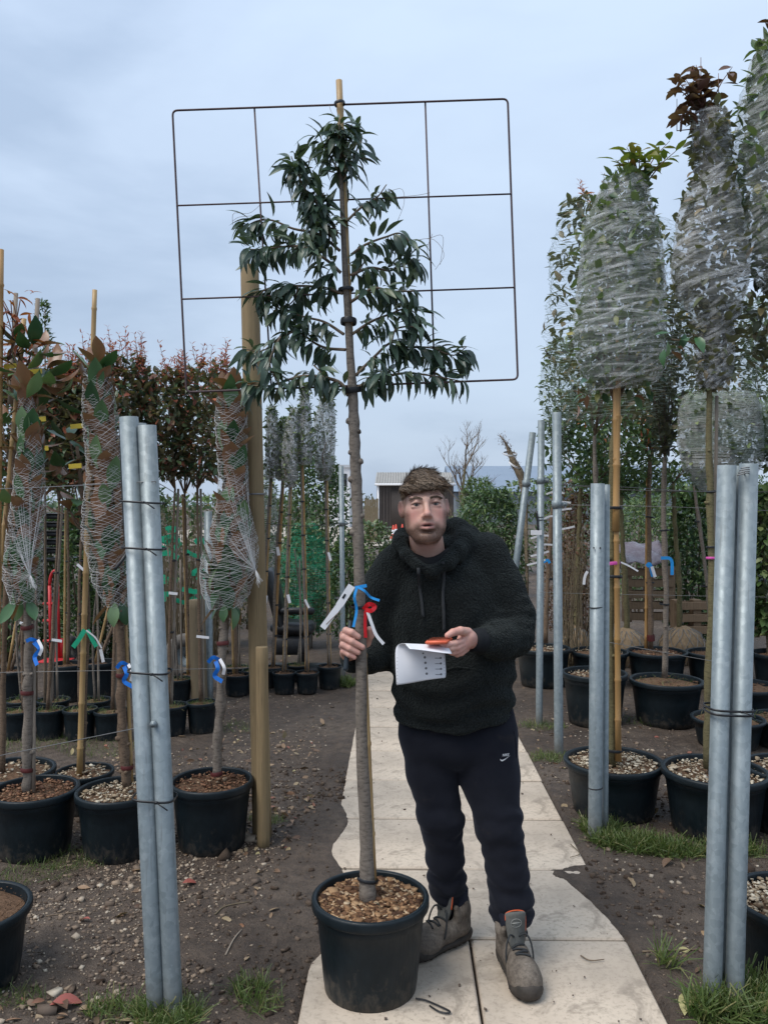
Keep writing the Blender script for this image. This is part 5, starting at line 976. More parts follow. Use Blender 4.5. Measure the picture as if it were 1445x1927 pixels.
for lb, pt in (('small mossy pot behind the far left netted pot', (40, 62, 1372, 1318)), ('small mossy pot behind the second left netted stem', (100, 62, 1372, 1318)), ('small mossy pot right of the bamboo cane foot', (178, 62, 1372, 1318)), ('small pot left of the mossy timber stump', (335, 54, 1330, 1278)), ('small pot behind the blue ribbon stem', (445, 50, 1290, 1256)), ('small pot behind the short timber stake', (480, 50, 1308, 1262)), ('small pot behind the column row', (560, 44, 1286, 1252))):
    o = potted(lb, *pt, 'moss', 0, cat='plant pot', name='plant_pot', group='small empty-looking pots behind the rows'); x, y, dc, pr, h = root_info[o.name]
    trunk(o, [(x, y, h * .85), (x + random.uniform(-.04, .04), y, h + .5), (x + random.uniform(-.1, .1), y, h + 1.1)], .010, .006, M_BARK, n=7, samples=10); cane(o, (x + .03, y, h * .85), (x + .02, y, h + 1.0), .009, M_GREYCANE)
# ------------------------------------------------------------------ shrubs and hedges behind
def shrub(label, cx, top, bot, wpx, d, n, mat, size, temps=T_OVAL, up=.3, stems=6, name='shrub', cat='shrub', netm=None, group=None, lump=.25, prof=None):
    c = P(cx, 950, d); root = thing(name, label, cat, (c.x, c.y, 0), group); h = wpx / 2
    zb = max(bot, 950 + CAM_H / S(d) - 2); zb = min(bot, 950 + CAM_H / S(d) - 2)
    prof = prof or [(top, cx - h * .35, cx + h * .35), (top + (zb - top) * .15, cx - h * .72, cx + h * .72), (top + (zb - top) * .45, cx - h, cx + h), (top + (zb - top) * .8, cx - h * .95, cx + h * .95), (zb, cx - h * .7, cx + h * .7)]
    sh = Shell(prof, d, lump, 6, .8); fill(sh, root, n, mat, size, temps, rmin=.45, rmax=1.08, up=up, name='foliage', out=.7); mb = MB()
    for _ in range(stems):
        e = sh.at(np.array([RNG.uniform(.02, .5)]), np.array([RNG.uniform(0, 6.28)]), .8)[0]; b = Vector((c.x + RNG.normal(0, .06), c.y + RNG.normal(0, .06), 0)); tube(mb, spline([b, (b + Vector(e)) / 2, e], 7), np.linspace(.014, .004, 7), 5)
    mb.build('stems', M_TWIG, root, kind='stuff')
    if netm: net(sh, root, 10, 8, .0016, netm, f=1.05)
    return root, sh
shrub('dense dark evergreen shrub behind the man on the right', 925, 918, 1200, 130, 9.2, 5200, L_GREEN, (.06, .10), T_NARROW, up=.1)
shrub('feathery yellow-green shrub left of the dark evergreen', 900, 902, 1080, 90, 14.5, 2600, L_FRESH, (.07, .12), T_NARROW, up=1.0)
shrub('brown-leaved beech bush behind the short steel post', 1100, 930, 1215, 110, 9.0, 3200, L_BEECH, (.04, .07), T_OVAL, stems=12)
shrub('second brown-leaved beech bush beside the thin posts', 1062, 905, 1190, 80, 10.0, 1800, L_BEECH, (.04, .07), T_OVAL, stems=12)
shrub('mid green conifer bush above the pallet crate', 1215, 940, 1130, 130, 12.0, 3400, L_FRESH, (.05, .09), T_NARROW, up=.8)
shrub('dark laurel bush behind the mossy cane stem', 1300, 925, 1200, 100, 9.6, 3000, L_GREEN, (.07, .11), T_OVAL)
shrub('yellow-green laurel at the right edge', 1450, 920, 1190, 90, 7.6, 1500, L_FRESH, (.09, .13), T_OVAL)
shrub('dark evergreen screen filling the right background', 1380, 900, 1150, 160, 13.5, 4000, L_GREEN, (.08, .13), T_OVAL)
shrub('pale variegated shrub under plastic beside the path', 700, 985, 1180, 110, 9.4, 2600, L_NETG, (.05, .08), T_OVAL)
shrub('dark leafy shrub at the foot of the far slim post', 660, 1000, 1200, 80, 8.8, 1700, L_GREEN, (.05, .08), T_OVAL)
shrub('netted pale shrub behind the wrapped columns', 575, 985, 1190, 110, 9.6, 2600, L_NETG, (.05, .08), T_OVAL, netm=M_GREENT)
shrub('tall leafy evergreen behind the wrapped columns', 600, 860, 1060, 120, 12.0, 3200, L_GREEN, (.06, .10), T_OVAL)
shrub('tall evergreen with white netting left of the columns', 470, 860, 1100, 110, 11.0, 2600, L_NETG, (.06, .09), T_OVAL, netm=M_NET)
shrub('slim dark conifer behind the red hand truck', 150, 950, 1240, 60, 8.6, 2200, L_GREEN, (.06, .11), T_NARROW, up=1.6)
shrub('slim dark conifer between magnolia stems', 205, 960, 1240, 64, 8.9, 2200, L_GREEN, (.06, .11), T_NARROW, up=1.6)
shrub('slim dark conifer left of the hand truck', 100, 970, 1230, 50, 9.2, 1600, L_GREEN, (.06, .11), T_NARROW, up=1.6)
shrub('slim dark conifer near the left picture edge', 20, 930, 1230, 80, 8.8, 2200, L_GREEN, (.06, .11), T_NARROW, up=1.6)
shrub('wispy juniper tip rising behind the grey cane', 80, 568, 800, 34, 6.2, 700, L_GREEN, (.03, .06), T_NARROW, up=2.5, stems=2)
shrub('broad dark evergreen behind the leaning tubes', 270, 900, 1200, 110, 10.5, 3000, L_GREEN, (.06, .10), T_OVAL)
shrub('grey-green shrub left of the timber post', 430, 940, 1180, 90, 9.8, 1800, L_WRAPD, (.05, .08), T_OVAL)
def twiggy(label, cx, top, bot, wpx, d, n, tapes, m=M_STAKE):
    c = P(cx, 950, d); root = thing('bare_shrub', label, 'shrub', (c.x, c.y, 0)); mb = MB()
    for _ in range(n):
        b = Vector((c.x + RNG.normal(0, .08), c.y + RNG.normal(0, .08), 0)); t = P(cx + RNG.uniform(-.5, .5) * wpx, top + RNG.random() ** 2 * (bot - top) * .6, d + RNG.normal(0, .12)); mid = (b + t) / 2 + Vector((RNG.normal(0, .06), RNG.normal(0, .06), 0)); q = spline([b, mid, t], 7); tube(mb, q, np.linspace(.006, .0015, 7), 4, False)
        for j in range(3): s_ = Vector(q[int(RNG.integers(3, 6))]); tube(mb, [s_, s_ + Vector((RNG.normal(0, .08), RNG.normal(0, .08), RNG.uniform(.03, .14)))], [.0025, .001], 3, False)
    mb.build('twigs', m, root)
    for k in range(tapes):
        x, y = cx + RNG.uniform(-.45, .45) * wpx, RNG.uniform(top + 40, bot - 60); w2 = RNG.uniform(14, 42); flat_strip(root, [(x - w2 / 2, y + RNG.uniform(-6, 6)), (x, y + RNG.uniform(-5, 5)), (x + w2 / 2, y + RNG.uniform(-12, 12))], d - .25 + RNG.uniform(-.1, .2), RNG.uniform(5, 10), M_GREENT, 'tape')
    return root
twiggy('bare tan shrub tied with green tape behind the stems', 345, 950, 1200, 90, 8.4, 70, 16); twiggy('second bare shrub with green tape by the leaning tubes', 312, 960, 1190, 50, 8.9, 45, 8); twiggy('bare shrub with green tape left of the timber post', 408, 970, 1190, 50, 9.2, 40, 6)
twiggy('bare twiggy shrub between the thin posts and beech', 1075, 960, 1190, 60, 7.9, 40, 0)
def hedge(label, x0, x1, y, z, n, mat, size):
    c = Vector(((x0 + x1) / 2, y, 0)); root = thing('hedge', label, 'hedge', tuple(c)); px = RNG.uniform(x0, x1, n); hz = z * (1 + .18 * fbm(np.stack([px * .8, np.full(n, y), np.zeros(n)], -1), 3)); pz = RNG.random(n) ** .7 * hz; py = y + RNG.uniform(-.7, .7, n) * (1 - .4 * pz / z); leaf_cloud('foliage', mat, np.stack([px, py, pz], 1), rdir(n, .4), RNG.uniform(*size, n), T_OVAL, root); mb = MB()
    for xx in np.arange(x0, x1, .8): tube(mb, [(xx, y, 0), (xx + .05, y, z * .7)], [.03, .015], 5)
    mb.build('stems', M_TWIG, root, kind='stuff')
hedge('long boundary hedge behind the left rows', -16, -1.2, 14.5, 1.85, 9000, L_GREEN, (.10, .17)); hedge('long boundary hedge behind the right rows', 3.0, 16, 16, 2.1, 8000, L_GREEN, (.10, .17))
hedge('rough brownish hedge beyond the pallets', 2.6, 9.0, 20, 2.3, 4500, L_FRESH, (.10, .18))
tl = RNG.uniform(0, 1, (9000, 3)); X = tl[:, 0] * 170 - 85; Zt = 3.6 * (1 + .5 * fbm(np.stack([X * .09, X * 0, X * 0], -1), 4)); tag(leaf_cloud('treeline', L_WRAPD, np.stack([X, 95 + tl[:, 1] * 6, tl[:, 2] * Zt], 1), rdir(9000, .3), RNG.uniform(.5, .9, 9000), T_SMALL), 'far line of winter trees on the horizon', 'treeline')
# wrapped spike leaning over the hedge
c = P(985, 950, 9.0); root = thing('wrapped_conifer', 'thin tied-up brown conifer spike leaning above the hedge', 'shrub', (c.x, c.y, 0)); ax = [P(992, 1120, 9.0), P(988, 960, 9.0), P(980, 900, 9.0), P(966, 870, 9.0), P(953, 838, 9.0), P(940, 818, 9.0)]; q = spline(ax, 24); mb = MB(); tube(mb, q, np.interp(np.linspace(0, 1, 24), [0, .45, .62, .8, 1], [.015, .045, .04, .012, .003]), 8, True, .2); mb.build('bundle', simple('tied_twigs', (.30, .235, .16), (.20, .155, .105), 30, .9, bump=.8, bscale=60, bdist=.02), root)
i_ = RNG.integers(6, 23, 420); leaf_cloud('needles', L_BEECH, q[i_] + RNG.normal(0, .025, (420, 3)), rdir(420, 1.0), RNG.uniform(.02, .04, 420), T_NARROW, root)
for k in (13, 16): band(root, q[k], .075, .02, M_WHITE, 'tie', .5)
# bare tree
def bare_tree():
    d = 21.0; b = P(878, 950, d); root = thing('bare_tree', 'leafless winter tree between the shed and the hedge', 'tree', (b.x, b.y, 0)); rg = random.Random(3); mt = MB(); mbn = MB()
    def grow(mb, p, dv, ln, r, lv):
        q = [p]; dd = dv.copy()
        for _ in range(4): dd = (dd + Vector((rg.gauss(0, .12), rg.gauss(0, .12), .06))).normalized(); q.append(q[-1] + dd * ln / 4)
        tube(mb, q, np.linspace(r, r * .6, 5), 5, False)
        if lv >= 4: return
        for k in range(4 if lv else 9):
            t = rg.uniform(.35, 1); i = min(4, int(t * 5)); a = rg.uniform(0, 6.28); nd = (dd * .9 + Vector((math.cos(a), math.sin(a), .35)) * .75).normalized(); grow(mbn, q[i], nd, ln * (rg.uniform(.22, .34) if lv == 0 else rg.uniform(.45, .7)), r * .45, lv + 1)
    grow(mt, Vector((b.x, b.y, 0)), Vector((.03, 0, 1)), 2.7, .055, 0); mt.build('trunk', M_BARKM, root); mbn.build('branches', M_TWIG, root)
bare_tree()
# ------------------------------------------------------------------ buildings and yard
def quad(mb, a, b, c, d, mi=0): mb.add([a, b, c, d], [(0, 1, 2, 3)], mi)
yd = MB(); quad(yd, (-14, 33, .03), (4.5, 33, .03), (4.5, 62, .03), (-14, 62, .03)); struct(yd.build('yard', simple('yard_concrete', (.42, .37, .31), (.34, .30, .25), .6, .9, .2)))
def shed():
    d = 45.0; a, b = P(709, 950, d), P(853, 950, d); zt = P(709, 911, d).z; zr = P(709, 886, d).z; root = thing('shed', 'brown clad shed with corrugated grey roof across the yard', 'shed', ((a.x + b.x) / 2, d, 0)); x0, x1 = a.x, b.x; y0, y1 = d, d + 7
    mb = MB(); n = 48
    for i in range(n):
        u0 = x0 + (x1 - x0) * i / n; u1 = x0 + (x1 - x0) * (i + 1) / n; k = .0 if i % 2 else -.05; box(mb, ((u0 + u1) / 2, y0 + .1 + k / 2, zt / 2), (u1 - u0, .2 - k, zt))
    box(mb, (x1 - .05, (y0 + y1) / 2, zt / 2 + .2), (.1, y1 - y0 - .3, zt + .4), mi=1); box(mb, (x0 + .05, (y0 + y1) / 2, zt / 2), (.1, y1 - y0 - .3, zt), mi=1); box(mb, ((x0 + x1) / 2, y1, zt / 2), (x1 - x0, .1, zt)); mb.build('wall', [simple('brown_cladding', (.060, .048, .042), (.050, .040, .036), 2, .6), simple('pale_side_cladding', (.30, .31, .30), None, 3, .7)], root, smooth=False)
    mb = MB(); n = 60; V = []; F = []
    for i in range(n + 1):
        xx = x0 - .1 + (x1 - x0 + .2) * i / n; k = .06 * (i % 2)
        for yy, zz in ((y0 - .25, zt), (y0 + 3.4, zr + .02), (y1 + .2, zt)): V.append((xx, yy, zz + k))
    for i in range(n): F += [(i * 3, i * 3 + 3, i * 3 + 4, i * 3 + 1), (i * 3 + 1, i * 3 + 4, i * 3 + 5, i * 3 + 2)]
    mb.add(V, F); mb.build('roof', simple('fibre_cement', (.34, .33, .31), (.27, .26, .24), 4, .9), root, smooth=False)
    mb = MB(); tube(mb, [(x0 + .08, y0 - .08, 0), (x0 + .08, y0 - .08, zt)], .06, 8); tube(mb, [(x0 - .1, y0 - .28, zt - .03), (x1 + .1, y0 - .28, zt - .03)], .06, 8); mb.build('gutter', M_WHITE, root)
    mb = MB(); box(mb, ((x0 + x1) / 2, y0 - .06, zt * .46), ((x1 - x0) * .62, .1, zt * .9)); mb.build('door', simple('door_brown', (.052, .042, .038), None, 2, .6), root)
shed()
def hall(label, pl, pr, py_top, d, depth, wallc, roofc, py_eave=None, name='hall'):
    a, b = P(pl, 950, d), P(pr, 950, d); zt = P(pl, py_eave or py_top, d).z; zr = P(pl, py_top, d + (depth / 2 if py_eave else 0)).z; root = thing(name, label, 'building', ((a.x + b.x) / 2, a.y, 0)); x0, x1, y0, y1 = a.x, b.x, a.y, a.y + depth
    mb = MB(); box(mb, ((x0 + x1) / 2, (y0 + y1) / 2, zt / 2), (x1 - x0, depth, zt)); mb.build('wall', wallc, root, smooth=False); mb = MB()
    if py_eave:
        ym = (y0 + y1) / 2; V = [(x0 - .3, y0 - .4, zt), (x1 + .3, y0 - .4, zt), (x1 + .3, ym, zr), (x0 - .3, ym, zr), (x1 + .3, y1 + .4, zt), (x0 - .3, y1 + .4, zt)]; mb.add(V, [(0, 1, 2, 3), (3, 2, 4, 5), (0, 3, 5), (1, 4, 2)])
    else: box(mb, ((x0 + x1) / 2, (y0 + y1) / 2, zt + .1), (x1 - x0 + .3, depth + .3, .2))
    mb.build('roof', roofc, root, smooth=False)
    return root, (x0, x1, y0, zt)
hall('long blue-grey roofed building beyond the hedge', 858, 1420, 877, 70, 22, simple('hall_wall', (.20, .23, .26), None, 1, .7), simple('blue_grey_roof', (.20, .25, .32), (.17, .22, .28), .3, .6), 925)
o, (x0, x1, y0, zt) = hall('white flat-roofed building behind the wrapped columns', 610, 658, 880, 60, 8, M_WHITE, simple('roof_edge', (.5, .52, .55), None, 1, .7))
for k in range(2): mb = MB(); box(mb, (x1 - .5 - .9 * k, y0 - .02, zt - .9), (.6, .08, .9)); mb.build('window', simple('dark_glass', (.03, .035, .04), None, 2, .1), o)
def fence_far():
    d = 36; a, b = P(686, 950, d), P(712, 950, d); root = thing('wooden_fence', 'short weathered fence panel left of the shed', 'fence', ((a.x + b.x) / 2, d, 0)); zt = P(700, 938, d).z
    for i in range(6): mb = MB(); u = a.x + (b.x - a.x) * (i + .5) / 6; box(mb, (u, d, zt / 2), (.095, .03, zt * random.uniform(.95, 1.02))); mb.build('board', M_STAKE, root, smooth=False)
    mb = MB(); box(mb, ((a.x + b.x) / 2, d + .05, zt * .75), (b.x - a.x, .05, .08)); box(mb, ((a.x + b.x) / 2, d + .05, zt * .3), (b.x - a.x, .05, .08)); mb.build('rail', M_STAKE, root, smooth=False)
fence_far()
M_CONE = simple('cone_red', (.62, .06, .03), (.5, .05, .03), 3, .5)
for i, (px_, dd_) in enumerate(((740, 40.0), (745, 41.5), (757, 42.0))):
    c = P(px_, 950, dd_); o = thing('traffic_cone', ('red and white traffic cone nearest the path, leftmost of three', 'red and white traffic cone just behind the leftmost one', 'red and white traffic cone half hidden by the man')[i], 'cone', (c.x, c.y, .03), 'traffic cones in the yard'); k = .62
    mb = MB(); box(mb, (c.x, c.y, .05), (.36, .36, .04), bev=.01); mb.build('base', M_BLACK if i else M_CONE, o); mb = MB(); lathe(mb, [(.14, .07), (.105, .07 + .3 * k)], 16, (c.x, c.y, 0)); lathe(mb, [(.07, .07 + .62 * k), (.03, .07 + k), (.0, .07 + k)], 16, (c.x, c.y, 0)); mb.build('body', M_CONE, o); mb = MB(); lathe(mb, [(.1055, .07 + .3 * k), (.0705, .07 + .62 * k)], 16, (c.x, c.y, 0)); mb.build('band', M_WHITE, o)
# ------------------------------------------------------------------ yard clutter
def hand_truck():
    d = 7.5; M_RT = simple('red_paint', (.55, .025, .03), (.42, .02, .025), 15, .4); c = P(106, 950, d); root = thing('hand_truck', 'red two-wheeled hand truck among the left stems', 'hand truck', (c.x, c.y, 0)); mb = MB()
    L_ = [P(94, 1102, d), P(97, 1235, d)]; R_ = [P(108, 1078, d), P(112, 1245, d)]; tube(mb, L_, .016, 8); tube(mb, R_, .018, 8); tube(mb, spline([P(94, 1102, d), P(96, 1085, d), P(103, 1074, d), P(108, 1080, d)], 10), .014, 8)
    for py in (1136, 1168, 1206): tube(mb, [P(82, py, d), P(110, py, d)], .013, 8)
    mb.build('frame', M_RT, root); mb = MB(); box(mb, P(113, 1222, d), (.10, .02, .20), Matrix.Rotation(.5, 3, 'Z'), bev=.004); mb.build('side_plate', M_RT, root)
    mb = MB(); box(mb, P(106, 1243, d - .12), (.26, .20, .012), bev=.003); mb.build('toe_plate', M_RT, root)
    mb = MB(); cc = P(133, 1222, d + .12); V = []; n = 24
    for i in range(n):
        a = 6.2832 * i / n
        for rr, xx in ((.06, -.03), (.10, -.035), (.125, -.02), (.125, .02), (.10, .035), (.06, .03)): V.append((cc.x + xx, cc.y + rr * math.cos(a), cc.z + rr * math.sin(a) + .0))
    mb.add(V, [(i * 6 + k, i * 6 + (k + 1) % 6, ((i + 1) % n) * 6 + (k + 1) % 6, ((i + 1) % n) * 6 + k) for i in range(n) for k in range(6)]); mb.build('wheel', M_RUBBER_, root)
M_RUBBER_ = simple('tyre_rubber', (.030, .028, .026), (.055, .05, .045), 20, .8)
hand_truck()
def tyre():
    d = 7.9; c = P(352, 1222, d); root = thing('trolley_wheel', 'grey trolley wheel standing behind the mossy timber stump', 'wheel', (c.x, c.y, 0)); M_T = simple('grey_tyre', (.16, .145, .13), (.11, .10, .09), 15, .85)
    V = []; n = 32; prof = [(.10, -.05), (.16, -.065), (.205, -.05), (.22, 0), (.205, .05), (.16, .065), (.10, .05)]; z0 = .22
    for i in range(n):
        a = 6.2832 * i / n
        for rr, yy in prof: V.append((c.x + rr * math.cos(a), c.y + yy, z0 + rr * math.sin(a)))
    m = len(prof); mb = MB(); mb.add(V, [(i * m + k, i * m + (k + 1) % m, ((i + 1) % n) * m + (k + 1) % m, ((i + 1) % n) * m + k) for i in range(n) for k in range(m)]); mb.build('tyre', M_T, root)
    mb = MB(); V = []
    for i in range(n):
        a = 6.2832 * i / n
        for rr, yy in ((.02, -.03), (.08, -.02), (.105, -.045), (.105, .045), (.02, .03)): V.append((c.x + rr * math.cos(a), c.y + yy, z0 + rr * math.sin(a)))
    mb.add(V, [(i * 5 + k, i * 5 + (k + 1) % 5, ((i + 1) % n) * 5 + (k + 1) % 5, ((i + 1) % n) * 5 + k) for i in range(n) for k in range(5)]); mb.build('hub', M_GALV, root)
tyre()
def seat():
    d = 8.3; c = P(550, 950, d); root = thing('machine_seat', 'black padded machine seat behind the wrapped columns', 'seat', (c.x, c.y, 0)); s = S(d)
    mb = MB(); box(mb, P(520, 1125, d), (.10, .42, .62), Matrix.Rotation(R(-14), 3, 'Y'), bev=.04); mb.build('backrest', M_BLACK, root); mb = MB(); box(mb, P(553, 1180, d), (.42, .42, .12), Matrix.Rotation(R(4), 3, 'Y'), bev=.04); mb.build('seat_cushion', M_BLACK, root)
    mb = MB(); box(mb, P(560, 1150, d - .2), (.34, .07, .07), bev=.02); mb.build('armrest', M_BLACK, root); mb = MB(); box(mb, P(550, 1210, d), (.36, .40, .18), bev=.03); mb.build('base', simple('dark_steel', (.03, .03, .033), None, 10, .5), root); mb = MB(); p0 = P(568, 950, d); tube(mb, [(p0.x, p0.y, .02), (p0.x, p0.y, .3)], .03, 10); box(mb, (p0.x, p0.y, .025), (.7, .3, .05), bev=.01); mb.build('pedestal', M_BLACK, root)
seat()
def slat_crate(label, x0, x1, ytop, ybot, d, n, rot=0.0, film=False):
    a, b = P(x0, 950, d), P(x1, 950, d); zt, zb = P(x0, ytop, d).z, max(0.0, P(x0, ybot, d).z); c = Vector(((a.x + b.x) / 2, a.y, 0)); root = thing('pallet', label, 'pallet', tuple(c)); M = rz(rot); w2 = b.x - a.x
    for i in range(n):
        z = zb + (zt - zb) * (i + .5) / n; mb = MB(); box(mb, c + Vector((0, -.055, z)), (w2, .018, (zt - zb) / n * .62), M, bev=.003); mb.build('slat', M_PALLET, root, smooth=False)
        mb = MB(); box(mb, c + M @ Vector((0, .075, 0)) + Vector((0, 0, z)), (w2, .018, (zt - zb) / n * .62), M, bev=.003); mb.build('slat', M_PALLET, root, smooth=False)
    for u in (-.46, 0, .46): mb = MB(); box(mb, c + M @ Vector((u * w2, .01, 0)) + Vector((0, 0, (zt + zb) / 2)), (.09, .10, zt - zb), M, bev=.004); mb.build('bearer', M_PALLET, root, smooth=False)
    return root
slat_crate('upright slatted pallet crate behind the maroon banded tree', 1176, 1264, 1066, 1170, 9.4, 5); slat_crate('low slatted pallet stack right of the upright crate', 1268, 1350, 1128, 1196, 9.0, 3, .1); slat_crate('pallet stack at the right edge behind the steel bundle', 1418, 1500, 1140, 1200, 8.0, 3, -.2)
mb = MB(); a, b = P(1180, 1062, 9.2), P(1244, 1020, 9.6); V = []; nx = 14
for i in range(nx):
    for j in range(nx): u, v_ = i / (nx - 1), j / (nx - 1); V.append((a.x + (b.x - a.x) * u, a.y + .5 * v_, a.z + (b.z - a.z) * (v_ * .9 + .1 * u) + .02 * math.sin(9 * u + 5 * v_) + RNG.normal(0, .006)))
mb.add(V, [(i * nx + j, (i + 1) * nx + j, (i + 1) * nx + j + 1, i * nx + j + 1) for i in range(nx - 1) for j in range(nx - 1)]); o = mb.build('plastic_sheet', simple('grey_plastic_sheet', (.20, .17, .19), (.13, .09, .11), 12, .25, .6, bump=.6, bscale=20, bdist=.02)); m = o.modifiers.new('thick', 'SOLIDIFY'); m.thickness = .004; tag(o, 'crumpled grey plastic sheet over the upright pallet crate', 'sheet')
def rootball(label, cx, top, bot, wpx, d, stem):
    c = P(cx, 950, d); zt = max(P(cx, top, d).z, .12); r = wpx / 2 * S(d); root = thing('rootballed_tree', label, 'tree', (c.x, c.y, 0)); mb = MB(); lathe(mb, [(r * .75, 0), (r * 1.0, zt * .3), (r * .95, zt * .6), (r * .7, zt * .88), (r * .35, zt * 1.0), (.03, zt * 1.08)], 24, (c.x, c.y, 0), wob=lambda a, z: 1 + .06 * math.sin(5 * a + z * 20) + .03 * math.sin(11 * a)); mb.build('root_ball', simple('hessian', (.30, .22, .14), (.21, .155, .10), 25, .95, .1, bump=.7, bscale=120, bdist=.01), root)
    mb = MB()
    for k in range(14):
        for sg in (1, -1): tube(mb, [Vector((c.x + rr * r * 1.03 * math.cos(a), c.y + rr * r * 1.03 * math.sin(a), z)) for a, rr, z in ((2 * math.pi * k / 14 + sg * t * .9, np.interp(t, [0, .3, .6, .88, 1], [.78, 1.02, .97, .73, .36]), zt * t) for t in np.linspace(0, 1, 9))], .003, 4, False)
    mb.build('wire_basket', M_WIRE, root); trunk(root, [P(a, b, d) for a, b in stem], .030, .020, M_BARKM, n=10, knots=3)
    crown(root, [(stem[-1][1] - 170, stem[-1][0] - 35, stem[-1][0] + 35), (stem[-1][1] - 90, stem[-1][0] - 70, stem[-1][0] + 70), (stem[-1][1] + 20, stem[-1][0] - 60, stem[-1][0] + 60)], d, 900, L_GREEN, (.07, .11), T_OVAL, .25, stems=9, base=P(*stem[-1], d)); return root
rootball('root-balled tree in hessian, left of the maroon banded tree', 1178, 1186, 1222, 86, 8.6, [(1180, 1190), (1176, 1100), (1170, 1000), (1166, 900)]); rootball('root-balled tree in hessian, right of the pallet crate', 1284, 1182, 1220, 88, 8.7, [(1278, 1185), (1277, 1090), (1270, 1000), (1266, 910)]); rootball('root-balled tree in hessian beside the brown beech', 1082, 1180, 1216, 56, 8.8, [(1084, 1185), (1086, 1080), (1090, 980), (1092, 900)])
def crates():
    d = 9.0
    for i in range(5):
        c = P(130, 972 + 16 * i, d); o = thing('black_crate', ('topmost', 'second', 'third', 'fourth', 'lowest')[i] + ' black plastic tray in the stack behind the bamboo cane', 'tray', tuple(c), 'stacked black trays'); mb = MB(); box(mb, c, (.42, .34, .05), rz(.06 * (i % 3 - 1)), bev=.01); mb.build('tray', M_BLACK, o); mb = MB(); box(mb, c + Vector((0, 0, .032)), (.46, .38, .014), rz(.06 * (i % 3 - 1)), bev=.004); mb.build('lip', M_BLACK, o)
    c = P(130, 1120, d); o = thing('stand', 'dark trestle under the stacked black trays', 'trestle', (c.x, c.y, 0)); mb = MB(); zt = P(130, 1052, d).z
    for sx in (-.2, .2):
        for sy in (-.15, .15): tube(mb, [(c.x + sx, c.y + sy, 0), (c.x + sx, c.y + sy, zt)], .02, 8)
    box(mb, (c.x, c.y, zt), (.46, .36, .03)); mb.build('frame', M_BLACK, o)
crates()
# bundle of white labels beside the thin post
c = P(1022, 1000, 6.9); lbn = thing('label_bundle', 'white plastic labels fanned out behind the thin steel posts', 'labels', (c.x, c.y, c.z))
for i in range(9): px_, py_ = 990 + RNG.uniform(0, 60), 930 + 150 * i / 9; flat_strip(lbn, [(px_, py_), (px_ + 18, py_ - RNG.uniform(2, 9)), (px_ + 34, py_ - RNG.uniform(0, 12))], 6.9 + RNG.uniform(-.1, .1), 3.5, M_WHITE, 'label')
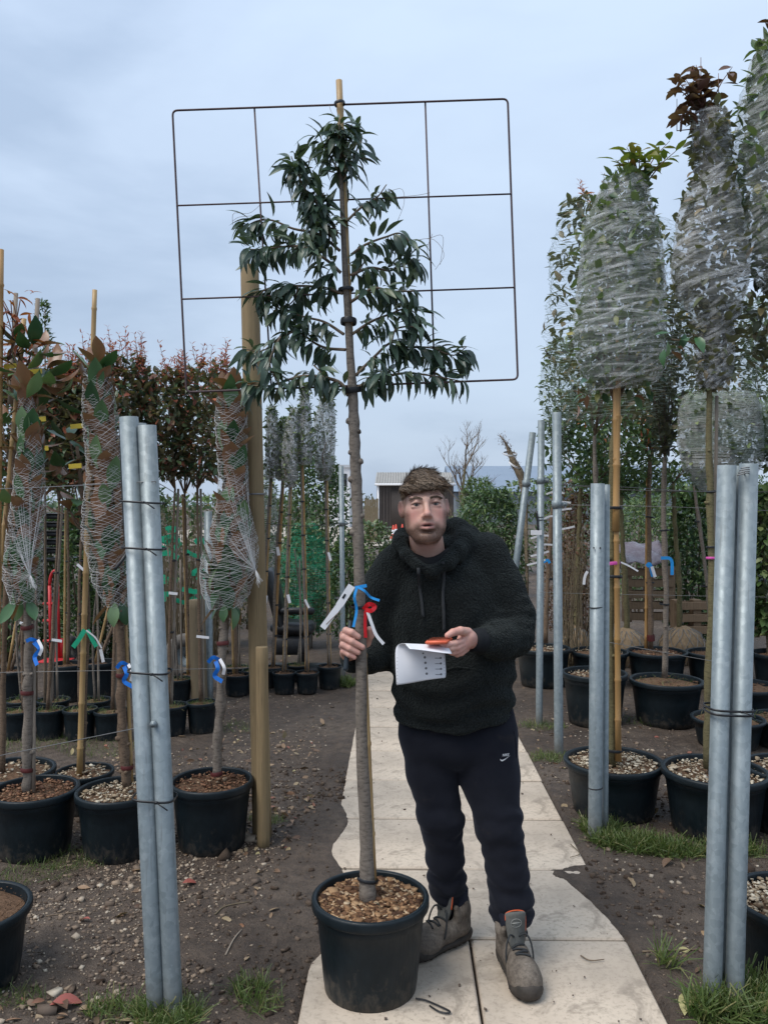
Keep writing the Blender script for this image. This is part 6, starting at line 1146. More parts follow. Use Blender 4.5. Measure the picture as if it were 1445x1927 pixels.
# ------------------------------------------------------------------ the man: implicit surfaces meshed into continuous skins
import openvdb
from mathutils.bvhtree import BVHTree
class SDF:
    def __init__(s, lo, hi, vox):
        s.lo = np.array(lo, np.float32); s.vox = vox; s.n = np.ceil((np.array(hi) - s.lo) / vox).astype(int) + 1; s.a = np.full(s.n, 0.2, np.float32)
    def sl(s, lo, hi):
        i0 = np.clip(np.floor((np.asarray(lo) - s.lo) / s.vox).astype(int), 0, s.n); i1 = np.clip(np.ceil((np.asarray(hi) - s.lo) / s.vox).astype(int) + 1, 0, s.n)
        g = np.meshgrid(*[s.lo[k] + s.vox * np.arange(i0[k], i1[k], dtype=np.float32) for k in range(3)], indexing='ij'); return tuple(slice(a, b) for a, b in zip(i0, i1)), np.stack(g, -1)
    def put(s, ix, d, k, op):
        a = s.a[ix]
        if op == 'sub': d = -d; h = np.clip(0.5 - 0.5 * (a - d) / k, 0, 1); s.a[ix] = a + (d - a) * h + k * h * (1 - h)
        else: h = np.clip(0.5 + 0.5 * (a - d) / k, 0, 1); s.a[ix] = a + (d - a) * h - k * h * (1 - h)
    def cone(s, a, b, ra, rb, k=0.02, op='add', sq=(1, 1, 1)):
        a, b, sq = np.array(a, np.float32), np.array(b, np.float32), np.array(sq, np.float32); m = max(ra, rb) * sq.max() + k * 1.5 + 0.012
        ix, p = s.sl(np.minimum(a, b) - m, np.maximum(a, b) + m)
        if p.size == 0: return
        pa = (p - a) / sq; ba = (b - a) / sq; t = np.clip((pa @ ba) / max(1e-9, ba @ ba), 0, 1); d = np.linalg.norm(pa - t[..., None] * ba, axis=-1) - (ra + (rb - ra) * t); s.put(ix, d, k, op)
    def chain(s, pts, rad, k=0.02, op='add'):
        for i in range(len(pts) - 1): s.cone(pts[i], pts[i + 1], rad[i], rad[i + 1], k, op)
    def ell(s, c, r, k=0.02, M=None, op='add'):
        c, r = np.array(c, np.float32), np.array(r, np.float32); m = r.max() + k * 1.5 + 0.012; ix, p = s.sl(c - m, c + m)
        if p.size == 0: return
        q = p - c
        if M is not None: q = q @ np.array(M, np.float32)
        k0 = np.linalg.norm(q / r, axis=-1); k1 = np.linalg.norm(q / (r * r), axis=-1) + 1e-6; s.put(ix, k0 * (k0 - 1) / k1, k, op)
    def rbox(s, c, h, rr, k=0.01, M=None, op='add'):
        c, h = np.array(c, np.float32), np.array(h, np.float32); m = np.linalg.norm(h) + k + 0.012; ix, p = s.sl(c - m, c + m)
        if p.size == 0: return
        q = p - c
        if M is not None: q = q @ np.array(M, np.float32)
        q = np.abs(q) - (h - rr); s.put(ix, np.linalg.norm(np.maximum(q, 0), axis=-1) + np.minimum(q.max(-1), 0) - rr, k, op)
    def mesh(s, smooth=1):
        a = s.a; g = openvdb.FloatGrid(0.2); g.copyFromArray(np.ascontiguousarray(a)); v, q = g.convertToQuads(isovalue=0.0)
        v = v * s.vox + s.lo; q = q[:, ::-1]
        for _ in range(smooth):
            e = np.concatenate([q[:, [0, 1]], q[:, [1, 2]], q[:, [2, 3]], q[:, [3, 0]]]); acc = np.zeros_like(v); cnt = np.zeros(len(v)); np.add.at(acc, e[:, 0], v[e[:, 1]]); np.add.at(cnt, e[:, 0], 1); v = v * 0.5 + 0.5 * acc / np.maximum(cnt, 1)[:, None]
        return v, q
def vnormals(v, q):
    n = np.cross(v[q[:, 2]] - v[q[:, 0]], v[q[:, 3]] - v[q[:, 1]]); N = np.zeros_like(v)
    for k in range(4): np.add.at(N, q[:, k], n)
    return N / (np.linalg.norm(N, axis=1, keepdims=True) + 1e-9)
def quad_obj(name, v, q, mat, parent, attrs=None):
    me = bpy.data.meshes.new(name); w_ = v - np.array(woff(parent)); me.vertices.add(len(w_)); me.vertices.foreach_set('co', w_.ravel().astype(np.float32)); me.loops.add(q.size); me.loops.foreach_set('vertex_index', q.ravel().astype(np.int32))
    me.polygons.add(len(q)); me.polygons.foreach_set('loop_start', (np.arange(len(q)) * 4).astype(np.int32)); me.update(calc_edges=True); me.polygons.foreach_set('use_smooth', [True] * len(q))
    for k, a in (attrs or {}).items(): at = me.attributes.new(k, 'FLOAT', 'POINT'); at.data.foreach_set('value', a.astype(np.float32))
    me.materials.append(mat); me.validate(); return link(name, me, parent)
class Hit:
    def __init__(s, v, q): s.b = BVHTree.FromPolygons([tuple(x) for x in v], [tuple(int(i) for i in f) for f in q])
    def px(s, x, y, off=0.001):
        o = Vector((0, 0, CAM_H)); dv = ray(x, y).normalized(); loc, n, i, ds = s.b.ray_cast(o, dv)
        if loc is None: return None, None
        if n.dot(dv) > 0: n = -n
        return loc + n * off, n
gm = G(880, 1790); man = thing('person', 'man in black fleece hoodie, dark joggers and muddy boots holding the tree', 'person', (gm.x, gm.y, 0.01))
# --- materials
def mat_skin():
    m = Mat('skin', 0.48, 0.4); n = m.noise(70, 4, 0.6); f = m.noise(600, 2, 0.5)
    c = m.ramp(n, [(0.3, (0.56, 0.335, 0.262)), (0.7, (0.62, 0.385, 0.305))])
    c = m.mix(m.attr('red'), c, (0.56, 0.20, 0.175)); c = m.mix(m.attr('lip'), c, (0.42, 0.155, 0.145))
    bn = m.noise(420, 3, 0.7, 'Object', (1, 1, 0.5)); c = m.mix(m.math('MULTIPLY', m.attr('beard'), m.ramp(bn, [(0.35, (1, 1, 1)), (0.65, (0.72, 0.72, 0.72))])), c, (0.062, 0.034, 0.020))
    c = m.mix(m.attr('dark'), c, (0.055, 0.030, 0.026)); c = m.mix(m.attr('nail'), c, (0.66, 0.44, 0.37)); m.col(c); m.set('Subsurface Weight', 0.12); m.set('Subsurface Radius', (0.01, 0.004, 0.002)); m.b.inputs['Subsurface Scale'].default_value = 0.6
    m.bump(m.math('ADD', f, m.math('MULTIPLY', bn, m.attr('beard'))), 0.12, 0.002); return m.m
def mat_fleece(name='black_fleece', c1=(0.0060, 0.0072, 0.0075), c2=(0.0140, 0.0160, 0.0162)):
    m = Mat(name, 0.95, 0.1); v = m.voro(150, 'F1'); n = m.noise(260, 4, 0.7); c = m.ramp(m.math('ADD', m.math('MULTIPLY', v, 0.9), m.math('MULTIPLY', n, 0.35)), [(0.25, c2), (0.8, c1)])
    d = m.noise(9, 5, 0.7); c = m.mix(m.ramp(d, [(0.66, (0, 0, 0)), (0.78, (0.35, 0.35, 0.35))]), c, (0.045, 0.043, 0.038)); m.col(c); m.set('Sheen Weight', 0.2); m.set('Sheen Roughness', 0.6); m.set('Sheen Tint', (0.35, 0.40, 0.38))
    m.bump(m.math('ADD', v, n), 0.9, 0.006); return m.m
def mat_jogger():
    m = Mat('navy_jersey', 0.9, 0.12); n = m.noise(9, 5, 0.6); f = m.noise(700, 2, 0.5); c = m.ramp(n, [(0.3, (0.0075, 0.0085, 0.0135)), (0.7, (0.0125, 0.0135, 0.019))])
    d = m.noise(7, 5, 0.65, dist=0.6); c = m.mix(m.ramp(d, [(0.62, (0, 0, 0)), (0.76, (0.28, 0.28, 0.28))]), c, (0.055, 0.042, 0.034)); m.col(c); m.set('Sheen Weight', 0.18); m.set('Sheen Tint', (0.3, 0.32, 0.4)); m.bump(f, 0.2, 0.001); return m.m
def mat_boot():
    m = Mat('muddy_suede', 0.8, 0.25); n = m.noise(16, 5, 0.65); f = m.noise(120, 4, 0.7); c = m.ramp(n, [(0.3, (0.085, 0.069, 0.056)), (0.55, (0.165, 0.138, 0.112)), (0.75, (0.25, 0.215, 0.178))])
    c = m.mix(m.ramp(f, [(0.35, (0.5, 0.5, 0.5)), (0.55, (0, 0, 0))]), c, (0.042, 0.034, 0.028)); m.col(c); m.bump(m.math('ADD', n, f), 0.4, 0.003); return m.m
M_BEARD = simple('beard_hair', (.075, .040, .023), (.12, .068, .038), 200, .6); M_SKIN = mat_skin(); M_FLEECE = mat_fleece(); M_JOG = mat_jogger(); M_BOOT = mat_boot()
M_RUBBER = simple('muddy_rubber', (0.026, 0.023, 0.020), (0.060, 0.050, 0.042), 25, 0.75, 0.3, bump=0.4, bscale=90)
M_RIB = simple('ribbed_cuff', (0.022, 0.024, 0.027), (0.014, 0.015, 0.017), 60, 0.9, 0.1, bump=0.5, bscale=300, bdist=.002, stretch=(6, 1, 1))
M_CORD = simple('charcoal_cord', (0.045, 0.048, 0.050), (0.032, 0.034, 0.036), 80, 0.9, 0.1)
M_TONGUE = simple('grey_tongue', (0.135, 0.135, 0.125), (0.10, 0.10, 0.092), 60, 0.8, 0.2, bump=0.3, bscale=300)
M_ORANGE = simple('orange_trim', (0.62, 0.11, 0.035), (0.5, 0.09, 0.03), 40, 0.6); M_PHONE = simple('orange_phone_case', (0.68, 0.13, 0.055), (0.58, 0.10, 0.045), 30, 0.4)
M_LOGO = simple('white_print', (0.62, 0.62, 0.62), (0.5, 0.5, 0.5), 60, 0.6); M_PAPER = simple('paper', (0.72, 0.73, 0.77), (0.66, 0.67, 0.71), 8, 0.7, 0.2); M_PRINT = simple('grey_print', (0.16, 0.16, 0.17), (0.12, 0.12, 0.13), 60, 0.7)
def mat_hair():
    m = Mat('brown_hair', 0.5, 0.35); n = m.noise(90, 4, 0.6, 'Object', (1, 2.5, 0.6), dist=0.5); c = m.ramp(n, [(0.3, (0.085, 0.056, 0.036)), (0.6, (0.155, 0.108, 0.070)), (0.8, (0.23, 0.165, 0.108))]); m.col(c); m.bump(n, 0.6, 0.004); return m.m
M_HAIR = mat_hair(); M_SHIRT = simple('dark_tshirt', (0.008, 0.009, 0.011), None, 30, 0.9)
# --- head frame
DH = 2.93; HC = P(798, 950, DH); HM = Matrix.Rotation(R(-3.0), 3, 'Y') @ Matrix.Rotation(R(-3), 3, 'X') @ Matrix.Rotation(R(3), 3, 'Z')
def H(x, y, z): return tuple(HC + HM @ Vector((x, y, z)))
def hp(px, py, d): return tuple(P(px, py, d))
def build_body():
    lo = np.array(P(615, 1400, 3.4)) * 0; allp = [P(625, 1330, 3.0), P(1010, 870, 3.0)]
    s = SDF((allp[0].x - .03, 2.60, 0.95), (allp[1].x + .03, 3.32, 1.86), 0.0024)
    # skull and face
    s.ell(H(0, .014, .026), (.0755, .096, .088), .01, HM); s.ell(H(0, -.026, -.042), (.0695, .064, .088), .03, HM)
    for e in (-1, 1):
        s.chain([H(e * .049, .016, -.050), H(e * .042, -.012, -.083), H(e * .023, -.054, -.110), H(0, -.066, -.114)], [.020, .0195, .020, .021], .025)
        s.ell(H(e * .043, -.052, -.030), (.026, .024, .024), .022, HM); s.ell(H(e * .037, -.048, -.072), (.023, .024, .026), .03, HM)
        s.cone(H(e * .046, -.073, .020), H(e * .010, -.084, .014), .010, .011, .014)
        s.ell(H(e * .033, -.102, -.003), (.021, .020, .0135), .012, HM, 'sub')
        s.cone(H(e * .019, -.0815, .0035), H(e * .034, -.0865, .0066), .0046, .0052, .004); s.cone(H(e * .034, -.0865, .0066), H(e * .049, -.0765, .0016), .0052, .0046, .004)
        s.cone(H(e * .020, -.0800, -.0098), H(e * .046, -.0775, -.0096), .0052, .0056, .004)
        s.ell(H(e * .0105, -.0985, -.0435), (.0085, .012, .0080), .006, HM)
        Me = HM @ Matrix.Rotation(e * R(-22), 3, 'Z') @ Matrix.Rotation(R(-10), 3, 'X'); s.ell(H(e * .081, .016, -.012), (.0085, .0195, .032), .006, Me); s.ell(H(e * .088, .008, -.008), (.005, .010, .018), .006, Me, 'sub')
    s.cone(H(0, -.084, .012), H(0, -.109, -.034), .0080, .0102, .010); s.ell(H(0, -.112, -.0375), (.0112, .0115, .0105), .007, HM)
    for e in (-1, 1): s.ell(H(e * .0065, -.1085, -.0485), (.0042, .0055, .0035), .004, HM, 'sub')
    s.ell(H(0, -.074, -.066), (.034, .022, .020), .02, HM)
    s.cone(H(-.0275, -.0830, -.0745), H(-.006, -.0960, -.0675), .0034, .0052, .005); s.cone(H(.0275, -.0830, -.0745), H(.006, -.0960, -.0675), .0034, .0052, .005); s.cone(H(-.006, -.0965, -.0665), H(.006, -.0965, -.0665), .006, .006, .005)
    s.cone(H(-.021, -.0850, -.0835), H(0, -.0945, -.0860), .0045, .0066, .006); s.cone(H(.021, -.0850, -.0835), H(0, -.0945, -.0860), .0045, .0066, .006)
    s.ell(H(0, -.099, -.0768), (.0225, .013, .0026), .003, HM, 'sub'); s.ell(H(0, -.086, -.1015), (.022, .010, .006), .01, HM, 'sub'); s.ell(H(0, -.075, -.119), (.023, .016, .017), .014, HM)
    # neck and hidden torso, arms
    nb = hp(806, 1062, 3.06); s.cone(H(0, .024, -.070), nb, .057, .068, .025)
    s.cone(hp(822, 1125, 3.08), hp(850, 1330, 3.08), .09, .11, .05, sq=(1.3, .8, 1))
    sR, eR, wR = hp(735, 1090, 3.08), hp(722, 1232, 3.13), hp(664, 1240, DM + .10)
    s.chain([hp(812, 1100, 3.09), sR, eR, wR], [.08, .05, .042, .030], .03)
    sL, eL, wL = hp(922, 1098, 3.08), hp(975, 1195, 3.03), hp(893, 1205, 2.83)
    s.chain([hp(850, 1100, 3.09), sL, eL, wL], [.07, .042, .040, .029], .03)
    # hand on the stem
    s.chain([wR, hp(656, 1228, DM + .055), hp(655, 1212, DM + .03)], [.029, .027, .026], .015); s.cone(hp(650, 1196, DM + .018), hp(652, 1228, DM + .022), .021, .021, .012); s.cone(hp(662, 1205, DM + .045), hp(672, 1215, DM + .045), .02, .018, .015)
    F = [([(648, 1194, .004), (651, 1187, -.034), (662, 1190, -.048), (674, 1198, -.045)], .0122), ([(645, 1205, .002), (647, 1199, -.038), (662, 1207, -.052), (682, 1218, -.044)], .0122), ([(644, 1217, .004), (646, 1213, -.036), (658, 1220, -.049), (674, 1228, -.044)], .0116), ([(646, 1229, .008), (647, 1226, -.026), (657, 1232, -.041), (667, 1237, -.041)], .0102)]
    global NAILS; NAILS = []
    for pts, r in F:
        q = [hp(a, b, DM + c * (.72 if c < 0 else 1)) for a, b, c in pts]; s.chain(q, [r * 1.05, r * 1.06, r * .96, r * .84], .0035); NAILS.append((q[3], .007))
    s.chain([hp(668, 1222, DM + .05), hp(690, 1210, DM + .044), hp(697, 1196, DM + .026), hp(695, 1184, DM + .008)], [.018, .0145, .0125, .0105], .006)
    # hand with the phone
    s.cone(hp(893, 1205, 2.83), hp(878, 1203, 2.80), .029, .030, .015); s.cone(hp(880, 1198, 2.79), hp(872, 1210, 2.785), .026, .024, .015)
    for pts, r in (([(880, 1190, 2.785), (866, 1187, 2.755), (852, 1190, 2.735), (842, 1196, 2.725)], [.017, .0145, .0125, .0105]), ([(872, 1206, 2.775), (856, 1211, 2.735), (842, 1213, 2.715), (831, 1211, 2.715)], [.0125, .0118, .0108, .0095]), ([(873, 1212, 2.775), (859, 1219, 2.74), (847, 1221, 2.722), (838, 1219, 2.72)], [.0125, .0118, .0108, .0095]), ([(875, 1217, 2.78), (862, 1225, 2.75), (852, 1228, 2.735), (845, 1226, 2.732)], [.0118, .011, .010, .009]), ([(878, 1221, 2.79), (868, 1229, 2.77), (860, 1232, 2.755), (855, 1230, 2.75)], [.0105, .0098, .009, .008])):
        s.chain([hp(*p) for p in pts], r, .0035)
    v, q = s.mesh(1)
    L = (v - np.array(HC)) @ np.array(HM); x, y, z = L[:, 0], L[:, 1], L[:, 2]; ax = np.abs(x)
    g = lambda cx, cy, cz, r: np.exp(-(((ax - cx) / r[0]) ** 2 + ((y - cy) / r[1]) ** 2 + ((z - cz) / r[2]) ** 2))
    red = 0.55 * g(.046, -.065, -.038, (.028, .045, .028)) + .55 * g(0, -.11, -.036, (.014, .02, .014)) + .6 * g(.085, .015, -.012, (.012, .025, .03)) + .35 * g(.02, -.03, -.15, (.06, .05, .03))
    hand = (np.linalg.norm(v - np.array(hp(660, 1212, DM)), axis=1) < .09) | (np.linalg.norm(v - np.array(hp(860, 1208, 2.75)), axis=1) < .09); red = np.where(hand, .28 + .25 * fbm(v * 45, 2), red)
    for c, r in NAILS: red = np.maximum(red, .4 * np.exp(-(np.linalg.norm(v - np.array(c), axis=1) / .014) ** 2))
    face = (y < .03) & (z < 0) & (z > -.16)
    bz = np.clip((-.060 - z - .55 * np.clip(ax - .03, 0, 1) + .9 * np.clip(ax - .050, 0, 1)) / .022, 0, 1); jaw = np.clip((ax - .052) / .012, 0, 1) * np.clip((-.005 - z) / .03, 0, 1) * .75
    mou = np.exp(-((ax / .026) ** 4)) * np.exp(-(((z + .0605) / .0075) ** 2)) * .55; beard = np.where(face & (z > -.150), np.maximum(np.maximum(bz * np.clip((z + .150) / .02, 0, 1), jaw), mou), 0) * (y < .02)
    lipm = np.exp(-((ax / .025) ** 4)) * np.exp(-(((z + .0765) / .0115) ** 4)) * (y < -.080); beard *= (1 - np.clip(lipm * 1.4, 0, 1)); fade = np.clip((ax - .058) / .008, 0, 1) * np.clip((z + .022) / .03, 0, 1) * np.clip((.060 - z) / .01, 0, 1) * np.clip((y + .050) / .012, 0, 1) * np.clip((.03 - y) / .01, 0, 1); beard = np.maximum(beard, fade * .7)
    dark = np.exp(-((ax / .018) ** 4)) * np.exp(-(((z + .0768) / .0034) ** 2)) * (y < -.075) * .95; socket_shade = .12 * np.exp(-((np.hypot((ax - .033) / .020, (z + .001) / .011)) ** 4)) * (y < -.06)  # skin darkened round each eye: socket shade painted into the colour
    lash = .75 * np.exp(-((z - .0022 + .12 * np.abs(ax - .034)) / .0022) ** 2) * np.exp(-(((ax - .033) / .017) ** 4)) * (y < -.07); dark = np.clip(dark + socket_shade + lash, 0, 1); nail = np.zeros(len(v))
    quad_obj('body', v, q, M_SKIN, man, {'red': np.clip(red, 0, 1), 'lip': np.clip(lipm, 0, 1) * .75, 'beard': np.clip(beard, 0, 1) * .95, 'dark': dark, 'nail': nail})
    k = np.where((beard > .55) & (y < .01) & (z < -.02))[0]; k = RNG.choice(k, min(2200, len(k)), replace=False); nn = vnormals(v, q); mb = MB()
    for i in k:
        dv = np.array(HM @ Vector((RNG.normal(0, .3), -.35, -1.0))); n_ = nn[i]; dv -= n_ * dv.dot(n_) * .8; dv /= np.linalg.norm(dv); L2 = RNG.uniform(.003, .0065); tube(mb, [v[i], v[i] + dv * L2 * .5 + n_ * .0014, v[i] + dv * L2 + n_ * .0012], [.0005, .00045, .0002], 3, False)
    mb.build('beard', M_BEARD, man, kind='stuff'); return Hit(v, q)
HB = build_body()
# eyes, brows, hair
def mat_eye():
    m = Mat('eyeball', 0.15, 0.5); s_ = m.sep('Object'); d = m.math('SQRT', m.math('ADD', m.math('POWER', s_[0], 2.0), m.math('POWER', s_[2], 2.0))); m.col(m.ramp(d, [(0.0, (0.004, 0.004, 0.004)), (0.0028, (0.006, 0.006, 0.006)), (0.0034, (0.03, 0.032, 0.030)), (0.0062, (0.018, 0.018, 0.017)), (0.0068, (0.34, 0.30, 0.28)), (0.02, (0.28, 0.23, 0.21))])); return m.m
M_EYE = mat_eye()
for e in (-1, 1):
    mb = MB(); lathe(mb, [(max(1e-5, .0122 * math.sin(a)), -.0122 * math.cos(a)) for a in np.linspace(0, math.pi, 14)], 20); o = mb.build('eye', M_EYE); o.parent = man; o.location = Vector(H(e * .033, -.0745, -.0010)) - man.location
    mb = MB()
    for k in range(150):
        t = RNG.random(); bx = .012 + .040 * t; bz_ = .0165 + .0055 * math.sin(math.pi * t) + RNG.normal(0, .0017); b = Vector(H(e * bx, -.085, bz_)); dv = HM @ Vector((e, -.1, .30 - .6 * t)); loc, n, i, ds = HB.b.ray_cast(b - HM @ Vector((0, .06, 0)), HM @ Vector((0, 1, 0)))
        if loc is None: continue
        tube(mb, [loc, loc + dv * .004 - HM @ Vector((0, .0014, 0)), loc + dv * .008 - HM @ Vector((0, .0008, 0))], [.0006, .0006, .0002], 3, False)
    mb.build('eyebrow', M_HAIR, man)
def build_hair():
    c = np.array(HC); s = SDF(c - .16, c + .17, 0.0025)
    s.ell(H(0, .016, .042), (.0785, .103, .076), .01, HM); s.ell(H(-.004, -.045, .074), (.062, .050, .033), .03, HM); s.cone(H(-.070, -.058, .052), H(.055, -.070, .066), .020, .022, .02); s.cone(H(-.035, -.078, .052), H(.03, -.082, .060), .011, .011, .014); s.cone(H(-.022, -.02, .104), H(.022, -.03, .104), .018, .018, .03)
    ix, p = s.sl(c - .2, c + .2); L = (p - c.astype(np.float32)) @ np.array(HM, np.float32); x, y, z = L[..., 0], L[..., 1], L[..., 2]
    line = np.interp(y, [-.11, -.085, -.062, -.045, -.010, .010, .04, .075, .12], [.050, .045, .046, .034, .020, .022, -.015, -.06, -.07]) + (.0015 * np.sin(x * 140) + .010 * np.clip((x - .005) / .06, 0, 1) - .003) * (y < -.05)
    s.a[ix] = np.maximum(s.a[ix], line - z); v, q = s.mesh(1); n = vnormals(v, q); L = (v - c) @ np.array(HM)
    st = np.stack([L[:, 0] * 60 + L[:, 1] * 18, L[:, 1] * 26, L[:, 2] * 26], -1); v = v + n * (fbm(st * 1.3, 3) * .0042)[:, None] - n * .0008; quad_obj('hair', v, q, M_HAIR, man, None); hh = Hit(v, q)
    k = 0; HPp, HD, HN, HZ = [], [], [], []
    idx = RNG.permutation(len(v))
    for i in idx:
        if k > 4200: break
        p0, nn, l = v[i], n[i], L[i]
        if l[2] < .025 and RNG.random() < .65: continue
        if l[2] < line_at(l[1]) + .004 and l[1] < -.02: pass
        top = l[2] > .075 or l[1] < -.05
        dv = (HM @ Vector((.75 + RNG.normal(0, .35), -.55 + RNG.normal(0, .3), -.25 if l[1] < -.03 else .05))) if top else (HM @ Vector((0, .45 + RNG.normal(0, .2), -.9)))
        dv = np.array(dv); dv -= nn * dv.dot(nn); dv /= np.linalg.norm(dv) + 1e-6; ln = RNG.uniform(.018, .034) if top else RNG.uniform(.006, .012); a = p0 - nn * .001; mid = p0 + dv * ln * .5 + nn * (.0035 if top else .001); e = p0 + dv * ln + nn * (RNG.uniform(-.001, .0045) if top else 0)
        dd = dv + nn * (RNG.uniform(.05, .28) if top else .02); HPp.append(a); HD.append(dd); HN.append(nn); HZ.append(ln * 1.25); k += 1
    leaf_cloud('hair_strands', M_STRANDS, HPp, HD, HZ, T_HAIR, man, ups=np.array(HN), wvar=.3)
def line_at(y): return float(np.interp(y, [-.11, -.085, -.062, -.045, -.010, .010, .04, .075, .12], [.046, .040, .040, .020, -.006, .012, -.02, -.06, -.07]))
T_HAIR = [leaf_template(w_, d_, .2, 3, belly=.3, stalk=0.0) for w_, d_ in ((.06, .12), (.08, .25), (.05, .05))]
M_STRANDS = mat_rnd('hair_strand_colours', [(0, (.055, .035, .022)), (.4, (.12, .080, .050)), (.75, (.20, .140, .090)), (1, (.30, .22, .15))], .45, .4)
build_hair()
# --- hoodie
def build_hoodie():
    lo, hi = P(620, 1400, 3.05), P(1030, 940, 3.05); s = SDF((lo.x, 2.66, 0.85), (hi.x, 3.40, 1.70), 0.0042)
    s.cone(hp(846, 1130, 3.08), hp(855, 1330, 3.08), .148, .150, .06, sq=(1.50, 1.0, 1)); s.cone(hp(842, 1092, 3.08), hp(850, 1160, 3.08), .125, .14, .06, sq=(1.55, 1.0, 1)); s.ell(hp(852, 1260, 3.05), (.21, .155, .16), .05)
    s.cone(hp(764, 1052, 3.09), hp(912, 1042, 3.09), .078, .078, .05)
    # arms
    s.chain([hp(746, 1074, 3.09), hp(722, 1112, 3.09), hp(716, 1185, 3.12), hp(712, 1228, 3.12)], [.088, .080, .074, .070], .04); s.chain([hp(712, 1228, 3.12), hp(690, 1238, 3.02), hp(664, 1242, DM + .085)], [.070, .064, .047], .025)
    s.chain([hp(920, 1058, 3.08), hp(940, 1100, 3.07), hp(965, 1160, 3.05), hp(964, 1192, 3.02)], [.080, .078, .073, .074], .04); s.chain([hp(966, 1192, 3.02), hp(938, 1205, 2.93), hp(912, 1206, 2.865)], [.078, .066, .053], .022)
    for a, b, r in (((1000, 1175, 2.99), (925, 1172, 2.90), .012), ((998, 1195, 2.97), (920, 1192, 2.88), .012), ((985, 1215, 2.95), (925, 1222, 2.88), .013), ((995, 1150, 3.0), (935, 1155, 2.96), .012), ((985, 1128, 3.0), (930, 1140, 2.98), .010)): s.cone(hp(*a), hp(*b), r, r * .7, .016)
    # hood roll round the neck and the hood lying behind
    ring = [(866, 995, 3.10, .034), (872, 1012, 3.03, .032), (862, 1036, 2.965, .028), (842, 1060, 2.925, .022), (812, 1076, 2.91, .019), (786, 1066, 2.91, .019), (764, 1045, 2.94, .024), (755, 1024, 3.00, .030), (757, 1012, 3.07, .036), (785, 1004, 3.15, .042), (830, 998, 3.17, .042), (858, 992, 3.14, .036), (866, 995, 3.10, .034)]
    s.chain([hp(a, b, c) for a, b, c, r in ring], [r for a, b, c, r in ring], .016)
    ring2 = [(884, 1003, 3.10, .032), (880, 1022, 3.03, .030), (862, 1046, 2.965, .024)]; s.chain([hp(a, b, c) for a, b, c, r in ring2], [r for a, b, c, r in ring2], .014); s.ell(hp(815, 1025, 3.18), (.15, .075, .09), .03)
    s.cone(hp(812, 1076, 2.93), hp(838, 1096, 2.95), .014, .010, .02); s.cone(hp(812, 1076, 2.93), hp(795, 1090, 2.95), .014, .010, .02)
    s.cone(tuple(Vector(H(0, .02, -.09))), hp(806, 1042, 3.005), .064, .068, .012, 'sub'); s.cone(hp(812, 1098, 2.985), hp(848, 1120, 2.985), .045, .05, .03); s.cone(hp(790, 1102, 2.99), hp(812, 1098, 2.985), .04, .045, .03)
    # flat hem
    ix, p = s.sl((lo.x - 1, 2, .8), (hi.x + 1, 4, 1.2)); zc = P(855, 1366, 3.05).z; xm = P(855, 1366, 3.05).x; s.a[ix] = np.maximum(s.a[ix], (zc + 0.10 * (p[..., 0] - xm) ** 2 * 4 + .10 * np.maximum(p[..., 0] - xm, 0)) - p[..., 2])
    v, q = s.mesh(1); n = vnormals(v, q)
    fold = .010 * fbm(v * np.array([6, 6, 9.]) + 3, 3) + .006 * fbm(v * np.array([16, 16, 10.]) + 9, 2)
    zc2 = P(855, 1352, 3.05).z; hem = .006 * np.exp(-((v[:, 2] - zc2 - .10 * np.maximum(v[:, 0] - xm, 0)) / .012) ** 2) - .004 * np.exp(-((v[:, 2] - zc2 - .03 - .1 * np.maximum(v[:, 0] - xm, 0)) / .008) ** 2)
    zz = v[:, 2]; sag = .007 * np.sin(zz * 70 + 2.5 * np.sin(v[:, 0] * 14) + 4 * v[:, 0]) * np.clip((1.12 - zz) / .12, 0, 1)
    v = v + n * (fold + hem + sag)[:, None]; v = v + n * (.0021 * fbm(v * 170, 2) + .0012 * vnoise(v * 420))[:, None]
    o = quad_obj('hoodie', v, q, M_FLEECE, man); return o, Hit(v, q)
hoodie, HH = build_hoodie()
def cord(pts, w, tip):
    q = []
    for x, y in pts:
        p, n = HH.px(x, y, .004)
        if p is not None: q.append(p)
    q2 = spline(q, 22); q2[:, 1] -= np.linspace(.0, .006, 22); mb = MB(); side = [Vector((math.cos(.5 * math.sin(i * .5)), -.3 * math.sin(i * .5), 0)) for i in range(22)]; ribbon(mb, q2, w, side=side, th=.003); mb.build('drawstring', M_CORD, hoodie)
for pts in ([(905, 1262), (922, 1290), (936, 1325)], [(768, 1268), (760, 1296), (752, 1325)], [(905, 1262), (860, 1256), (838, 1262)]):
    q = [HH.px(x, y, .0) [0] for x, y in pts]
    if all(v_ is not None for v_ in q): mb = MB(); tube(mb, spline(q, 10), .0045, 6); mb.build('pocket_seam', M_FLEECE, hoodie)
cord([(784, 1040), (787, 1070), (790, 1100), (793, 1130), (797, 1160)], .011, 0); cord([(834, 1058), (834, 1090), (833, 1120), (834, 1150), (836, 1189)], .011, 0)
mb = MB(); tube(mb, [hp(908, 1206, 2.86), hp(900, 1206, 2.845), hp(890, 1205, 2.822), hp(886, 1205, 2.815)], [.046, .043, .040, .037], 28); mb.build('cuff', M_RIB, hoodie)
mb = MB(); tube(mb, [hp(668, 1241, DM + .095), hp(663, 1240, DM + .078), hp(659, 1238, DM + .066)], [.046, .042, .036], 24); mb.build('cuff', M_RIB, hoodie)
mb = MB(); sp_ = [hp(776, 1046, 3.0), hp(796, 1062, 2.96), hp(822, 1060, 2.96), hp(848, 1044, 3.0)]; tube(mb, spline(sp_, 14), .028, 12); mb.build('tshirt', M_SHIRT, man)
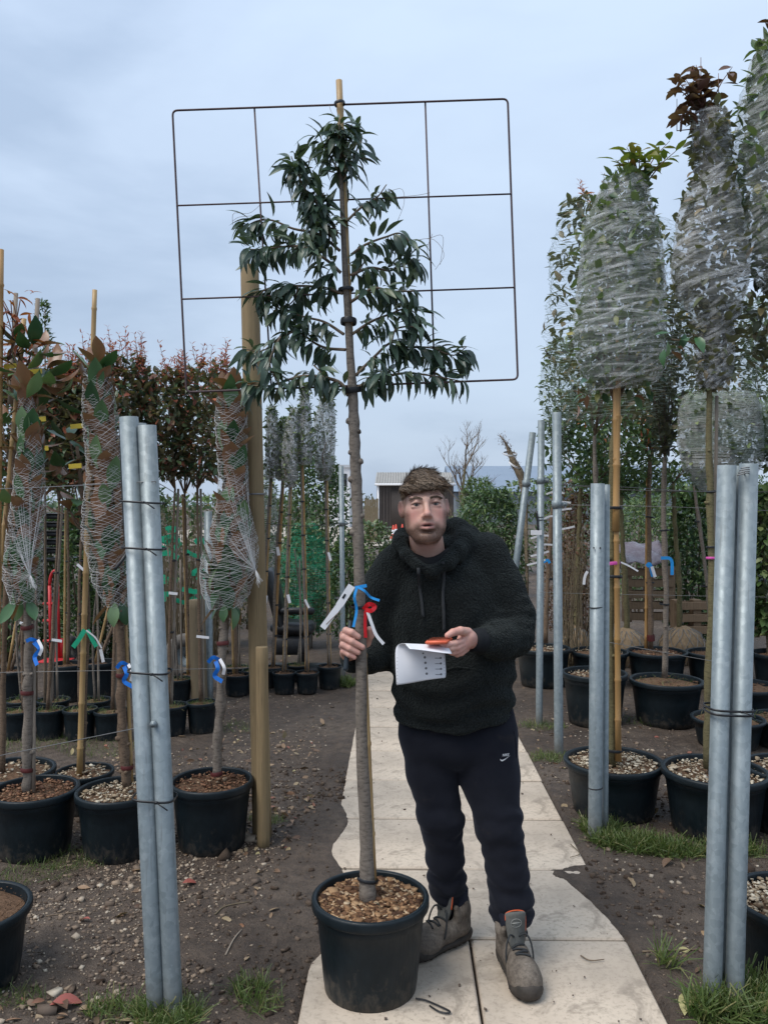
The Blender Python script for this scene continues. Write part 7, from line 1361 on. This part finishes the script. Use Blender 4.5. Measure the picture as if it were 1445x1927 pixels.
# --- trousers
def build_trousers():
    lo, hi = P(740, 1760, 3.1), P(1010, 1290, 3.1); s = SDF((lo.x - .04, 2.80, .10), (hi.x + .03, 3.32, 1.06), 0.0040)
    s.cone(hp(858, 1345, 3.10), hp(858, 1375, 3.10), .135, .130, .03, sq=(1.62, 1.0, 1)); s.ell(hp(862, 1400, 3.09), (.19, .13, .09), .04)
    s.chain([hp(808, 1385, 3.10), hp(812, 1450, 3.09), hp(829, 1540, 3.07), hp(838, 1610, 3.10), hp(841, 1655, 3.13), hp(843, 1672, 3.135)], [.106, .092, .079, .067, .066, .066], .025); s.cone(hp(843, 1672, 3.135), hp(845, 1700, 3.145), .052, .047, .010)
    s.chain([hp(915, 1385, 3.08), hp(922, 1460, 3.06), hp(938, 1545, 3.01), hp(954, 1640, 3.01), hp(960, 1690, 3.01), hp(963, 1714, 3.012)], [.114, .107, .084, .074, .075, .074], .025); s.cone(hp(964, 1712, 3.012), hp(967, 1748, 3.025), .054, .049, .010)
    for c, r in (((963, 1716, 3.012), .083), ((962, 1694, 3.01), .080), ((843, 1668, 3.135), .072), ((841, 1650, 3.13), .069)):
        a = np.array(hp(*c)); s.ell(a, (r, r, .016), .012)
    v, q = s.mesh(1); n = vnormals(v, q); z = v[:, 2]; low = np.clip((.50 - z) / .35, 0, 1)
    f = .0045 * fbm(v * np.array([7, 7, 10.]) + 6, 3) + low * .0045 * np.sin(z * 95 + 6 * fbm(v * 7, 2)) + .006 * np.clip((z - .75) / .15, 0, 1) * fbm(v * np.array([16, 16, 6.]), 2); kn = np.exp(-((z - .50) / .07) ** 2) * .0055 * np.sin(z * 80 + 8 * v[:, 0] + 5 * fbm(v * 9 + 2, 2))
    v = v + n * (f + kn)[:, None]; return quad_obj('trousers', v, q, M_JOG, man), Hit(v, q)
trousers, HT = build_trousers()
def decal(name, polys, mat, parent, hit, cx, cy, scale, rot=0.0, off=.0016):
    """flat print laid on the cloth: polygons in unit space projected onto the surface"""
    mb = MB()
    for poly in polys:
        V = []
        for x, y in poly:
            xr = x * math.cos(rot) - y * math.sin(rot); yr = x * math.sin(rot) + y * math.cos(rot); p, n = hit.px(cx + xr * scale, cy - yr * scale, off)
            if p is None: return
            V.append(tuple(p))
        mb.add(V, [tuple(range(len(V)))])
    return mb.build(name, mat, parent, smooth=False)
sw_top = [(-1.0, .05), (-.93, -.12), (-.78, -.22), (-.55, -.24), (-.2, -.12), (.3, .12), (1.0, .50)]; sw_bot = [(-1.0, .05), (-1.02, -.15), (-.95, -.38), (-.75, -.52), (-.5, -.50), (-.1, -.30), (.4, .05), (1.0, .50)]
def lerp_poly(P_, t):
    k = t * (len(P_) - 1); i = min(int(k), len(P_) - 2); f = k - i; return (P_[i][0] * (1 - f) + P_[i + 1][0] * f, P_[i][1] * (1 - f) + P_[i + 1][1] * f)
sw = []
for i in range(14):
    a, b = i / 14, (i + 1) / 14; sw.append([lerp_poly(sw_bot, a), lerp_poly(sw_bot, b), lerp_poly(sw_top, b), lerp_poly(sw_top, a)])
def bar_(x0, y0, x1, y1, w):
    dx, dy = x1 - x0, y1 - y0; l = math.hypot(dx, dy); nx, ny = -dy / l * w / 2, dx / l * w / 2; return [(x0 - nx, y0 - ny), (x1 - nx, y1 - ny), (x1 + nx, y1 + ny), (x0 + nx, y0 + ny)]
W_ = .12; lt = []
for ch, ox in (('N', -.62), ('I', -.18), ('K', -.02), ('E', .36)):
    t = lambda x, y: (ox + x + .22 * y, .12 + y)
    seg = {'N': [(0, 0, 0, .5), (0, .5, .28, 0), (.28, 0, .28, .5)], 'I': [(0, 0, 0, .5)], 'K': [(0, 0, 0, .5), (0, .22, .24, .5), (.06, .28, .26, 0)], 'E': [(0, 0, 0, .5), (0, .46, .24, .46), (0, .25, .2, .25), (0, .03, .24, .03)]}[ch]
    for a in seg: lt.append(bar_(*t(a[0], a[1]), *t(a[2], a[3]), W_ * .8))
decal('logo', sw, M_LOGO, trousers, HT, 950, 1427, 9.5, .08); decal('logo_lettering', lt, M_LOGO, trousers, HT, 951, 1424, 9.5, .08, .002)
# pocket seams
for pts in ([(966, 1375), (970, 1400), (971, 1425)], [(760, 1375), (757, 1400), (760, 1440)]):
    q = [HT.px(x, y, .001)[0] for x, y in pts]
    if all(p is not None for p in q): mb = MB(); tube(mb, spline(q, 8), .0022, 5); mb.build('pocket_seam', M_JOG, trousers)
# --- boots
def boot(heel, toe, yaw_extra, name='boot'):
    h, t = G(*heel), G(*toe); dv = (t - h); ang = math.atan2(dv.x, dv.y); f = Vector((math.sin(ang), math.cos(ang), 0)); r_ = Vector((f.y, -f.x, 0)); base = Vector((h.x, h.y, .012)); L = min(.315, max(.285, dv.length)); k = L / .30
    def B(x, y, z): return tuple(base + r_ * (x * k) + f * (y * k) + Vector((0, 0, z)))
    M = Matrix((r_, f, Vector((0, 0, 1)))).transposed(); c = np.array(B(0, .15, .1)); s = SDF(c - .22, c + .22, .0027)
    s.chain([B(0, .045, .060), B(0, .12, .062), B(.004, .20, .052), B(.006, .245, .046)], [.040, .043, .047, .045], .03); s.ell(B(.004, .235, .040), (.052, .058, .042), .025, M); s.cone(B(0, .050, .07), B(0, .052, .125), .046, .050, .025)
    s.cone(B(-.042, .06, .13), B(-.040, .045, .155), .012, .012, .02); s.cone(B(.042, .06, .13), B(.040, .045, .155), .012, .012, .02); s.cone(B(0, .012, .11), B(0, .008, .150), .020, .012, .02)
    s.cone(B(-.040, .085, .105), B(-.038, .095, .150), .010, .011, .012); s.cone(B(.040, .085, .105), B(.038, .095, .150), .010, .011, .012)
    s.cone(B(0, .055, .115), B(0, .055, .20), .036, .040, .012, 'sub'); s.cone(B(0, .105, .105), B(0, .090, .19), .020, .026, .010, 'sub')
    ix, p = s.sl(c - .3, c + .3); s.a[ix] = np.maximum(s.a[ix], .016 - p[..., 2]); v, q = s.mesh(1); n = vnormals(v, q); v = v + n * (.0022 * fbm(v * 45, 3))[:, None]; o = quad_obj(name, v, q, M_BOOT, man); hb = Hit(v, q)
    s = SDF(c - .22, c + .22, .003); s.cone(B(0, .045, .018), B(0, .10, .018), .043, .040, .01, sq=(1, 1, .5)); s.cone(B(0, .10, .018), B(.006, .235, .018), .042, .052, .02, sq=(1, 1, .5)); s.cone(B(.006, .225, .018), B(.006, .250, .020), .051, .052, .02, sq=(1, 1, .5))
    s.ell(B(.006, .262, .032), (.049, .047, .034), .012, M); s.cone(B(-.018, .022, .035), B(.018, .022, .035), .026, .026, .015)
    s.a = np.maximum(s.a, np.broadcast_to((.004 - (s.lo[2] + s.vox * np.arange(s.n[2])))[None, None, :], s.a.shape).astype(np.float32)); v, q = s.mesh(1); n = vnormals(v, q); v = v + n * (.002 * fbm(v * 60, 3) + .0018 * np.sign(np.sin((v @ np.array(f)) * 260)) * (v[:, 2] < .022))[:, None]; quad_obj('sole', v, q, M_RUBBER, o)
    # tongue
    mb = MB(); pts = [B(0, .134, .098), B(0, .122, .130), B(0, .116, .165), B(0, .112, .205), B(0, .110, .216)]; ribbon(mb, spline(pts, 12), list(np.interp(np.linspace(0, 1, 12), [0, .5, .85, 1], [.048, .070, .076, .060])), side=r_, th=.011); tg = mb.build('tongue', M_TONGUE, o)
    mb = MB(); e = [B(-.037, .118, .150), B(-.039, .114, .190), B(-.034, .110, .213), B(0, .109, .220), B(.034, .110, .213), B(.039, .114, .190)]; tube(mb, spline(e, 24), .0026, 6); mb.build('orange_piping', M_ORANGE, tg)
    mb = MB(); cc = Vector(B(0, .1045, .172)); uu = (Vector(B(0, .112, .205)) - Vector(B(0, .116, .165))).normalized(); nn = r_.cross(uu) ; nn = nn if nn.dot(f) > 0 else -nn; cc = Vector(B(0, .1145, .180)) + nn * .0068
    tube(mb, [cc + r_ * (.019 * math.cos(a)) + uu * (.014 * math.sin(a)) for a in np.linspace(0, 6.2832, 29)], .0011, 4, False); tube(mb, [cc + r_ * (-.015), cc + r_ * .015], .0022, 4); tube(mb, [cc + r_ * (-.011) - uu * .006, cc + r_ * .011 - uu * .006], .0009, 4); mb.build('emblem', simple('emblem_grey', (0.30, 0.30, 0.28), None, 50, .7), tg)
    # laces
    for i in range(5):
        y_, z_ = .122 + .019 * i, .118 - .0085 * i; mb = MB(); q = []
        for t_ in np.linspace(-1, 1, 9):
            pt = Vector(B(.026 * t_, y_ + .006 * t_ * (1 if i % 2 else -1), .25)); loc, n_, ii, ds = hb.b.ray_cast(pt, Vector((0, 0, -1)))
            q.append(Vector((pt.x, pt.y, (loc.z if loc is not None else z_))) + Vector((0, 0, .004)))
        zs = [p.z for p in q]; m_ = float(np.median(zs)); q = [Vector((p.x, p.y, max(min(p.z, m_ + .012), m_ - .008))) for p in q]; tube(mb, q, .0036, 6); mb.build('lace', M_CORD, o)
    mb = MB()
    for sx in (-1, 1):
        q = [Vector(B(.010 * sx, .125, .135)), Vector(B(.030 * sx, .140, .150)), Vector(B(.046 * sx, .150, .125)), Vector(B(.052 * sx, .160, .085)), Vector(B(.050 * sx, .166, .060))]; tube(mb, spline(q, 14), .0034, 6)
    mb.build('lace_bow', M_CORD, o); mb = MB(); tube(mb, [Vector(B(0, .05, .07)), Vector(B(0, .055, .20))], [.04, .044], 20); mb.build('sock', simple('navy_sock', (.006, .008, .018), None, 60, .9), o); return o
boot((878, 1768), (792, 1806), 0); boot((950, 1806), (1003, 1892), 0)
# --- things in his hands
ph = P(826, 1206, 2.735); mb = MB(); Mp = Matrix.Rotation(R(-12), 3, 'Z') @ Matrix.Rotation(R(-4), 3, 'X') @ Matrix.Rotation(R(-3), 3, 'Y'); box(mb, ph, (.072, .128, .0125), Mp, bev=.004); pho = thing('smartphone', 'orange cased phone in the hand above the paper', 'phone', tuple(ph)); mb.build('case', M_PHONE, pho)
mb = MB(); box(mb, ph + Mp @ Vector((0, 0, .0069)), (.064, .118, .0012), Mp, bev=.0003); mb.build('screen', simple('phone_screen', (.22, .06, .035), (.30, .07, .04), 10, .15), pho)
def paper():
    rows = [((771, 1221, 2.655), (850, 1230, 2.675)), ((765, 1215, 2.69), (846, 1222, 2.70)), ((762, 1211.5, 2.722), (838, 1213, 2.735)), ((754, 1211.5, 2.745), (836, 1214, 2.755)), ((747, 1216, 2.757), (836, 1219, 2.762)), ((744, 1226, 2.758), (837, 1229, 2.762)), ((744, 1250, 2.752), (838, 1248, 2.76)), ((745, 1272, 2.750), (839, 1264, 2.76)), ((746, 1289, 2.752), (838, 1275, 2.76))]
    n = 18; L_ = spline([P(*a) for a, b in rows], 40); R2_ = spline([P(*b) for a, b in rows], 40); V = []; F = []
    for i in range(40):
        for k in range(n):
            t = k / (n - 1); p = L_[i] * (1 - t) + R2_[i] * t; p = p + np.array([0, .004 * math.sin(t * 6 + i * .1), 0]); V.append(tuple(p))
    for i in range(39):
        for k in range(n - 1): F.append((i * n + k, i * n + k + 1, (i + 1) * n + k + 1, (i + 1) * n + k))
    mb = MB(); mb.add(V, F); o = mb.build('paper_sheet', M_PAPER); m = o.modifiers.new('thick', 'SOLIDIFY'); m.thickness = .0008; tag(o, 'folded white sheet of labels hanging from the hand', 'paper')
    hit = Hit(np.array(V), np.array(F)); mb = MB()
    def dot(x, y, r, hole=False):
        p, nn = hit.px(x, y, .0012)
        if p is None: return
        u = nn.cross(Vector((0, 0, 1))).normalized(); w2 = nn.cross(u); m_ = 10; V2 = [tuple(p + (u * math.cos(a) + w2 * math.sin(a)) * r) for a in np.linspace(0, 6.2832, m_, endpoint=False)]; mb.add(V2, [tuple(range(m_))])
    for y in np.linspace(1238, 1284, 8): dot(747.5, y, .0012)
    for y in np.linspace(1232, 1268, 7): dot(835.5 + (y - 1232) * .03, y, .0011)
    for k in range(4):
        y = 1237 + 10.2 * k; dot(799 + k * 1.2, y, .0042); dot(829 + k * .3, y + 1.2, .0036)
        for x in range(819, 829, 2): dot(x + k * .4, y + 1.6, .0016)
    dot(796, 1229.5, .003); mb.build('print', M_PRINT, o, smooth=False, kind='stuff')
paper()
mb = MB(); a, b = P(650, 1262, DM - .022), P(660, 1168, DM + .01); tube(mb, [a, a.lerp(b, .05), a.lerp(b, .5), b], [.0075, .009, .009, .008], 10); tag(mb.build('pen', simple('slate_pen', (.030, .042, .052), (.02, .028, .035), 30, .45)), 'slate grey pen gripped under the fingers against the stem', 'pen')
